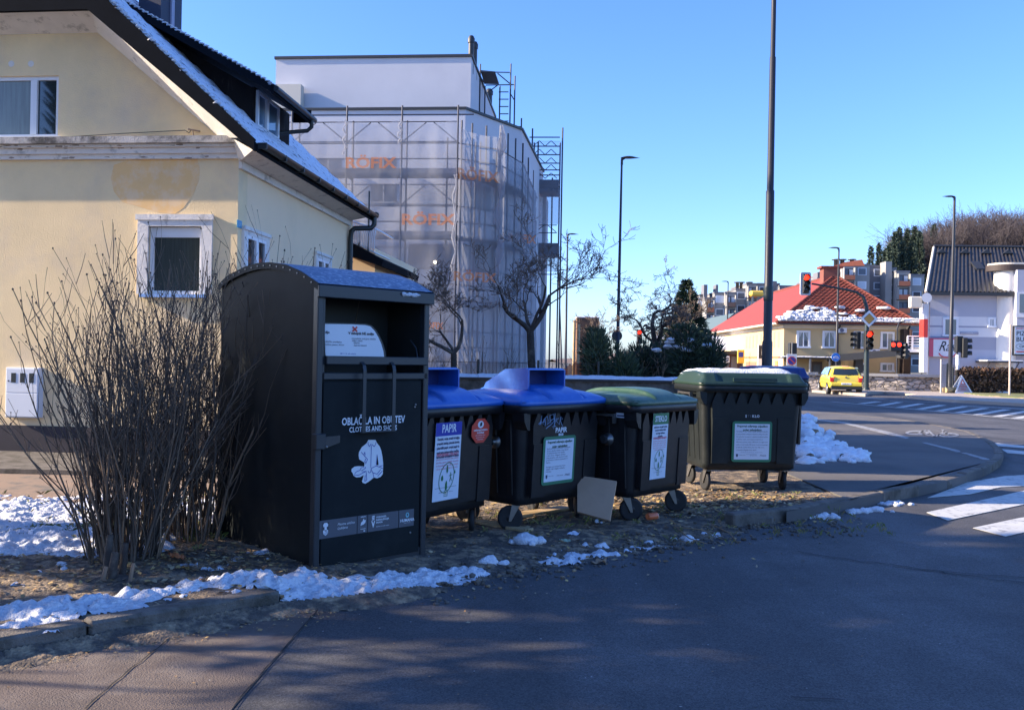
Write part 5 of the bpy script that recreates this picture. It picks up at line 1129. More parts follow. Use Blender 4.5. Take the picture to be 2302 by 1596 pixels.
def netrun(name, P, z0, z1_, m, amp=.06, seed=0, sag=.12):
    L_ = [0]
    for a, b in zip(P[:-1], P[1:]): L_.append(L_[-1] + (b - a).length)
    def at(s):
        for i in range(len(P) - 1):
            if s <= L_[i + 1] + 1e-6: t = (P[i + 1] - P[i]).normalized(); return P[i].lerp(P[i + 1], (s - L_[i]) / (L_[i + 1] - L_[i])), Vector((t.y, -t.x, 0))
        return P[-1], Vector((0, -1, 0))
    nu = int(L_[-1] / .12); nv = 44; mb = MB()
    def fn(u, v):
        p, n = at(u * L_[-1]); s = u * L_[-1]; w = amp * (float(fbm(np.array([s + seed * 5]), np.array([v * 3.]), 2.2, 3)[0]) - .4) * 2
        z = z0 + (z1_ - z0) * v; top = sag * abs(math.sin(s * PI / 1.82)) * (v > .98); return (p.x + n.x * w, p.y + n.y * w, z - top)
    mb.grid(fn, nu, nv, m); return mb
zn = b2(900, 565, SY1)[1]
mb = netrun('net', [Vector((xs_[0], SY1 - .05, 0)), Vector((xs_[-1], SY1 - .05, 0))], .2, zn, M_net); 
mb.build('netting', sc)
p0, p1, p2_, p3_ = [p + Vector((.05, -.05, 0)) for p in path]
netrun('net', [p0, p1], .3, zn - .25, M_net, .06, 2).build('netting', sc)
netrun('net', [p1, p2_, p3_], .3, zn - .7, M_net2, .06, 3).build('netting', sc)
A, B = P3(1628, 900, Y3 - .1), P3(1812, 900, Y3 - .1); A.z = B.z = 0
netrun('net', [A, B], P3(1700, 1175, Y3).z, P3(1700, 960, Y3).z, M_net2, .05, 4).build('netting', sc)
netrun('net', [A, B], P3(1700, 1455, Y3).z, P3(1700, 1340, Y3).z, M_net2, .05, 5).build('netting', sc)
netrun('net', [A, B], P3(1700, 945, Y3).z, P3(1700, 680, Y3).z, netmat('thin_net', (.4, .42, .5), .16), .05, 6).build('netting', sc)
# bunched vertical folds
mb = MB()
for (x, y0, y1, r, d) in ((1462, 590, 1480, .16, 29.1), (1190, 880, 1460, .06, 28.2), (540, 560, 760, .045, 28.2), (865, 560, 700, .05, 28.2)):
    mb = MB(); a = P3(x, y0, d); b = P3(x, y1, d); n = 14; mb.tube([(a.x + .05 * math.sin(k * 1.3), a.y, a.z + (b.z - a.z) * k / n) for k in range(n + 1)], [r * (.7 + .4 * math.sin(k * 1.9 + x)) for k in range(n + 1)], 7, M_net2 if x > 1400 else M_net2, True, False); mb.build('netting_fold', sc)
# print on the net
mb = MB()
def logo(x0, y0, x1, y1, plane='f', Y=0):
    mb = MB()
    if plane == 'f': a = b2(x0, y1, SY1 - .2); b = b2(x1, y0, SY1 - .2); w = b[0] - a[0]; M = T(a[0], SY1 - .2, a[1]) @ FRONT
    else:
        A = P3(x0, y1, Y); B = P3(x1, y1, Y + .6); t = (B - A); t.z = 0; w = t.length; t.normalize(); M = Matrix(((t.x, 0, t.y, A.x + t.y * .1), (t.y, 0, -t.x, A.y - t.x * .1), (0, 1, 0, A.z), (0, 0, 0, 1))); b = (0, P3(x0, y0, Y).z); a = (0, A.z)
    h = b[1] - a[1]; Q = MB(); Q.text('RÖFIX', 1, M_orange, Matrix(), 'LEFT', bold=.02); tw = max(v[0] for v in Q.v)
    mb.text('RÖFIX', 1, M_orange, M @ Matrix.Diagonal((w / tw, h * 1.15, 1, 1)), 'LEFT', bold=.035); mb.build('net_lettering', sc)
logo(540, 765, 842, 842); logo(870, 1100, 1190, 1175); logo(1195, 830, 1438, 905, 'p', 28.0); logo(1170, 1440, 1425, 1505, 'p', 28.0); logo(1490, 1215, 1660, 1275, 'p', 31.2); logo(700, 1400, 855, 1462); logo(990, 1745, 1120, 1790)
# ================================================================== RIGHT BACKGROUND
def z7(x, y): return (1640 + x * .3401) * .95, (480 + y * .3401) * .95      # zoom of the right part
def z8(x, y): return (2100 + x * .26325) * .95, (480 + y * .26325) * .95
def z9(x, y): return (1640 + x * .21306) * .95, (560 + y * .21306) * .95
M_yel = mat('yellow_render', (.6, .44, .23), .9, .05, 1, bump=.1, bscale=20)
M_yelw = mat('cream_trim', (.66, .6, .5), .85)
M_ground_floor = mat('base_render', (.5, .4, .25), .9)
M_rtile = mat('red_tiles', (.2, .045, .028), .8, .3, 3, bump=.3, bscale=20, col2=(.11, .03, .02), c2=(.5, .66), c2scale=4)
M_rtile_lit = mat('sunlit_red_roof', (.28, .045, .028), .7, .1, 2)  # left slope only: its sunlit brightness is painted into the red
yl = tuple(G(*z7(630, 1190), 0)[:2]); 
YY = 62.; c0 = AT(*z7(628, 1170), YY); yl = (c0.x, c0.y, -1.2); yr = -math.radians(2)
FY = Fr(yl, yr); yh = thing('corner_house', 'two storey yellow house with hipped red tile roof and snow along its eaves', 'house', yl, yr)
def y7(x, y, d=0.): return FY.onf(*z7(x, y), d)
ze = y7(1000, 842)[1]; xR = y7(1490, 1000)[0]; DP = 26
mb = MB(); mb.box(0, xR, 0, .4, 0, ze, M_yel); mb.box(0, .4, .4, DP, 0, ze, M_yel); mb.box(.4, xR, DP - .4, DP, 0, ze, M_yel); mb.box(xR - .4, xR, .4, DP - .4, 0, ze, M_yel)
mb.box(-.06, xR + .06, -.06, 0, ze - .35, ze - .02, M_yelw); mb.box(-.06, 0, 0, DP, ze - .35, ze - .02, M_yelw)
zb = y7(900, 1078)[1]; mb.box(-.05, 0, -.0, DP, zb - .05, zb + .05, mat('orange_line', (.5, .16, .07), .8)); mb.build('wall', yh)
# hipped roof
mb = MB(); ov = .7; ap = y7(985, 505, xR * .5); rh = ap[1]; X0, X1, Y0, Y1 = -ov, xR + ov, -ov, DP + ov; xm = ap[0]; yA = (X1 - X0) / 2
a, b, c, d = (X0, Y0, ze), (X1, Y0, ze), (X1, Y1, ze), (X0, Y1, ze); r1 = (xm, Y0 + yA, rh); r2 = (xm, Y1 - 3, rh)
for lvl in range(30):          # front hip as overlapping courses
    t0, t1 = lvl / 30, (lvl + 1) / 30
    def L3(p, q_, t): return tuple(p[k] + (q_[k] - p[k]) * t for k in range(3))
    A, B = L3(a, r1, t0), L3(b, r1, t0); C_, D_ = L3(b, r1, t1), L3(a, r1, t1); A = (A[0], A[1] - .03, A[2] + .05); B = (B[0], B[1] - .03, B[2] + .05)
    n = max(2, int((B[0] - A[0]) / .33)); vs = []
    for k in range(n * 2 + 1): f = k / (n * 2); h = .05 * (k % 2); vs += [(A[0] + (B[0] - A[0]) * f, A[1], A[2] + h), (D_[0] + (C_[0] - D_[0]) * f, D_[1], D_[2] + h)]
    mb.add(vs, [(2 * k, 2 * k + 2, 2 * k + 3, 2 * k + 1) for k in range(n * 2)] , M_rtile)
    mb.quad(A, B, (B[0], B[1], B[2] - .07), (A[0], A[1], A[2] - .07), M_rtile)
mb.quad(a, r1, r2, d, M_rtile_lit); mb.quad(b, c, r2, r1, M_rtile); mb.add([c, d, r2], [(0, 1, 2)], M_rtile)
mb.tube([a, r1], .12, 6, M_rtile); mb.tube([b, r1], .12, 6, M_rtile); mb.tube([r1, r2], .12, 6, M_rtile)
mb.box(X0, X1, Y0, Y0 + .05, ze - .12, ze + .02, M_metal); mb.box(X0, X0 + .05, Y0, Y1, ze - .1, ze + .02, M_yelw)
mb.quad((X0, Y0, ze - .1), (X0, Y1, ze - .1), (0, Y1, ze - .1), (0, Y0, ze - .1), M_yelw); mb.quad((X0, Y0, ze - .1), (X1, Y0, ze - .1), (X1, 0, ze - .1), (X0, 0, ze - .1), M_yelw)
rf = mb.build('roof', yh)
# snow on the front hip
mb = MB(); sl = (rh - ze) / yA; rr = random.Random(3)
def onroof(x, t, dz=.1): return (x, Y0 + yA * t - .05, ze + (rh - ze) * t + dz)
for k in range(80):
    x = X0 + .25 + (X1 - X0 - .5) * k / 79; t = .025
    mb.blob(onroof(x, t), (.16, .3, .1), M_snow, k, .3, 4)
    if rr.random() < .75: mb.blob(onroof(x, .06 + rr.random() * .02), (.2, .3, .09), M_snow, k + 100, .4, 4)
for _ in range(130):
    t = abs(rr.gauss(0, .085)) + .05; x = X0 + (X1 - X0) * (t * .5 + .03) + abs(rr.gauss(0, .22)) * (X1 - X0) * .8
    if x > X1 - (X1 - X0) * t * .5: continue
    mb.blob(onroof(x, t), (rr.uniform(.12, .42), rr.uniform(.2, .45), .1), M_snow, _ + 300, .45, 4)
for (x, y) in ((1015, 730), (1170, 752), (1310, 735), (920, 765), (950, 770), (850, 735), (800, 730)):
    e = FY.I @ EYE; dd = FY.I.to_3x3() @ ray(*z7(x, y)); t = (ze - sl * Y0 + sl * e.y - e.z) / (dd.z - sl * dd.y); p = e + dd * t
    mb.blob(p, (.45, .5, .12), M_snow, x, .5, 5)
mb.build('roof_snow', yh)['kind'] = 'stuff'
mb = MB(); p = (xm, r1[1], rh); mb.box(xm - .9, xm + .3, r1[1] - .3, r1[1] + .6, rh - .6, rh + .5, mat('chimney_brick', (.2, .07, .05), .9)); mb.box(xm - 1.1, xm + .5, r1[1] - .4, r1[1] + .7, rh + .5, rh + .65, M_rtile); mb.build('chimney', yh)
mb = MB(); mb.xz([(xm - .2, rh + .65), (xm + 2.2, rh + .75), (xm + 2., rh + 1.2), (xm + .8, rh + 1.0)], r1[1], r1[1] + .3, mat('orange_sheet', (.75, .2, .08), .5)); mb.build('orange_tarpaulin', yh)
def ywin(x0, y0, x1, y1, curtain=False, parent=yh, fn=y7, frame=M_pvc, gm=None):
    a = fn(x0, y0); c = fn(x1, y1); mb = MB(); t = .13; x0_, x1_, z0_, z1_ = a[0], c[0], c[1], a[1]
    mb.box(x0_ - .02, x0_ + t, -.06, .0, z0_, z1_, frame); mb.box(x1_ - t, x1_ + .02, -.06, .0, z0_, z1_, frame); mb.box(x0_ + t, x1_ - t, -.06, 0, z1_ - t, z1_, frame); mb.box(x0_ - .06, x1_ + .06, -.12, 0, z0_ - .06, z0_ + t * .5, frame); xm_ = (x0_ + x1_) / 2
    mb.box(xm_ - .035, xm_ + .035, -.05, 0, z0_ + t * .5, z1_ - t, frame); o = mb.build('window', parent)
    mb = MB(); mb.box(x0_ + t, x1_ - t, -.03, -.004, z0_ + .05, z1_ - t, gm or glass('far_glass', (.1, .12, .15)))
    if curtain:
        for k in (-1, 1): mb.add([(xm_ + k * .1, -.034, z1_ - t), (xm_ + k * (x1_ - xm_ - t), -.034, z1_ - t), (xm_ + k * (x1_ - xm_ - t), -.034, z0_ + .1), (xm_ + k * .45, -.034, z0_ + .1), (xm_ + k * .3, -.034, (z0_ + z1_) / 2)], [(0, 1, 2, 3, 4)], mat('curtain', (.5, .5, .48), .9))
    mb.build('pane', o)
ywin(722, 888, 812, 1005, True); ywin(902, 890, 992, 1007, True); ywin(1120, 893, 1210, 1010); ywin(1306, 896, 1398, 1012); ywin(1120, 1112, 1200, 1175); ywin(1304, 1112, 1395, 1172)
# narrow slots on the sunny side: flat strips, their shade painted as a darker tone
mb = MB()
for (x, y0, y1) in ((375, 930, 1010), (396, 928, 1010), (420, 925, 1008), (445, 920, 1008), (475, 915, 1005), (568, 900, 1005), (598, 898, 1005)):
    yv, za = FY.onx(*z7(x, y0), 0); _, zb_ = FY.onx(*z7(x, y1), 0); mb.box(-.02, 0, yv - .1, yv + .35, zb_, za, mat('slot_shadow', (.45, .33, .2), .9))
mb.build('slot_shade_strip', yh)
for (x0, y0, x1, y1, m_) in ((370, 1105, 440, 1160, mat('shop_red', (.6, .2, .12), .7)), (600, 1080, 625, 1170, mat('shop_white', (.7, .62, .55), .7)), (575, 1100, 592, 1165, mat('shop_orange', (.7, .25, .08), .7))):
    ya, za = FY.onx(*z7(x0, y0), 0); yb_, zb_ = FY.onx(*z7(x1, y1), 0); mb = MB(); mb.box(-.04, 0, min(ya, yb_), max(ya, yb_), zb_, za, m_); mb.build('shop_window', yh)
# wall sign
yv, zv2 = FY.onx(*z7(455, 1050), -.6); mb = MB(); mb.box(-.62, -.05, yv, yv + .15, zv2 - 1.1, zv2 + .7, M_white); mb.box(-.57, -.1, yv - .01, yv, zv2 - .35, zv2 + .62, M_black); mb.text('i', .7, M_white, face(-.34, yv - .02, zv2 - .1), 'CENTER'); mb.build('projecting_sign', yh)
# air conditioners
def acu(x0, y0, x1, y1, fn=y7, parent=yh):
    a = fn(x0, y0, -.3); c = fn(x1, y1, -.3); mb = MB(); mb.rbox(a[0], c[0], -.35, -.05, c[1], a[1], M_pvc, .03); mb.box(a[0] + .05, c[0] - .05, -.05, 0, c[1] - .05, c[1], M_metal)
    xc = a[0] + (c[0] - a[0]) * .38; r = (a[1] - c[1]) * .38; mb.lathe([(r, 0), (r, .02), (r * .8, .02), (.02, .01)], 16, mat('ac_grill', (.12, .13, .2), .6), T(xc, -.35, (a[1] + c[1]) / 2) @ Matrix.Rotation(PI / 2, 4, 'X')); mb.build('air_conditioner', parent)
acu(1012, 868, 1070, 905); acu(1235, 1018, 1300, 1055)
# canopy with posts, door, downpipe
mb = MB(); zc_ = y7(780, 1078, -1.5)[1]; xa = y7(635, 1078, -1.5)[0]; xb_ = y7(965, 1078, -1.5)[0]; mb.box(xa, xb_, -1.6, 0, zc_ - .06, zc_ + .03, M_metal)
for k in range(14): x = xa + (xb_ - xa) * k / 13; mb.blob((x, -1.5, zc_ + .06), (.3, .3, .05), M_snow, k, .3, 4)
for px in (815, 952): x = y7(px, 1100, -1.5)[0]; mb.tube([(x, -1.5, -.2), (x, -1.5, zc_)], .09, 8, M_steel)
mb.build('canopy', yh)
a = y7(820, 1105); c = y7(895, 1240); mb = MB(); mb.box(a[0], c[0], -.05, 0, c[1], a[1], mat('brown_frame', (.12, .09, .08), .6)); mb.box(a[0] + .15, c[0] - .15, -.07, -.05, c[1] + .1, a[1] - .2, glass('door_glass', (.14, .16, .17))); mb.build('door', yh)
mb = MB(); x = y7(1484, 1000, -.1)[0]; mb.tube([(x, -.7, ze - .1), (x, -.1, ze - .5), (x, -.1, 0)], .07, 6, M_gut); x = y7(1008, 900, -.1)[0]; mb.tube([(x, -.6, ze - .1), (x, -.1, ze - .5), (x, -.1, ze - 3)], .06, 6, M_gut); mb.build('downpipe', yh)

# ---------------- far right building with tile roof and round tower
W0 = AT(*z8(372, 1500), 58); wl = (W0.x, W0.y, -.6); wr = -math.radians(3); FW_ = Fr(wl, wr)
wb = thing('striped_building', 'white and lilac striped building with black corrugated tile roof and round white stair tower', 'building', wl, wr)
def w8(x, y, d=0.): return FW_.onf(*z8(x, y), d)
M_lil = mat('lilac_render', (.42, .43, .5), .9, .04, 1); M_wh = mat('white_wall', (.68, .68, .7), .9, .04, 1); M_band = mat('band_grey', (.34, .35, .42), .9)
zE = w8(600, 825)[1]; XL = 0; XR = 20
lv = [w8(600, y)[1] for y in (1600, 1318, 1203, 1120, 1105, 1022, 830)]
mb = MB(); mats_ = [M_lil, M_band, M_wh, M_band, M_wh, M_lil]
lv[0] = -.5
for i, m_ in enumerate(mats_): d_ = .004 * (i % 2); mb.prism([(0, -d_), (XR, -d_), (XR, 14), (6.6, 14)], lv[i], lv[i + 1], m_)
mb.build('wall', wb)
mb = MB(); a = w8(315, 405, 5.); b = w8(340, 830, -.5); xl = b[0]
ridge_z = w8(700, 403, 5.)[1]; ez = zE + .1; n = 150
vs = []
for k in range(n + 1):
    x = xl + (XR - xl) * k / n; h = .09 * (k % 2); a = (xl + 2.75, ridge_z); xr_ = a[0] + (XR - a[0]) * k / n; vs += [(x, -.6, ez + h), (xr_, 5., ridge_z + h)]
mb.add(vs, [(2 * k, 2 * k + 2, 2 * k + 3, 2 * k + 1) for k in range(n)], mat('black_tiles', (.022, .02, .02), .5, .4, 6, bump=.2, bscale=10, col2=(.05, .048, .05), c2=(.5, .62), c2scale=8))
mb.quad((a[0], 5, ridge_z), (XR, 5, ridge_z), (XR, 11, ez), (xl + 5.6, 11, ez), M_metal); mb.add([(xl, -.6, ez), (a[0], 5, ridge_z), (xl + 5.6, 11, ez)], [(0, 1, 2)], MATS['black_tiles']); mb.tube([(xl, -.6, ez), (a[0], 5, ridge_z)], .09, 5, M_yelw); mb.xz([(xl, ez - .2), (XR, ez - .2), (XR, ez + .02), (xl, ez + .02)], -.62, -.5, M_metal)
mb.quad((xl, -.6, ez - .15), (XR, -.6, ez - .15), (XR, 0, ez - .15), (xl, 0, ez - .15), M_wh)
mb.tube([(a[0], 5, ridge_z + .08), (XR, 5, ridge_z + .08)], .1, 6, M_metal)
for px in (480, 690, 880, 1075): x = w8(px, 440, 4.2)[0]; z = ez + (ridge_z - ez) * (4.8 / 5.6); mb.xz([(x - .35, z), (x + .35, z), (x, z + .28)], 4., 4.3, M_metal)
mb.build('roof', wb)
x0 = w8(798, 640, 2.)[0]; x1 = w8(880, 690, 2.)[0]; 
sl = (ridge_z - ez) / 5.6; mb = MB(); ya, yb2 = 2.0, 2.9; mb.add([(x0, ya, ez + sl * (ya + .6) + .16), (x1, ya, ez + sl * (ya + .6) + .16), (x1, yb2, ez + sl * (yb2 + .6) + .16), (x0, yb2, ez + sl * (yb2 + .6) + .16), (x0, ya, ez + sl * (ya + .6)), (x1, ya, ez + sl * (ya + .6)), (x1, yb2, ez + sl * (yb2 + .6)), (x0, yb2, ez + sl * (yb2 + .6))], [(0, 1, 2, 3), (4, 5, 1, 0), (5, 6, 2, 1), (7, 4, 0, 3)], M_metal); mb.build('roof_window', wb)
# round tower: wide at the top, narrower waist below
tx = (w8(978, 700)[0] + w8(1172, 700)[0]) / 2; tr_ = (w8(1172, 700)[0] - w8(978, 700)[0]) / 2; zt1 = w8(1070, 600, -1)[1]; zt0 = w8(1070, 740)[1]; zt2_ = w8(1070, 800)[1]
mb = MB(T(tx, .2, 0)); mb.lathe([(tr_ * .97, -.5), (tr_ * .97, zt2_), (tr_ * .98, (zt2_ + zt0) / 2), (tr_ * 1., zt0), (tr_, zt1)], 36, mat('tower_render', (.74, .71, .66), .9, .03, 3, bump=.2, bscale=12)); mb.build('tower', wb)
mb = MB(); P = [(tx - tr_ * 1.6 , .6)] + [(tx + tr_ * 1.6 * math.cos(q), .4 + tr_ * 1.6 * math.sin(q)) for q in [PI + PI / 2 * k / 10 for k in range(11)]] + [(XR, .4 - tr_ * 1.6), (XR, 2)]
mb.prism([(x, y) for x, y in P] , zt1 + .0, zt1 + .38, mat('canopy_brown', (.05, .035, .03), .7)); mb.prism([(x + .1, y) for x, y in P], zt1 + .38, zt1 + .5, M_yelw); mb.build('tower_roof', wb)
mb = MB(); x = w8(1158, 900, -.8)[0]; mb.box(x, XR, -.9, 0, w8(1200, 1350, -.8)[1], zt1, M_lil); mb.build('bay', wb)
a = w8(1158, 805, -.95); c = w8(1227, 1030, -.95); mb = MB(); mb.box(a[0], a[0] + 1.7, -.97, -.9, c[1], a[1], M_wh); mb.build('window', wb); mb = MB(); mb.box(a[0] + .2, a[0] + 1.5, -.99, -.97, c[1] + .3, a[1] - .1, glass('far_glass', (.1, .12, .15))); mb.build('window', wb)
ywin(500, 1030, 632, 1195, parent=wb, fn=w8); ywin(905, 1028, 968, 1115, parent=wb, fn=w8)
# shop sign
a = w8(375, 1218, -.25); c = w8(610, 1385, -.25); mb = MB(); mb.rbox(a[0], c[0], -.3, -.02, c[1], a[1], M_white, .02); mb.box(a[0] - .02, a[0] + .25, -.31, -.29, c[1], a[1], mat('pink_edge', (.6, .1, .16), .5)); mb.box(a[0], c[0], -.31, -.29, a[1] - .06, a[1] + .02, mat('pink_edge', (.6, .1, .16), .5))
hS_ = a[1] - c[1]; mb.text('Ras', hS_ * .78, M_black, face(a[0] + .55, -.315, c[1] + hS_ * .32), 'LEFT', shear=.45, stretch=.8); p0_ = Vector((a[0] + 1.15, -.32, c[1] + hS_ * .3)); mb.tube([p0_ + Vector((.55 * math.cos(q), 0, .35 * math.sin(q) - .05)) for q in [PI + .2 + k * .3 for k in range(10)]], .035, 5, mat('sign_red', (.65, .05, .08), .5)); mb.build('shop_sign', wb)
a = w8(660, 1158, -.1); c = w8(822, 1185, -.1); mb = MB(); mb.rbox(a[0], c[0], -.08, 0, c[1], a[1], M_band, .02); mb.text('Lekarna', (a[1] - c[1]) * .7, M_wh, face((a[0] + c[0]) / 2, -.085, c[1] + .08), 'CENTER'); mb.build('name_plate', wb)
# red / white side panel, satellite dish, awning
a = w8(322, 905, -.05); mb = MB()
for (y0, y1, m_) in ((905, 1045, M_wh), (1045, 1210, mat('panel_red', (.6, .04, .03), .5)), (1210, 1525, M_wh)): p = w8(322, y0, -.6); q_ = w8(356, y1, -.6); mb.box(p[0], q_[0], -.7, 0, q_[1], p[1], m_)
mb.tube([(w8(367, 900, -.2)[0], -.2, -.5), (w8(367, 900, -.2)[0], -.2, zE)], .06, 6, M_wh); mb.tube([(w8(318, 900, -.3)[0], -.3, -.5), (w8(318, 900, -.3)[0], -.3, zE + .2)], .04, 6, M_gut); mb.build('side_panel', wb)
mb = MB(); x, z = w8(350, 855, -1.0); mb.lathe([(.02, 0), (.2, .03), (.32, .08)], 18, M_wh, T(x, -1., z) @ Matrix.Rotation(PI / 2, 4, 'X')); mb.rbox(x - .95, x - .2, -.9, -.5, z - .65, z + .1, M_yelw, .05); mb.build('satellite_dish', wb)
mb = MB(); a = w8(885, 1420, -1.4); c = w8(1205, 1430, -1.4); mb.box(a[0], c[0], -1.6, 0, a[1] - .1, a[1], M_metal); mb.box(a[0], c[0], -1.62, -.1, a[1], a[1] + .07, M_snow)
for x in (a[0] + .2, c[0] - .2): mb.tube([(x, -1.5, a[1] - .1), (x - .25, -.8, a[1] - 1.1)], .03, 5, M_metal)
mb.build('awning', wb)
# link between: balcony with rails over a dark passage
lk = thing('link_building', 'narrow dark brown link with white railed balcony between yellow and striped houses', 'building', wl, wr)
mb = MB(); a = w8(190, 1135, 3); c = w8(325, 1525, 3); mb.box(a[0] - .3, 0, 3, 8, -.5, a[1], mat('dark_brown', (.03, .018, .015), .8)); mb.box(w8(200, 1140, 2.9)[0], 0, 2.8, 3, w8(200, 1195, 3)[1], w8(200, 1140, 3)[1], mat('brown_panel', (.09, .045, .035), .7)); mb.build('wall', lk)
mb = MB(); a = w8(180, 1200, 0); c = w8(325, 1330, 0); mb.box(a[0], c[0], 0, 2.8, c[1] - .1, c[1] + .12, M_wh)
for y in (1200, 1225, 1250, 1275, 1300): z = w8(250, y)[1]; mb.tube([(a[0], 0, z), (c[0], 0, z)], .04 if y == 1200 else .025, 5, M_wh)
for px in (182, 225, 300, 322): x = w8(px, 1250)[0]; mb.box(x - .05, x + .05, -.03, .03, c[1], a[1], M_wh)
mb.build('balcony', lk)
# dark covered ramp beam running up to the right in front of the yellow house
rp_ = thing('ramp_roof', 'long black sloping roof beam on posts in front of the yellow house', 'canopy', (0, 0, 0))
mb = MB(); a = AT(*z7(1000, 1103), 60); b = AT(*z7(1620, 1050), 58); n = Vector((0, 0, .42)); t_ = Vector((0, 1.8, 0)); vs = [a, b, b + n, a + n]; vs += [v + t_ for v in vs]; mb.add(vs, [(0, 1, 2, 3), (7, 6, 5, 4), (0, 4, 5, 1), (1, 5, 6, 2), (2, 6, 7, 3), (3, 7, 4, 0)], M_metal); mb.build('beam', rp_)
for px, py in ((1170, 1085), (1015, 1100)): mb = MB(); p = AT(*z7(px, py), 60); mb.box(p.x - .25, p.x + .25, p.y + .3, p.y + .7, -1.2, p.z + .2, M_metal); mb.build('post', rp_)
# yard fill in front (lower yard)
# stone wall
sw0 = G(*z7(1188, 1300), .13); sw1 = G(*z7(1720, 1312), .13); an = math.atan2(sw1.y - sw0.y, sw1.x - sw0.x); Ls = (sw1 - sw0).length
FS = Fr(sw0, an); stw = thing('stone_wall', 'rough pale stone garden wall with concrete coping behind the yellow car', 'wall', sw0, an)
def stonemat():
    m = mat('rubble_stone', (.44, .38, .33), .95); t = m.node_tree; N = t.nodes; L = t.links; b = N['Principled BSDF']; tc = N.new('ShaderNodeTexCoord'); vo = N.new('ShaderNodeTexVoronoi'); vo.inputs['Scale'].default_value = 2.8; vo.inputs['Randomness'].default_value = .9
    mp = N.new('ShaderNodeMapping'); mp.inputs['Scale'].default_value = (1, 1, 2.2); L.new(tc.outputs['Object'], mp.inputs[0]); L.new(mp.outputs[0], vo.inputs[0]); ve = N.new('ShaderNodeTexVoronoi'); ve.feature = 'DISTANCE_TO_EDGE'; ve.inputs['Scale'].default_value = 2.8; L.new(mp.outputs[0], ve.inputs[0])
    r = N.new('ShaderNodeMapRange'); r.inputs['To Min'].default_value = .6; r.inputs['To Max'].default_value = 1.25; L.new(vo.outputs['Color'], r.inputs[0]); r2 = N.new('ShaderNodeMapRange'); r2.inputs['From Max'].default_value = .1; r2.inputs['To Min'].default_value = .5; L.new(ve.outputs[0], r2.inputs[0])
    mu = N.new('ShaderNodeMath'); mu.operation = 'MULTIPLY'; L.new(r.outputs[0], mu.inputs[0]); L.new(r2.outputs[0], mu.inputs[1]); vm = N.new('ShaderNodeVectorMath'); vm.operation = 'SCALE'; vm.inputs[0].default_value = (.46, .4, .35); L.new(mu.outputs[0], vm.inputs['Scale']); L.new(vm.outputs[0], b.inputs['Base Color'])
    bp = N.new('ShaderNodeBump'); bp.inputs['Distance'].default_value = .12; bp.inputs['Strength'].default_value = 1; L.new(r2.outputs[0], bp.inputs['Height']); L.new(bp.outputs[0], b.inputs['Normal']); return m
zs = FS.onf(*z7(1400, 1190), 0)[1]; mb = MB()
def swf(u, v): x = -8 + (Ls + 8) * u; z = -.1 + (zs - .05) * v; return (x, -.0 - .1 * float(fbm(np.array([x * 1.0]), np.array([z * 2.]), 2.2, 3)[0]), z)
mb.grid(swf, 260, 14, stonemat(), False); mb.box(-8, Ls, .0, .35, -.1, zs - .15, M_kerb); mb.build('stonework', stw)
mb = MB(); mb.box(-8, Ls, -.16, .4, zs - .15, zs, mat('coping', (.45, .43, .4), .9)); mb.build('coping', stw)
# hedge, brown leaves
hg0 = G(*z7(1850, 1300), .13); hg = MB(); rr = random.Random(8); HM = [mat('hedge_a', (.13, .07, .045), .9), mat('hedge_b', (.2, .12, .07), .9), mat('hedge_c', (.07, .045, .035), .9)]
h0 = AT(*z7(1850, 1150), 47); h1_ = AT(*z7(2420, 1160), 46)
zh = h0.z
for _ in range(9000):
    t = rr.random(); x = h0.x + (h1_.x + 3 - h0.x) * t; y = 47 + rr.uniform(-.45, .45); z = .1 + (zh - .1) * rr.random() ** .8 + rr.gauss(0, .05); s = rr.uniform(.04, .1)
    a = rr.uniform(0, 6.3); u = Vector((math.cos(a), math.sin(a) * .5, rr.uniform(-1, 1))).normalized() * s; v = Vector((rr.uniform(-1, 1), rr.uniform(-1, 1), rr.uniform(-1, 1))).normalized() * s; c_ = Vector((x, y, z)); hg.add([c_ - u, c_ - v, c_ + u, c_ + v], [(0, 1, 2, 3)], rr.choice(HM))
for _ in range(500):
    x = h0.x + (h1_.x + 3 - h0.x) * rr.random(); y = 47 + rr.uniform(-.35, .35); hg.tube([(x, y, .1), (x + rr.gauss(0, .15), y, zh * .6), (x + rr.gauss(0, .25), y + rr.gauss(0, .2), zh + rr.uniform(-.3, .12))], .014, 3, HM[2], cap=False)
hg.box(h0.x + .1, h1_.x + 3, 46.8, 47.2, .1, zh - .25, HM[2]); tag(hg.build('hedge'), 'clipped brown winter hedge along the pavement below the striped building', 'hedge')
# grass + snow strip before the hedge
mb = MB(); mb.prism(gpoly([(2140, 880), (2302, 884), (2500, 890), (2500, 905), (2302, 896), (2200, 889)], .13), .13, .17, mat('verge_grass', (.14, .16, .05), .9, .3, 3, col2=(.3, .24, .13), c2=(.5, .6), c2scale=2)); mb.build('grass_strip')['kind'] = 'structure'
mb = MB(); rr = random.Random(2)
for k in range(40): p = G(2165 + k * 6, 880.5 + k * .12 + rr.uniform(-1, 1), .17); mb.blob((p.x, p.y, .18), (.5, .25, .09), M_snow, k, .4, 5)
tag(mb.build('snow_ridge'), 'thin ridge of snow along the foot of the brown hedge', 'snow', kind='stuff')
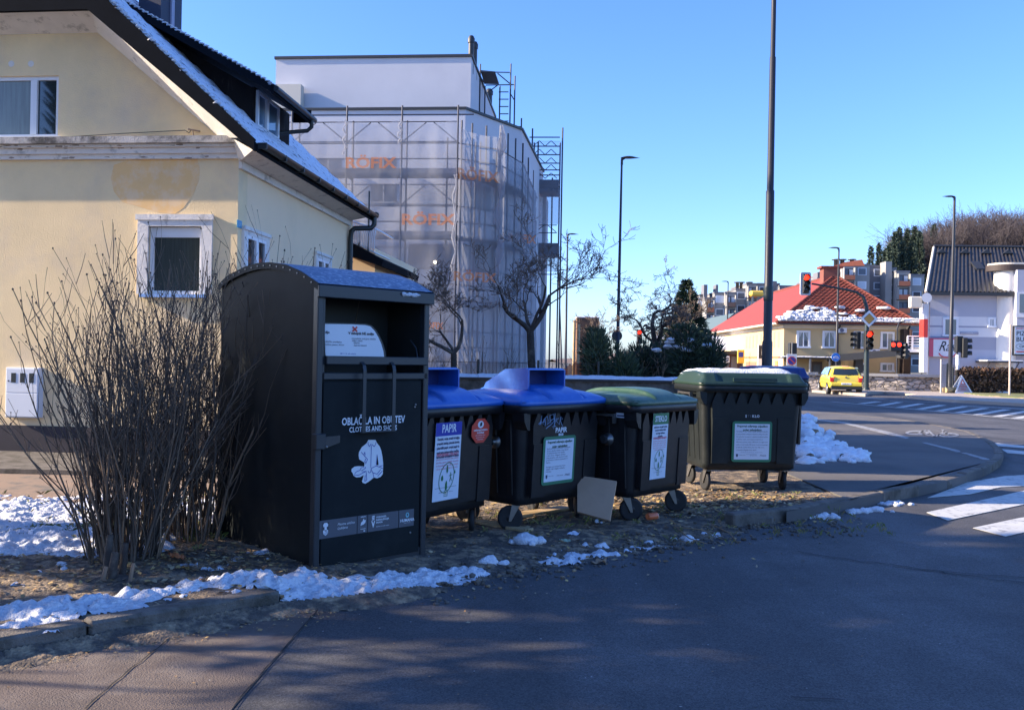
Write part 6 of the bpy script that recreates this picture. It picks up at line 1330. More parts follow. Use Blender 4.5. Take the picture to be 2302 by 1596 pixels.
# climbing bare shrub + wire fence at hedge end
fn = thing('wire_fence', 'short rusty wire mesh fence on posts at the hedge end', 'fence', (0, 0, 0)); mb = MB()
f0 = G(*z7(1722, 1322), .13); f1 = AT(*z7(1850, 1300), 47); f1.z = .13
for k in range(4): p = f0.lerp(f1, k / 3); mb.tube([p, p + Vector((0, 0, 1.75 - .2 * k))], .04, 5, M_yelw if k < 1 else M_gut)
fn_p = mb.build("post", fn)
mb = MB()
for k in range(24): p = f0.lerp(f1, k / 23); mb.tube([p, p + Vector((0, 0, 1.5))], .008, 3, M_gut, cap=False)
for k in range(14): mb.tube([f0 + Vector((0, 0, .11 * k)), f1 + Vector((0, 0, .11 * k))], .008, 3, M_gut, cap=False)
mb.build('wire_mesh', fn); mb = MB(); mb.tube([f0 + Vector((.2, -.02, .15)), f1 + Vector((0, -.02, .15))], .16, 6, mat('sandy_base', (.5, .36, .18), .9)); mb.build('base', fn)
# triangular works sign
def tri_sign():
    p = G(*z7(1885, 1325), .13); t = thing('warning_sign', 'white triangular roadworks sign folded open on the pavement before the hedge', 'sign', p, .1)
    s = 47.5 / FOC * 1.0; Yd = p.y; hgt = (1325 - 1195) * .3401 * .95 * Yd / FOC; wd = (1950 - 1818) * .3401 * .95 * Yd / FOC
    for q_ in (0, 1):
        mb = MB(T(0, .5 * q_, 0) @ Matrix.Rotation((-1 if q_ == 0 else 1) * .22, 4, 'X')); 
        mb.xz([(-wd / 2, 0), (wd / 2, 0), (0, hgt)], 0, .03, M_white)
        if q_ == 0:
            mb.xz([(-wd * .38, hgt * .07), (wd * .38, hgt * .07), (0, hgt * .84)], -.004, 0, mat('tri_grey', (.35, .3, .33), .6)); mb.xz([(-wd * .15, hgt * .48), (wd * .15, hgt * .48), (0, hgt * .76)], -.008, -.004, mat('tri_red', (.5, .06, .06), .5)); mb.xz([(-wd * .08, hgt * .52), (wd * .08, hgt * .52), (0, hgt * .68)], -.012, -.008, M_white)
            mb.text('POZOR', wd * .13, M_redp, face(0, -.014, hgt * .32), 'CENTER'); mb.text('DELA', wd * .12, M_redp, face(0, -.014, hgt * .18), 'CENTER')
        mb.build('panel', t)
tri_sign()
# pizza sign on a post
p = AT(*z8(1122, 1370), 44); pz = thing('pizza_sign', 'tall framed white pizza advertising board on a rusty post beside the hedge', 'sign', (p.x, p.y, .13)); 
mb = MB(); x = AT(*z8(1100, 1500), 44).x - p.x; zt_ = AT(*z8(1100, 1100), 44).z; mb.tube([(x, 0, -.1), (x, 0, zt_ - .1)], .05, 8, mat('rusty_white', (.5, .4, .34), .7, .2, 3)); mb.build('post', pz)
zb_ = AT(*z8(1122, 1372), 44).z - .13; zt_ = AT(*z8(1122, 1103), 44).z - .13; mb = MB(); mb.rbox(0, 2.0, -.06, .06, zb_, zt_, M_metal, .03); mb.box(.07, 1.93, -.07, -.058, zb_ + .07, zt_ - .07, M_white); hh_ = zt_ - zb_
for s_, fz, sz, m_ in (('DOSTAVA', .87, .13, M_redp), ('PIZZA', .67, .3, M_black), ('BURGER', .47, .3, M_black), ('CIAO', .27, .17, M_black)): mb.text(s_, sz * 1.05, m_, face(.14 if s_ != 'CIAO' else .3, -.074, zb_ + hh_ * fz), 'LEFT', bold=.004)
n = 26; vs = []
for k in range(n): q_ = 2 * PI * k / n; vs += [(.62 + .5 * math.cos(q_), -.073, zb_ + hh_ * .305 + .17 * math.sin(q_)), (.62 + .48 * math.cos(q_), -.073, zb_ + hh_ * .305 + .15 * math.sin(q_))]
mb.add(vs, [(2 * k, 2 * k + 1, (2 * k + 3) % (2 * n), (2 * k + 2) % (2 * n)) for k in range(n)], M_black)
mb.xz([(.16, zb_ + .16), (.9, zb_ + .16), (.9, zb_ + .1), (1.2, zb_ + .19), (.9, zb_ + .28), (.9, zb_ + .22), (.16, zb_ + .22)], -.076, -.07, M_redp); mb.build('board', pz)
# ================================================================== LAMPS, SIGNALS, SIGNS
M_pole = mat('pole_grey', (.035, .035, .04), .45, .1, 3, metal=.3); M_poled = mat('pole_dark', (.015, .032, .038), .5)
def arc_lamp(px_top, py_top, px_base, Y, r, label, left=False, zb=0., head=True):
    p = AT(px_top, py_top, Y); b = AT(px_base, 840, Y); t = thing('street_lamp', label, 'street lamp', (b.x, b.y, zb), 0, 'street lamps along the roads'); h = p.z - zb; dx = p.x - b.x
    mb = MB(); mb.tube([(0, 0, 0), (0, 0, h * .12), (0, 0, h * .121), (dx * .5, 0, h * .55), (dx, 0, h)], [r * 1.35, r * 1.35, r, r * .8, r * .55], 10, M_pole); mb.build('pole', t)
    if head:
        s = -1 if left else 1; mb = MB(T(dx, 0, h)); L_ = .8; P = []
        mb.tube([(0, 0, -.25), (0, 0, -.05), (s * .12, 0, .04)], .055, 7, M_pole)
        mb.grid(lambda u, v: (s * (-.05 + L_ * u), .16 * math.sin(PI * min(1, .15 + u)) * math.cos(2 * PI * v), .03 + .075 * math.sin(PI * u ** .8) * (1 if math.sin(2 * PI * v) > 0 else .25) * math.sin(2 * PI * v)), 12, 12, M_pole); mb.build('lamp_head', t)
    return t
arc_lamp(1398, 357, 1387, 36, .075, 'tall slim street lamp in the open sky right of the scaffolded building')
arc_lamp(1276, 528, 1271, 58, .085, 'street lamp just right of the scaffold tower behind the bare fruit tree')
arc_lamp(1256, 608, 1262, 80, .08, 'small far street lamp partly hidden by the scaffold edge')
arc_lamp(1886, 559, 1880, 60, .09, 'street lamp in front of the yellow corner house holding the blue round sign', True)
arc_lamp(2146, 444, 2136, 52, .12, 'thick grey street lamp in front of the striped building', True)
arc_lamp(1637, 634, 1633, 88, .09, 'slim street lamp before the snowy shed and far tower blocks', True)
# big near pole cut by the top of the picture
b = AT(1724, 835, 15.2); tpt = AT(1741, -60, 15.2); t = thing('street_lamp', 'very tall thick grey steel pole rising out of the picture behind the last bin', 'street lamp', (b.x, b.y, 0), 0, 'street lamps along the roads')
mb = MB(); dx = tpt.x - b.x; H_ = tpt.z; zz_ = lambda py: AT(1730, py, 15.2).z
mb.tube([(0, 0, .1), (0, 0, zz_(770)), (dx * .12, 0, zz_(765)), (dx * .4, 0, zz_(430)), (dx * .42, 0, zz_(428)), (dx * .72, 0, zz_(130)), (dx * .72, 0, zz_(128)), (dx * 1.1, 0, H_ + 1)], [.088, .088, .074, .07, .058, .052, .042, .04], 16, M_pole)
mb.build('pole', t); mb = MB(T(dx * .15, 0, zz_(660))); mb.lathe([(.079, -.12), (.082, -.1), (.082, .1), (.079, .12)], 14, M_poled); mb.build('clamp', t)
mb = MB(); P = [b + Vector((dx * 1.1, 0, 0)), b + Vector((dx * 1.1 + 1.5, 0, 0))]; mb.rbox(dx * 1.1 - .1, dx * 1.1 + .9, -.15, .15, H_ + 1, H_ + 1.12, M_pole, .03); mb.build('lamp_head', t)
M_red = mat('signal_red', (.8, .05, .02), .4, emit=(1, .025, .008, 1.6)); M_lens = mat('dark_lens', (.02, .02, .02), .3); M_hous = mat('signal_black', (.015, .016, .018), .5)
def signal(parent, p, w, h, facing=0., lit=True, board=True, name='signal_head'):
    mb = MB(T(*p) @ rz(facing)); mb.rbox(-w / 2, w / 2, -.12, .14, -h / 2, h / 2, M_hous, .03)
    if board: 
        mb.rbox(-w * .72, w * .72, .02, .05, -h * .57, h * .57, M_hous, .05); mb.rbox(-w * .80, w * .80, .03, .045, -h * .6, h * .6, mat('board_edge', (.45, .5, .55), .5), .06)
    o = mb.build(name, parent)
    for k in (1, 0, -1):
        mb = MB(T(*p) @ rz(facing) @ T(0, -.125, k * h * .31) @ Matrix.Rotation(PI / 2, 4, 'X')); r = min(w * .42, h * .145)
        mb.lathe([(r, -.01), (r, .015), (r * .5, .03), (.01, .035)], 16, M_red if (lit and k == 1) else M_lens); q = mb.build('lens', o)
        mb = MB(T(*p) @ rz(facing) @ T(0, -.12, k * h * .31)); n = 10; vs = []
        for i in range(n + 1): a_ = PI * (i / n) * 1.2 - .1 * PI; vs += [(r * 1.12 * math.cos(a_), 0, r * 1.12 * math.sin(a_)), (r * 1.12 * math.cos(a_), -.22, r * 1.12 * math.sin(a_) - .0)]
        mb.add(vs, [(2 * i, 2 * i + 2, 2 * i + 3, 2 * i + 1) for i in range(n)], M_hous, True); mb.build('visor', o)
    return o
# mast with overhead arm
Ym = 49.; b = AT(1947, 872, Ym); mz = lambda x, y: AT(x, y, Ym) - Vector((b.x, b.y, 0))
ms = thing('traffic_signal_mast', 'dark signal mast with curved overhead arm, two red lights and a diamond priority sign', 'traffic light', (b.x, b.y, 0))
mb = MB(); P = [mz(1947, 888), mz(1948, 800), mz(1949, 720), mz(1948, 690), mz(1941, 668), mz(1925, 657), mz(1900, 651), mz(1860, 644), mz(1825, 638)]
P = [Vector((p.x, 0, p.z)) for p in P]; P[0].z = 0; mb.tube(P, [.14, .13, .11, .1, .085, .075, .065, .055, .05], 10, M_poled); mb.lathe([(.24, 0), (.24, .06), (.17, .25)], 12, M_poled, T(P[0].x, 0, 0)); mb.build('mast', ms)
p = mz(1811, 638); signal(ms, (p.x, 0, p.z), .36, 1.05)
p = mz(1950, 765); signal(ms, (p.x - .05, -.25, p.z), .44, 1.05, board=False)
p = mz(1933, 765); signal(ms, (p.x - .1, .1, p.z), .3, .95, facing=-1.4, lit=False, board=False)
p = mz(1950, 717); mb = MB(T(p.x, -.22, p.z)); s = 19.5 * Ym / FOC
for k, (f, m_) in enumerate(((1.05, M_black), (.98, M_white), (.62, M_black), (.57, mat('sign_ochre', (.5, .26, .05), .5)))): mb.xz([(0, s * f), (s * f, 0), (0, -s * f), (-s * f, 0)], -.012 * k - .01, -.012 * k, m_)
mb.build('priority_sign', ms)
# pedestrian signals on slim posts
def ped_post(px, base_y, Y, label, heads, top, zb=.13, r=.05):
    b = AT(px, base_y, Y); t = thing('pedestrian_signal', label, 'traffic light', (b.x, b.y, zb)); z = AT(px, top, Y).z - zb; mb = MB(); mb.tube([(0, 0, 0), (0, 0, z * .5), (.0, 0, z)], [r, r, r * .8], 8, M_pole); mb.build('pole', t)
    for (hx, hy, w, h, f, lit) in heads: p = AT(hx, hy, Y) - Vector((b.x, b.y, zb)); signal(t, (p.x, -.1, p.z), w, h, f, lit, False)
    return t, b
tt, b = ped_post(2015, 880, 53, 'slim post with dark signals and two small red lights before the stone wall', [(2024, 788, .5, .95, .7, False), (2030, 792, .5, .8, 1.9, False)], 735)
p = AT(2011, 779, 53) - Vector((b.x, b.y, .13)); mb = MB(); mb.rbox(p.x - .4, p.x + .3, -.35, 0, p.z - .3, p.z + .35, M_hous, .04); hd = mb.build('signal_head', tt)
for dx_ in (-.22, .13): mb = MB(T(p.x + dx_, -.36, p.z + .1) @ Matrix.Rotation(PI / 2, 4, 'X')); mb.lathe([(.13, 0), (.1, .02), (.01, .03)], 14, M_red); mb.build('lens', hd)
mb = MB(); q_ = AT(2017, 735, 53) - Vector((b.x, b.y, .13)); mb.tube([(q_.x, 0, q_.z - .1), (q_.x + .1, 0, q_.z + .25), (q_.x + .55, 0, q_.z + .42)], .05, 6, M_pole); mb.rbox(q_.x + .3, q_.x + .8, -.12, .12, q_.z + .36, q_.z + .48, M_pvc, .03); mb.build('lamp_head', tt)
tt, b = ped_post(2150, 862, 47, 'black traffic signal turned sideways beside the thick lamp of the striped building', [(2166, 782, .4, 1.05, 1.35, False)], 755)
p = AT(2155, 775, 47) - Vector((b.x, b.y, .13)); mb = MB(); mb.rbox(p.x - .2, p.x + .15, -.2, .1, p.z - .4, p.z + .45, M_hous, .03); mb.build('control_box', tt); mb = MB(); p = AT(2152, 812, 47) - Vector((b.x, b.y, .13)); mb.tube([(p.x, -.05, p.z - .45), (p.x, -.05, p.z + .35)], .1, 10, M_pvc); mb.build('camera_tube', tt)
# no-stopping sign with small signal behind
Yn = 50; b = AT(1779, 870, Yn); t = thing('no_stopping_sign', 'square no stopping sign with text plate on a post in front of the yellow house', 'sign', (b.x, b.y, 0)); p0_ = lambda x, y: AT(x, y, Yn) - Vector((b.x, b.y, 0))
mb = MB(); mb.tube([(0, 0, 0), (0, 0, p0_(1779, 770).z)], .04, 6, M_steel); mb.build('post', t)
mb = MB(); a = p0_(1768, 796); c = p0_(1790, 822); mb.rbox(a.x, c.x, -.08, -.05, c.z, a.z, M_white, .01); xc = (a.x + c.x) / 2; zc = (a.z + c.z) / 2 - .05; r = .25
for k, (f, m_) in enumerate(((1, M_redp), (.8, M_bluep))): mb.lathe([(r * f, 0), (r * f, .01)], 20, m_, T(xc, -.081 - .011 * k, zc) @ Matrix.Rotation(PI / 2, 4, 'X'))
mb.box(-r * .85, r * .85, -.115, -.105, -.03, .03, M_redp, M=T(xc, 0, zc) @ Matrix.Rotation(.78, 4, 'Y')); a = p0_(1769, 823); c = p0_(1790, 835); mb.box(a.x, c.x, -.08, -.05, c.z, a.z, M_white); mb.text('za ves promet', .1, M_bluep, face(xc, -.085, (a.z + c.z) / 2), 'CENTER'); mb.build('plate', t)
p = p0_(1783, 785); mb = MB(); mb.rbox(p.x - .2, p.x + .22, .0, .3, p.z - .38, p.z + .35, M_hous, .03); mb.build('signal_head', t)
# blue round bicycle sign hung on the lamp pole
p = AT(1879, 803, 59.5); t = MB(T(*p)); R_ = 9.3 * 59.5 / FOC
t.lathe([(R_, -.01), (R_, .01)], 28, mat('sign_blue', (.01, .16, .6), .4), Matrix.Rotation(PI / 2, 4, 'X')); t.lathe([(R_ * 1.05, -.012), (R_ * 1.05, .0)], 28, M_white, T(0, .012, 0) @ Matrix.Rotation(PI / 2, 4, 'X'))
for sx in (-1, 1): t.tube([(sx * R_ * .4 + R_ * .24 * math.cos(q), -.02, -R_ * .15 + R_ * .24 * math.sin(q)) for q in [k * PI / 6 for k in range(13)]], .012, 4, M_white, cap=False)
t.tube([(-R_ * .4, -.02, -R_ * .15), (-R_ * .1, -.02, R_ * .25), (R_ * .3, -.02, R_ * .25), (R_ * .4, -.02, -R_ * .15)], .012, 4, M_white, cap=False)
tag(t.build('bicycle_sign'), 'round blue bicycle sign mounted on the lamp pole by the yellow house', 'sign')
# small white sign by the far left lamp
p = AT(1633, 808, 70); t = thing('small_sign', 'small square white sign with struck circle before the snowy shed', 'sign', (p.x, p.y, 0)); mb = MB(); mb.tube([(0, 0, 0), (0, 0, p.z)], .04, 6, M_pole); mb.build('post', t)
mb = MB(T(0, -.06, p.z)); mb.rbox(-.24, .24, -.02, .02, -.26, .26, M_white, .02); mb.tube([(.16 * math.cos(q), -.03, .16 * math.sin(q)) for q in [k * PI / 8 for k in range(17)]], .02, 4, M_black, cap=False); mb.tube([(-.11, -.03, .11), (.11, -.03, -.11)], .02, 4, M_black); mb.build('plate', t)
# far red light and round sign behind the gnarled tree
p = AT(1437, 747, 60); t = thing('far_signal', 'distant traffic light glowing red behind the gnarled bare tree', 'traffic light', (p.x, p.y, 0)); mb = MB(); mb.tube([(0, 0, 0), (0, 0, p.z)], .06, 6, M_poled); mb.build('pole', t); signal(t, (0, 0, p.z - .3), .32, .95, board=False)
p = AT(1387, 755, 37); mb = MB(T(*p) @ Matrix.Rotation(PI / 2, 4, 'X')); mb.lathe([(.22, 0), (.22, .02)], 20, M_pole); tag(mb.build('round_sign'), 'grey back of a round road sign on the tall slim lamp', 'sign')
# ---------------- yellow car
def make_car():
    b = G(1905, 888, 0.0); t = thing('yellow_car', 'small yellow three door hatchback seen from behind with lit red tail lamps', 'car', (b.x, b.y + .2, 0), -.16)
    My = mat('car_yellow', (.78, .6, .06), .28, coat=.8, spec=.5); Mb = mat('car_black', (.015, .015, .018), .5); Mg = glass('car_glass', (.02, .03, .035)); 
    W, L = .81, 3.5           # rear at y=0, front at y=L
    # side silhouette sections: (y, z_low, z_belt, z_roof, half width belt, half width roof)
    S = [(0.0, .42, .62, .66, .70, .70), (.03, .3, .86, .9, .76, .72), (.1, .27, .93, 1.0, .79, .70), (.28, .25, .95, 1.33, .81, .60), (.5, .25, .96, 1.43, .82, .585), (1.0, .25, .97, 1.465, .82, .59), (1.6, .25, .97, 1.46, .82, .59), (2.1, .25, .95, 1.36, .815, .58), (2.55, .25, .92, 1.04, .80, .62), (3.0, .27, .84, .88, .76, .66), (3.3, .3, .7, .76, .70, .62), (3.48, .36, .55, .6, .55, .5)]
    mb = MB(); vs = []; n = 0
    for (y, zl, zb_, zr, wb_, wr_) in S:
        P = [(-wb_ * .93, zl), (-wb_ * .99, zl + .12), (-wb_, (zl + zb_) / 2), (-wb_ * .98, zb_), (-wr_ * 1.04, zb_ + (zr - zb_) * .75), (-wr_ * .86, zr - .012), (0, zr + .012)]
        P = P + [(-x, z) for x, z in P[:-1][::-1]]; n = len(P); vs += [(x, y, z) for x, z in P]
    fs = [(i * n + j, i * n + j + 1, (i + 1) * n + j + 1, (i + 1) * n + j) for i in range(len(S) - 1) for j in range(n - 1)] + [(i * n + n - 1, i * n, (i + 1) * n, (i + 1) * n + n - 1) for i in range(len(S) - 1)]
    fs += [tuple(range(n - 1, -1, -1)), tuple(range((len(S) - 1) * n, len(S) * n))]
    mb.add(vs, fs, My, True); body = mb.build('body', t, sub=2)
    mb = MB(); mb.rbox(-.76, .76, -.07, .12, .42, .62, My, .04); mb.rbox(-.74, .74, -.08, .1, .26, .42, Mb, .03); mb.build('bumper', t)
    # rear window
    mb = MB(); w0, w1 = .62, .53; y0, y1 = .105, .275; z0, z1_ = .99, 1.31
    mb.grid(lambda u, v: ((u * 2 - 1) * (w0 + (w1 - w0) * v), y0 + (y1 - y0) * v - .035 + .03 * (u * 2 - 1) ** 2, z0 + (z1_ - z0) * v), 10, 6, Mg); mb.build('rear_window', t)
    mb = MB(); mb.tube([(0, .045, .98), (.35, .09, 1.08)], .008, 4, Mb); mb.build('wiper', t)
    for s in (-1, 1):
        mb = MB(); A = [(.36, .985), (1.28, .99), (1.22, 1.38), (.62, 1.39)]; B = [(1.36, .99), (2.32, .98), (1.98, 1.33), (1.34, 1.39)]
        for Q in (A, B):
            V = []
            for y, z in Q: k = (z - .97) / .45; V.append((s * (.835 - .19 * k), y, z))
            mb.add(V, [(0, 1, 2, 3)], glass('car_side_glass', (.2, .3, .42)))
        mb.build('side_window', t)
        # tail lamps
        mb = MB(T(s * .68, -.0, .83)); mb.rbox(-.1, .1, -.03, .12, -.19, .1, mat('tail_lamp', (.6, .02, .02), .3), .03); tl = mb.build('tail_lamp', t); mb = MB(T(s * .68, -.035, .86)); mb.rbox(-.075, .075, -.008, .01, -.0, .06, mat('tail_glow', (.9, .1, .03), .3, emit=(1, .15, .04, 3)), .003); mb.build('lit_bulb', tl)
        mb = MB(); mb.rbox(s * .83, s * .83 + s * .16 if s > 0 else s * .83, 2.1, 2.2, .98, 1.08, Mb, .01) if s > 0 else mb.rbox(-.99, -.83, 2.1, 2.2, .98, 1.08, Mb, .01); mb.build('mirror', t)
        mb = MB(); mb.box(s * .822 - .004, s * .822 + .004, .45, 2.6, .56, .6, mat('car_trim', (.45, .28, .03), .5)); mb.build('trim_strip', t)
        for y in (.55, 2.9):
            mb = MB(T(s * .74, y, .28) @ Matrix.Rotation(PI / 2, 4, 'Y')); mb.lathe([(.2, -.09), (.27, -.095), (.285, -.07), (.285, .07), (.27, .095), (.2, .09)], 24, M_rub); wh = mb.build('wheel', t)
            mb = MB(T(s * .74, y, .28) @ Matrix.Rotation(s * PI / 2, 4, 'Y')); mb.lathe([(.19, .06), (.195, .096), (.12, .085), (.03, .1)], 20, mat('hub_cap', (.5, .5, .52), .35, metal=.5)); mb.build('rim', wh)
            mb = MB(); mb.add([(s * .826, y + .33 * math.cos(q), .28 + .33 * math.sin(q)) for q in [PI * k / 12 for k in range(13)]], [tuple(range(13))], Mb); mb.build('wheel_arch', t)
    mb = MB(); mb.rbox(-.24, .24, -.082, -.06, .5, .6, M_white, .006); mb.text('LJ 82-4LK', .075, M_black, face(0, -.084, .522), 'CENTER'); mb.build('number_plate', t)
    mb = MB(T(0, .018, .88) @ Matrix.Rotation(PI / 2, 4, 'X')); mb.lathe([(.045, 0), (.045, .02)], 16, Mb); mb.lathe([(.036, .02), (.034, .022)], 16, M_steel); mb.build('badge', t)
    mb = MB(); mb.rbox(-.16, .16, .2, .24, 1.385, 1.41, mat('brake_light', (.8, .05, .03), .4, emit=(1, .08, .03, 2)), .005); mb.build('brake_light', t)
    mb = MB(); mb.tube([(0, .5, 1.47), (0, .35, 1.65)], .006, 4, Mb); mb.build('aerial', t)
    for x in (-.33, .33): mb = MB(); mb.rbox(x - .2, x + .2, .75, .9, .6, 1.12, Mb, .05); mb.build('head_rest', t)
make_car()
# ================================================================== BUSH, TREES
M_twig = mat('twig_brown', (.12, .088, .066), .8, .35, 3, col2=(.2, .145, .11), c2=(.52, .7), c2scale=2); M_bark = mat('bark', (.06, .047, .04), .9, .35, 5, bump=.6, bscale=25, col2=(.12, .1, .08), c2=(.5, .65), c2scale=5)
M_twigl = mat('twig_light', (.26, .18, .12), .8, .3, 3)
def shrub(cx, cy, zb, n, r0, h, spread, seed, label, m=M_twig, bias=(0, 0), name='bare_bush'):
    r = random.Random(seed); t = thing(name, label, 'bush', (cx, cy, zb)); mb = MB(); bd = MB()
    for i in range(n):
        a = r.uniform(0, 2 * PI); d = r0 * r.random() ** .6; p = Vector((d * math.cos(a), d * math.sin(a), -.05)); ln = h * r.uniform(.55, 1.0) * (1 - .25 * (d / r0) * r.random())
        out = Vector((math.cos(a), math.sin(a), 0)) * spread * (d / r0) * r.uniform(.6, 1.3) + Vector((bias[0], bias[1], 0)) * r.random()
        pts = [p.copy()]; v = (Vector((0, 0, 1)) + out * .6 + Vector((r.gauss(0, .1), r.gauss(0, .1), 0))).normalized(); k = 9; st = ln / k; rad = r.uniform(.004, .0095) * (1.5 if r.random() < .12 else 1)
        for j in range(k):
            v = (v + out * .05 + Vector((r.gauss(0, .09), r.gauss(0, .09), r.gauss(0, .03)))).normalized(); v.z = max(v.z, .25); pts.append(pts[-1] + v * st)
        rs = [rad * (1 - .72 * q / k) for q in range(k + 1)]; mb.tube(pts, rs, 4, m if r.random() < .78 else M_twigl, True, False)
        bd.blob(pts[-1], (.007, .007, .009), m, i, .2, 3)
        for b_ in range(r.randint(4, 9)):
            j = r.randint(2, k - 1); q = pts[j]; vv = (v + Vector((r.gauss(0, .55), r.gauss(0, .55), r.uniform(-.1, .4)))).normalized(); l2_ = ln * r.uniform(.08, .28); pp = [q]
            for s_ in range(4): vv = (vv + Vector((r.gauss(0, .12), r.gauss(0, .12), .13))).normalized(); pp.append(pp[-1] + vv * l2_ / 4)
            mb.tube(pp, [rs[j] * .6, rs[j] * .5, rs[j] * .45, rs[j] * .4, .0017], 3, m if r.random() < .7 else M_twigl, True, False)
            if r.random() < .6: bd.blob(pp[-1], (.005, .005, .008), m, b_, .2, 2)
            if r.random() < .5:
                vv = (vv + Vector((r.gauss(0, .6), r.gauss(0, .6), .2))).normalized(); mb.tube([pp[2], pp[2] + vv * l2_ * .3, pp[2] + vv * l2_ * .5 + Vector((0, 0, .03))], [.003, .0025, .0015], 3, m, False, False)
    mb.build('stem', t); bd.build('bud', t)['kind'] = 'stuff'; return t
bp = G(258, 1262, .1); shrub(bp.x, bp.y + .15, .1, 125, .24, 2.3, .29, 3, 'big leafless multi stemmed bush with dense brown twigs left of the clothes container', bias=(.06, 0))
bp = G(430, 1215, .1); shrub(bp.x - .1, bp.y + .25, .1, 160, .4, 2.65, .38, 5, 'leafless bush growing tight against the side of the clothes container', bias=(.1, .1))
shrub(-2.15, 8.0, .1, 70, .35, 2.75, .5, 6, 'tall bare bush tops rising behind the clothes container roof corner', bias=(.15, 0))
# cut stubs and fallen stick by the bush
st = MB(); 
for (px, py, h_, rr_) in ((293, 1305, .11, .014), (232, 1302, .08, .016), (252, 1298, .16, .03), (275, 1290, .2, .025), (240, 1285, .24, .028)): p = G(px, py, .1); st.tube([p, p + Vector((.01, 0, h_ * .6)), p + Vector((.015, .01, h_))], [rr_, rr_ * .9, rr_ * .8], 7, M_twigl if rr_ < .02 else M_bark)
tag(st.build('cut_stubs'), 'short pruned stubs sticking out of the soil at the foot of the bush', 'stubs', kind='stuff')
M_twt = mat('fine_twigs', (.17, .125, .1), .85, .3, 3)
def grow(mb, p, v, ln, rad, depth, r, gn, m, nseg=5, up=.06, minr=.0035, sides=5, split=(2, 3), droop=0.):
    pts = [p.copy()]; rs = [rad]
    for j in range(nseg):
        v = (v + Vector((r.gauss(0, gn), r.gauss(0, gn), r.gauss(0, gn * .8) + up))).normalized(); pts.append(pts[-1] + v * ln / nseg); rs.append(max(minr, rad * (1 - .4 * (j + 1) / nseg)))
    mb.tube(pts, rs, max(3, sides), m if rad > .013 or m is not M_bark else M_twt, True, False)
    if depth <= 0: return
    k = r.randint(*split)
    for i in range(k):
        j = nseg if i < 1 else r.randint(nseg // 2, nseg); ax = Vector((r.gauss(0, 1), r.gauss(0, 1), r.gauss(0, .6))).normalized(); nv = (v + ax * r.uniform(.5, .95)).normalized()
        grow(mb, pts[j], nv, ln * r.uniform(.6, .82), rs[j] * r.uniform(.58, .75), depth - 1, r, gn, m, nseg, up, minr, max(3, sides - 1), split)
    for i in range(2):
        if depth > 4: break
        j = r.randint(1, nseg); ax = Vector((r.gauss(0, 1), r.gauss(0, 1), r.uniform(0, 1))).normalized(); grow(mb, pts[j], ax, ln * .45, minr * 1.2, 0, r, gn * 1.3, m, 3, .12, minr, 3)
def bare_tree(px, py, Y, zb, label, h, rad, depth, seed, gn=.2, lean=(0, 0), forks=None, name='bare_tree', m=M_bark, **kw):
    b = AT(px, py, Y); t = thing(name, label, 'tree', (b.x, b.y, zb)); r = random.Random(seed); mb = MB(); zt = b.z - zb
    top = Vector((lean[0], lean[1], zt)); mb.tube([Vector((0, 0, -.1)), top * .5 + Vector((.02, 0, 0)), top], [rad * 1.25, rad, rad * .95], 9, m, True, False); mb.build('trunk', t); mb = MB()
    for (dx, dz, l_, f) in (forks or [(-.5, 1, 1, .75), (.5, 1, 1, .75), (.1, 1, .9, .6)]): grow(mb, top, Vector((dx, r.uniform(-.4, .4), dz)).normalized(), h * l_, rad * f, depth, r, gn, m, **kw)
    mb.build('crown', t); return t
bare_tree(1020, 795, 14.8, .05, 'small bare pruned fruit tree right behind the clothes container', .6, .055, 6, 11, .2, forks=[(-.8, .9, 1, .7), (.7, 1, 1, .7), (-.1, 1, .8, .5)], up=.03, minr=.0038)
bare_tree(1202, 745, 15.6, .05, 'largest bare fruit tree with spreading forked branches in front of the scaffold', .7, .07, 6, 21, .17, lean=(-.08, 0), forks=[(-.75, 1, 1, .75), (.75, 1.1, 1.05, .8), (-.25, 1, .85, .5), (.3, 1, 1.2, .45)], up=.03, minr=.004)
bare_tree(1455, 775, 17., .05, 'gnarled bare tree with crooked twisting limbs before the dark evergreens', .6, .07, 6, 8, .42, lean=(.15, 0), forks=[(-.45, 1, 1.1, .8), (.35, 1, 1, .75), (-.9, .5, .9, .45), (.9, .35, 1, .4)], up=.02, minr=.0038)
bare_tree(1335, 800, 19., .05, 'thin bare sapling between the forked fruit tree and the slim lamp', .42, .03, 5, 15, .22, forks=[(-.5, 1, 1, .7), (.5, 1, 1, .7)], up=.05, minr=.0038)
bare_tree(1560, 790, 18., .05, 'fine twigged bare tree with upright shoots beside the spruce', .5, .035, 5, 33, .25, forks=[(-.6, .9, 1.1, .7), (.6, 1, 1.1, .7), (0, 1, .8, .6)], up=.06, minr=.004, m=M_twig)
shrub(*AT(920, 800, 14.7).xy, .05, 26, .3, 2.9, .3, 41, 'tall thin bare shrub shoots above the clothes container roof', name='bare_shrub')
shrub(*AT(1100, 800, 14.9).xy, .05, 40, .5, 2.2, .5, 43, 'low tangle of bare shoots between the two fruit trees', name='bare_shrub')
shrub(*AT(1395, 800, 15.2).xy, .05, 40, .7, 2.0, .6, 44, 'thin bare shoots in front of the dark juniper', m=M_twigl, name='bare_shrub')
shrub(*AT(1530, 800, 15.6).xy, .05, 30, .6, 1.8, .8, 45, 'pale arching bare stems in front of the spruce foot', m=M_twigl, name='bare_shrub')
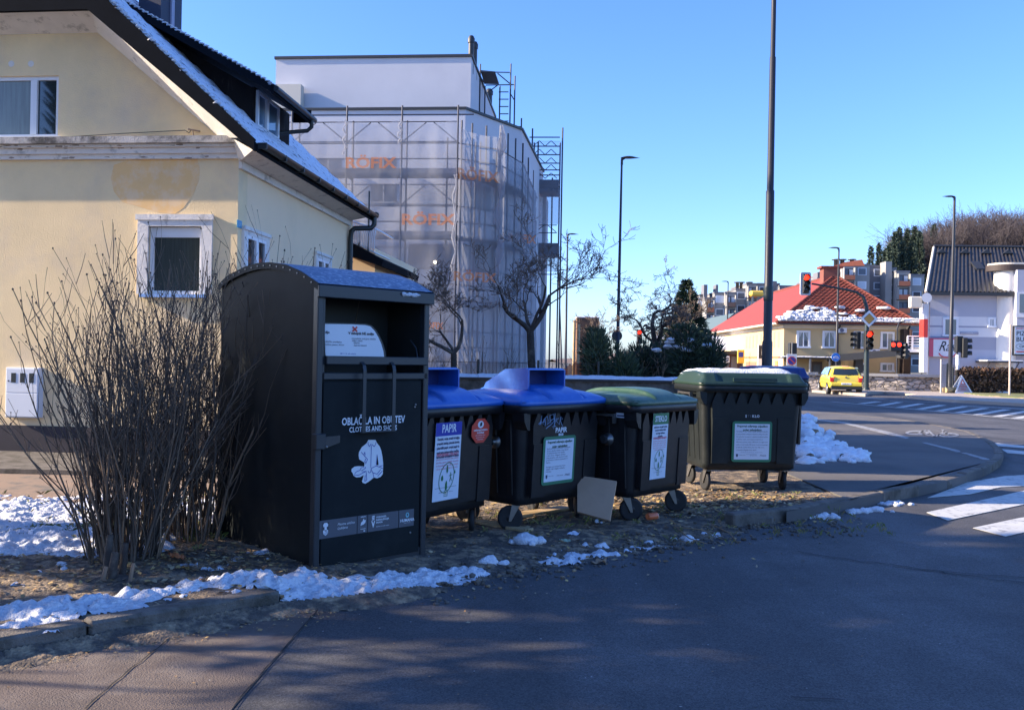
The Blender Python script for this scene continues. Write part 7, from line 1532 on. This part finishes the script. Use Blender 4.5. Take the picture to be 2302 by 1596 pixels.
# evergreens from many little sprays
NEED = [mat('needle_a', (.03, .055, .03), .7), mat('needle_b', (.05, .08, .035), .7), mat('needle_c', (.018, .035, .025), .7), mat('needle_d', (.1, .12, .05), .7)]
def spray(mb, c, d, s, r, mats):
    d = d.normalized(); n = d.cross(Vector((r.gauss(0, 1), r.gauss(0, 1), r.gauss(0, 1)))).normalized()
    m = r.choice(mats); mb.add([c - n * s * .16, c + n * s * .16, c + d * s + n * s * .05, c + d * s * 1.2, c + d * s - n * s * .05], [(0, 1, 2, 3, 4)], m)
def conifer(x, y, zb, h, w, n, seed, label, mats=NEED[:3], s=.16, group=None, trunk=True, name='conifer'):
    r = random.Random(seed); t = thing(name, label, 'tree', (x, y, zb), 0, group); mb = MB(); mb.tube([(0, 0, 0), (0, 0, h * .97)], [w * .09, .01], 6, M_bark); mb.build('trunk', t); mb = MB()
    tiers = int(h / .28 / max(1, h / 7))
    for k in range(n):
        f = r.random() ** .75; tier = int(f * tiers) / tiers; ff = tier + (r.random() ** 2) / tiers; z = h * (.03 + .97 * (1 - ff)); az = r.uniform(0, 2 * PI); lob = .78 + .3 * math.sin(az * 5 + tier * 40) * math.sin(az * 3 + tier * 17)
        R = w * (ff ** .85) * lob * (.35 + .75 * r.random() ** .4); c = Vector((R * math.cos(az), R * math.sin(az), z - .22 * R + .1 * R * R)); d = Vector((math.cos(az), math.sin(az), r.uniform(-.5, .5))) + Vector((r.gauss(0, .35), r.gauss(0, .35), 0)); spray(mb, c, d, s * r.uniform(.6, 1.4), r, mats)
    mb.build('crown', t); return t
b = AT(1541, 800, 22.); conifer(b.x, b.y, 0, AT(1541, 633, 22.).z, 1.3, 17000, 4, 'dark pointed spruce with drooping tiers behind the bare trees', s=.11, name='spruce')
def juniper(px, w, Y, top, n, seed, label, mats=NEED[:3], s=.075, lumps=9):
    r = random.Random(seed); b = AT(px, 800, Y); h = AT(px, top, Y).z; W = w * Y / FOC; t = thing('evergreen_shrub', label, 'shrub', (b.x, b.y, 0)); mb = MB(); L_ = [(r.uniform(-W * .45, W * .45), r.uniform(-.4, .4), h * r.uniform(.45, .8), r.uniform(.22, .36) * W) for _ in range(lumps)]
    for k in range(n):
        lx, ly, lz, lr = r.choice(L_); d = Vector((r.gauss(0, 1), r.gauss(0, 1), r.gauss(0, 1))).normalized(); q = Vector((lx, ly, lz)) + Vector((d.x * lr, d.y * lr * .8, d.z * lz * .42)) * (r.random() ** .25); q.z = max(.02, min(q.z, h * 1.03)); spray(mb, q, d + Vector((0, 0, .35)), s * r.uniform(.5, 1.4), r, mats)
    mb.build('foliage', t); mb = MB(); mb.lathe([(W * .25, 0), (W * .3, h * .3), (W * .2, h * .6)], 8, NEED[2]); mb.build('trunk', t); return t
juniper(1375, 100, 15.2, 752, 9000, 1, 'yellowish green juniper left of the dark shrub mass', [NEED[1], NEED[3], NEED[0]], .07); juniper(1450, 130, 15.9, 765, 9000, 2, 'dark spreading juniper under the gnarled tree'); juniper(1560, 130, 15.4, 748, 11000, 3, 'dark broad evergreen shrub with snow traces beside the last bin', s=.075)
mb = MB(); r = random.Random(3)
for k in range(14): p = AT(1500 + r.uniform(-25, 90), 770 + r.uniform(-8, 22), 15.1); mb.blob(p, (.09, .1, .035), M_snow, k, .4, 5)
tag(mb.build('snow_patches'), 'small patches of snow resting on the dark evergreen shrubs', 'snow', kind='stuff')
# ---------------- low wall with snowy coping, wire fence
wl_ = thing('garden_wall', 'low grey garden wall with snow covered coping running behind the bins', 'wall', (-2.9, 13.9, 0), 0); zt = AT(1400, 850, 13.9).z; x1_ = AT(1532, 850, 13.9).x + 2.9
mb = MB(); mb.box(0, x1_, 0, .16, -.05, zt - .06, M_kerb); mb.build('masonry', wl_); mb = MB(); mb.box(-.02, x1_ + .02, -.04, .2, zt - .06, zt - .02, mat('wall_coping', (.06, .055, .05), .8)); mb.build('coping', wl_)
mb = MB(); mb.grid(lambda u, v: ((x1_) * u, -.05 + .26 * v, zt - .025 + .055 * math.sin(PI * v) ** .6 * (.75 + .5 * float(fbm(np.array([u * 25.]), np.array([v]), 2, 3)[0]))), 160, 6, M_snow); mb.build('snow_strip', wl_)
wf = thing('mesh_fence', 'thin dark wire mesh fence standing behind the garden wall', 'fence', (0, 14.3, 0)); mb = MB(); xa, xb = AT(940, 830, 14.3).x, AT(1345, 830, 14.3).x; za, zb_ = .9, AT(1100, 812, 14.3).z
for k in range(int((xb - xa) / .06)): mb.tube([(xa + k * .06, 0, za), (xa + k * .06, 0, zb_)], .0028, 3, M_gut, cap=False)
for z in (za + .05, (za + zb_) / 2, zb_ - .02): mb.tube([(xa, 0, z), (xb, 0, z)], .003, 3, M_gut, cap=False)
mb.build('wire_mesh', wf)
for k in range(4): mb = MB(); x = xa + (xb - xa) * k / 3; mb.tube([(x, 0, 0), (x, 0, zb_ + .03)], .02, 6, M_gut); mb.build('post', wf)
# wooden box tower, props and orange safety net
p = AT(1322, 800, 24); a = AT(1297, 715, 24); c = AT(1345, 835, 24); t = thing('timber_crate_tower', 'brown weathered timber clad tower with snow on top behind the bare trees', 'structure', (a.x, 24, 0)); mb = MB(); W_ = c.x - a.x
for k in range(9): z0 = a.z * k / 9; mb.rbox(0, W_, 0, .6, z0 + .01, a.z * (k + 1) / 9 - .0, mat('brown_boards', (.17, .09, .055), .85, .2, 5, bump=.3, bscale=20, stretch=(1, 1, 6)), .01)
mb.build('boards', t); mb = MB(); mb.rbox(-.02, W_ + .02, -.02, .62, a.z, a.z + .05, M_snow, .02); mb.build('snow_top', t)
mb = MB(); 
for px in (1290, 1300): p = AT(px, 720, 23); mb = MB(); mb.tube([(p.x, 23, -.0), (p.x + .02, 23, p.z - (.0 if px == 1290 else .1))], .035, 6, M_wood); tag(mb.build('timber_post'), 'thin bare timber post left of the brown tower' if px == 1290 else 'timber post touching the brown tower', 'post')
def onet():
    a = AT(1262, 828, 17.5); c = AT(1330, 846, 17.5); mb = MB(); L_ = c.x - a.x
    mb.grid(lambda u, v: (a.x + L_ * u, 17.5 + .05 * math.sin(u * 20), .3 + (1.5 + .18 * math.sin(PI * u) + .03 * math.sin(u * 31) - .5) * v), 30, 8, mat('orange_plastic_net', (.7, .13, .03), .6, alpha=.8)); tag(mb.build('orange_net'), 'sagging orange plastic safety net behind the snowy garden wall', 'safety net')
onet()
# ================================================================== FAR BUILDINGS, SHED, HILL, OFF-PICTURE TREES THAT CAST THE SHADE
M_conc = mat('tower_concrete', (.3, .29, .28), .9, .08, .15); M_conc2 = mat('tower_concrete_dark', (.17, .17, .19), .9, .08, .2); M_bal = [mat('balcony_orange', (.5, .16, .08), .8), mat('balcony_ochre', (.4, .27, .12), .8), mat('balcony_brown', (.2, .12, .09), .8)]
M_fw = mat('far_window', (.1, .12, .16), .3); M_blind = mat('far_blind', (.55, .6, .68), .6); M_fwd = mat('far_dark', (.05, .05, .065), .6)
def tower(label, Y, segs, seed, yaw=0.):
    """segs: (px0, px1, top_py, bottom_py, dy, kind) vertical slices of a stepped block of flats"""
    r = random.Random(seed); x0 = AT(segs[0][0], 800, Y).x; t = thing('apartment_block', label, 'building', (x0, Y, -2), 0); X = lambda px, d: AT(px, 800, Y + d).x * 1. - x0; Z = lambda px, py, d: AT(px, py, Y + d).z + 2
    fh = 2.9; win = MB(); 
    mb = MB()
    for (a, b, tp, dy, kind) in segs:
        xa, xb = X(a, dy), X(b, dy); zt = Z((a + b) / 2, tp, dy); m = M_conc2 if kind == 'd' else M_conc
        mb.box(xa, xb, dy, dy + 14, 0, zt, m); mb.box(xa - .1, xb + .1, dy - .1, dy + 14, zt, zt + .35, M_conc2)
    mb.build('wall', t)
    for (a, b, tp, dy, kind) in segs:
        xa, xb = X(a, dy), X(b, dy); zt = Z((a + b) / 2, tp, dy); n = int(zt / fh)
        for f in range(max(0, n - 7), n):
            z = zt - (n - f) * fh + .9
            if kind == 'b':
                k = int(f) % 3; mb = MB(); m_ = M_bal[r.choice((0, 0, 1, 2))]; mb.box(xa + .2, xb - .2, dy - 1.0, dy - .9, z - 1.0, z + .0, m_); mb.box(xa + .2, xb - .2, dy - .9, dy, z - 1.05, z - .95, M_conc2); mb.box(xa + .1, xa + .25, dy - 1., dy, z - 1, z + 1.6, M_conc); mb.box(xb - .25, xb - .1, dy - 1, dy, z - 1, z + 1.6, M_conc); mb.box(xa + .3, xb - .3, dy - .04, dy, z - 1, z + 1.4, M_fwd)
                xm = (xa + xb) / 2; mb.box(xm - .9, xm - .1, dy - .08, dy - .04, z, z + 1.2, M_blind if r.random() < .5 else M_fw); mb.box(xm + .2, xm + 1., dy - .08, dy - .04, z, z + 1.2, M_blind if r.random() < .4 else M_fw); mb.build('balcony', t)
            else:
                nn = max(1, int((xb - xa) / 5))
                for q in range(nn):
                    xc = xa + (xb - xa) * (q + .5) / nn; mb = MB(); mb.box(xc - .95, xc + .95, dy - .06, dy, z - .1, z + 1.5, M_blind if r.random() < .35 else M_pvc); mb.box(xc - .75, xc + .75, dy - .08, dy - .06, z + .05, z + 1.35, r.choice((M_fw, M_fwd, M_fw, M_blind))); mb.build('window', t)
    mb = MB()
    return t, X, Z
t, X, Z = tower('grey stepped block of flats with orange balconies far left of the thick pole', 200, [(1571, 1582, 665, 3, 'p'), (1583, 1604, 672, 0, 'b'), (1604, 1628, 660, 0, 'p'), (1628, 1652, 660, -1, 'b'), (1652, 1676, 652, 0, 'p'), (1676, 1700, 640, -1, 'b'), (1700, 1727, 640, 0, 'p'), (1727, 1750, 640, 6, 'd'), (1750, 1785, 645, 5, 'p')], 2)
mb = MB()
for (a, b, y0) in ((1580, 1588, 640), (1607, 1612, 640), (1735, 1744, 632), (1762, 1774, 648)): mb.box(X(a, 2), X(b, 2), 2, 5, 10, Z(a, y0, 2), M_conc2)
for px in (1655, 1664, 1682): mb.lathe([(.4, 10), (.4, Z(px, 636, 3)), (.8, Z(px, 636, 3)), (.8, Z(px, 634, 3))], 8, M_steel, T(X(px, 3), 3, 0))
mb.build('roof_structure', t)
t, X, Z = tower('taller grey block of flats with chimneys rising behind the red tiled roof', 190, [(1815, 1835, 640, 3, 'p'), (1835, 1860, 628, 2, 'p'), (1860, 1890, 615, 0, 'p'), (1890, 1918, 598, -1, 'b'), (1918, 1952, 597, 0, 'p'), (1952, 1990, 600, 5, 'd'), (1990, 2012, 605, 3, 'p'), (2012, 2042, 612, 1, 'b'), (2042, 2075, 620, 3, 'p')], 5)
mb = MB()
for (a, b, y0) in ((1835, 1843, 612), (1903, 1912, 588), (1988, 2002, 588)): mb.box(X(a, 2), X(b, 2), 2, 5, 10, Z(a, y0, 2), M_conc if a > 1950 else M_conc2)
for px in (1876, 1890, 1912): mb.lathe([(.5, 10), (.5, Z(px, 585, 3)), (.95, Z(px, 585, 3)), (.95, Z(px, 583, 3))], 8, M_steel, T(X(px, 3), 3, 0))
mb.build('roof_structure', t)
mb = MB(); p = AT(1700, 659, 195); mb.rbox(p.x - 1.4, p.x + 1.5, 194, 196, p.z - .7, p.z + .5, mat('yellow_tank', (.75, .5, .08), .5), .3); 
for x in (-1., 1.): mb.box(p.x + x, p.x + x + .3, 194.5, 195, p.z - 6, p.z - .8, M_steel)
tag(mb.build('roof_hoist'), 'yellow hoist box on the roof edge of the left tower block', 'hoist')
# gabled brown house, snowy shed, yellow billboard
b = AT(1590, 790, 95); t = thing('gabled_house', 'small brown gabled house with dark green roof before the far tower blocks', 'house', (b.x, 95, 0)); X = lambda px: AT(px, 780, 95).x - b.x; Z = lambda py, px=1640: AT(px, py, 95).z
mb = MB(); mb.xz([(X(1600), -1), (X(1695), -1), (X(1695), Z(760)), (X(1643), Z(712)), (X(1600), Z(752))], 0, 12, mat('brown_render', (.2, .12, .09), .9)); mb.build('wall', t)
mb = MB(); g = mat('green_roof', (.1, .14, .14), .6); mb.xz([(X(1582), Z(762)), (X(1643), Z(705)), (X(1643), Z(709)), (X(1584), Z(768))], -1.2, 12, g); mb.xz([(X(1643), Z(705)), (X(1702), Z(760)), (X(1700), Z(766)), (X(1643), Z(709))], -1.2, 12, g); mb.build('roof', t)
for (px0, px1) in ((1630, 1645), (1652, 1668)): mb = MB(); mb.box(X(px0), X(px1), -.1, 0, Z(778), Z(752), M_pvc); mb.box(X(px0) + .15, X(px1) - .15, -.13, -.1, Z(775), Z(754), M_fw); mb.build('window', t)
b = AT(1560, 790, 75); t = thing('low_shed', 'low brown shed with broad snow covered roof beside the yellow house', 'building', (b.x, 75, 0)); X = lambda px: AT(px, 780, 75).x - b.x; Z = lambda py, px=1600: AT(px, py, 75).z
mb = MB(); mb.box(X(1500), X(1675), 0, 8, -1, Z(789), mat('shed_wall', (.12, .07, .07), .9)); mb.build('wall', t)
zr0, zr1 = Z(789), Z(755); mb = MB(); mb.grid(lambda u, v: (X(1490) + (X(1680) - X(1490)) * u, -.6 + 5 * v, zr0 + (zr1 - zr0) * v + .12 * float(fbm(np.array([u * 20]), np.array([v * 4]), 1.5, 3)[0])), 60, 16, M_snow); mb.box(X(1490), X(1680), -.65, -.5, zr0 - .25, zr0, M_metal); mb.build('roof', t)
for k in range(3): mb = MB(); x = X(1608 + k * 18); mb.box(x, x + .5, -.06, 0, Z(826), Z(800), M_conc2); mb.build('door', t)
p = AT(1661, 800, 72); mb = MB(); mb.rbox(p.x - .1, p.x + .45, 72, 72.15, p.z - .6, p.z + .5, mat('ad_yellow', (.75, .5, .05), .5), .03); mb.rbox(p.x + .0, p.x + .35, 71.97, 72, p.z - .1, p.z + .3, M_bluep, .03); mb.tube([(p.x + .2, 72.1, 0), (p.x + .2, 72.1, p.z - .8)], .05, 6, M_gut); tag(mb.build('yellow_sign'), 'small yellow sign with blue square by the shed and yellow house', 'sign')
# wooded hill
def hillz(x, y): 
    return 58 * np.exp(-((x - 260) / 150.) ** 2 - ((y - 430) / 120.) ** 2) - 3 + 4 * (fbm(x, y, .02, 3) - .5)
o = heightmesh('hill', np.arange(20, 620, 6.), np.arange(230, 640, 6.), hillz, lambda X, Y, Z: Z > -2.5, mat('hill_ground', (.12, .08, .06), .95, .3, .2)); o['kind'] = 'structure'
M_fbark = [mat('far_bark_a', (.085, .068, .07), .9), mat('far_bark_b', (.06, .048, .052), .9), mat('far_bark_c', (.11, .09, .088), .9)]
def far_bare(seed, m):
    r = random.Random(seed); t = bpy.data.objects.new('hill_tree', None); COL.objects.link(t); mb = MB(); mb.tube([(0, 0, -1), (0, 0, 6), (.3, 0, 11)], [.3, .25, .16], 5, m); mb.build('trunk', t); mb = MB()
    for k in range(26):
        z = r.uniform(4, 12); a = r.uniform(0, 6.3); v = Vector((math.cos(a) * .6, math.sin(a) * .6, 1)).normalized(); grow(mb, Vector((.1, 0, z)), v, r.uniform(2.4, 4.), .1, 2, r, .12, m, 3, .08, .022, 3, (2, 3))
    mb.build('crown', t); return t
protos = [far_bare(k, M_fbark[k % 3]) for k in range(4)]
rr = random.Random(14); cnt = 0
spots = []
for px in range(2008, 2330, 11):
    for row in range(3):
        spots.append((px + rr.uniform(-3, 3), row))
first = [True] * 4
base_top = lambda px: np.interp(px, [2000, 2060, 2110, 2160, 2230, 2302], [548, 528, 510, 496, 494, 492])
for i, (px, row) in enumerate(spots):
    Y = 330 + row * 28 + rr.uniform(-8, 8); p = AT(px, 560, Y); gz = float(hillz(np.array([p.x]), np.array([Y]))[0]); top = AT(px, float(base_top(px)) + rr.uniform(-9, 16) + (14 if row == 0 else 0), Y).z; h = max(6, min(30, top - gz)); s = h / 16.
    k = i % 4; o = protos[k] if first[k] else copy_tree(protos[k]); first[k] = False
    o.location = (p.x, Y, top - 16 * s * .95); o.scale = (s * 1.05, s * 1.05, s); o.rotation_euler = (0, 0, rr.uniform(0, 6)); tag(o, 'bare brown deciduous tree of the wood on the hill', 'tree', 'bare trees on the hill')
FN = [mat('far_needle_a', (.03, .05, .035), .8), mat('far_needle_b', (.045, .07, .045), .8)]
cf = None
for i, (px, tp, Y, w_) in enumerate(((1958, 556, 260, 3.2), (1976, 548, 262, 3.), (2000, 548, 268, 3.2), (2012, 522, 300, 4.6), (2022, 512, 315, 5.), (2040, 515, 320, 5), (2056, 510, 318, 5), (2068, 520, 310, 4.5), (1990, 560, 270, 3.4), (2030, 545, 300, 5), (2100, 505, 335, 4.5), (2050, 545, 300, 5.5), (2012, 560, 290, 5), (2302, 505, 330, 5))):
    p = AT(px, tp, Y); h = min(26, p.z + 2) if px < 2005 else 20
    if cf is None: cf = conifer(0, 0, 0, 16, 4., 2600, 9, 'x', FN, 1.1, 'conifers on the hill', name='hill_conifer'); o = cf
    else: o = copy_tree(cf)
    s = h / 16; o.location = (p.x, Y, p.z - h); o.scale = (s * w_ / 9., s * w_ / 9., s); o.rotation_euler = (0, 0, i); tag(o, 'dark green conifer standing on the wooded hill', 'tree', 'conifers on the hill')
# unseen trees added left of the picture to throw shade over the road
SH = [mat('shade_leaf_a', (.04, .07, .03), .8), mat('shade_leaf_b', (.07, .09, .04), .8)]
def thuja(x, y, h, w, n, seed, lab, s=.5, zlo=.0):
    r = random.Random(seed); t = thing('shade_evergreen', lab, 'tree', (x, y, 0)); mb = MB(); mb.tube([(0, 0, 0), (0, 0, h * .8)], [.25, .1], 6, M_bark); mb.build('trunk', t); mb = MB()
    for k in range(n):
        f = r.random(); z = zlo + (h - zlo) * f; R = w * min(1, (1 - f) * 5 + .15) * (r.random() ** .4); a = r.uniform(0, 6.3); spray(mb, Vector((R * math.cos(a), R * math.sin(a), z)), Vector((math.cos(a), math.sin(a), 1)), s * r.uniform(.6, 1.4), r, SH)
    mb.build('crown', t)

def shade_row():
    data = [(-10, -6.4, 14, 2.1, 4200, 0), (-10, -3.8, 14.5, 2.1, 5200, 0), (-10, -1.4, 15, 2.1, 5600, 0), (-10, 1.0, 15, 2.0, 5600, 0), (-10.4, 3.0, 15.5, 2.0, 7200, 4.6), (-10.2, 4.9, 15, 1.6, 7200, 4.6), (-9.8, 6.1, 13, .8, 1300, .8), (-16, 7.0, 17, .85, 3400, 6.8)]
    labs = ['unseen tall evergreen, second in the row added for shade', 'unseen tall evergreen, third in the row added for shade', 'unseen tall evergreen, fourth in the row added for shade', 'unseen tall evergreen beside the sun gap of the added row', 'unseen evergreen with trunk left bare to let low sun through', 'unseen evergreen with crown kept high above the sun gap', 'unseen narrow sparse evergreen ending the row added for shade', 'unseen high crowned evergreen added to shade the farther road']
    for k, (x, y, h, w_, n, zl) in enumerate(data): thuja(x, y, h, w_, n, 60 + k, labs[k], .42 if zl < 1 else .36, zl)
shade_row()
t = thing('bare_tree', 'unseen bare tree added in the gap of the row to dapple the sun', 'tree', (-8.5, 4.6, 0)); r = random.Random(77); mb = MB(); mb.tube([(0, 0, 0), (0, 0, 2.2)], [.09, .07], 7, M_bark); mb.build('trunk', t); mb = MB()
for v in ((-.2, .5, 1), (.2, -.5, 1), (0, .1, 1), (0, .9, .7), (0, -.9, .7)): grow(mb, Vector((0, 0, 2.1)), Vector(v).normalized(), 1.3, .05, 4, r, .16, M_bark, 5, .03, .012, 4)
mb.build('crown', t)
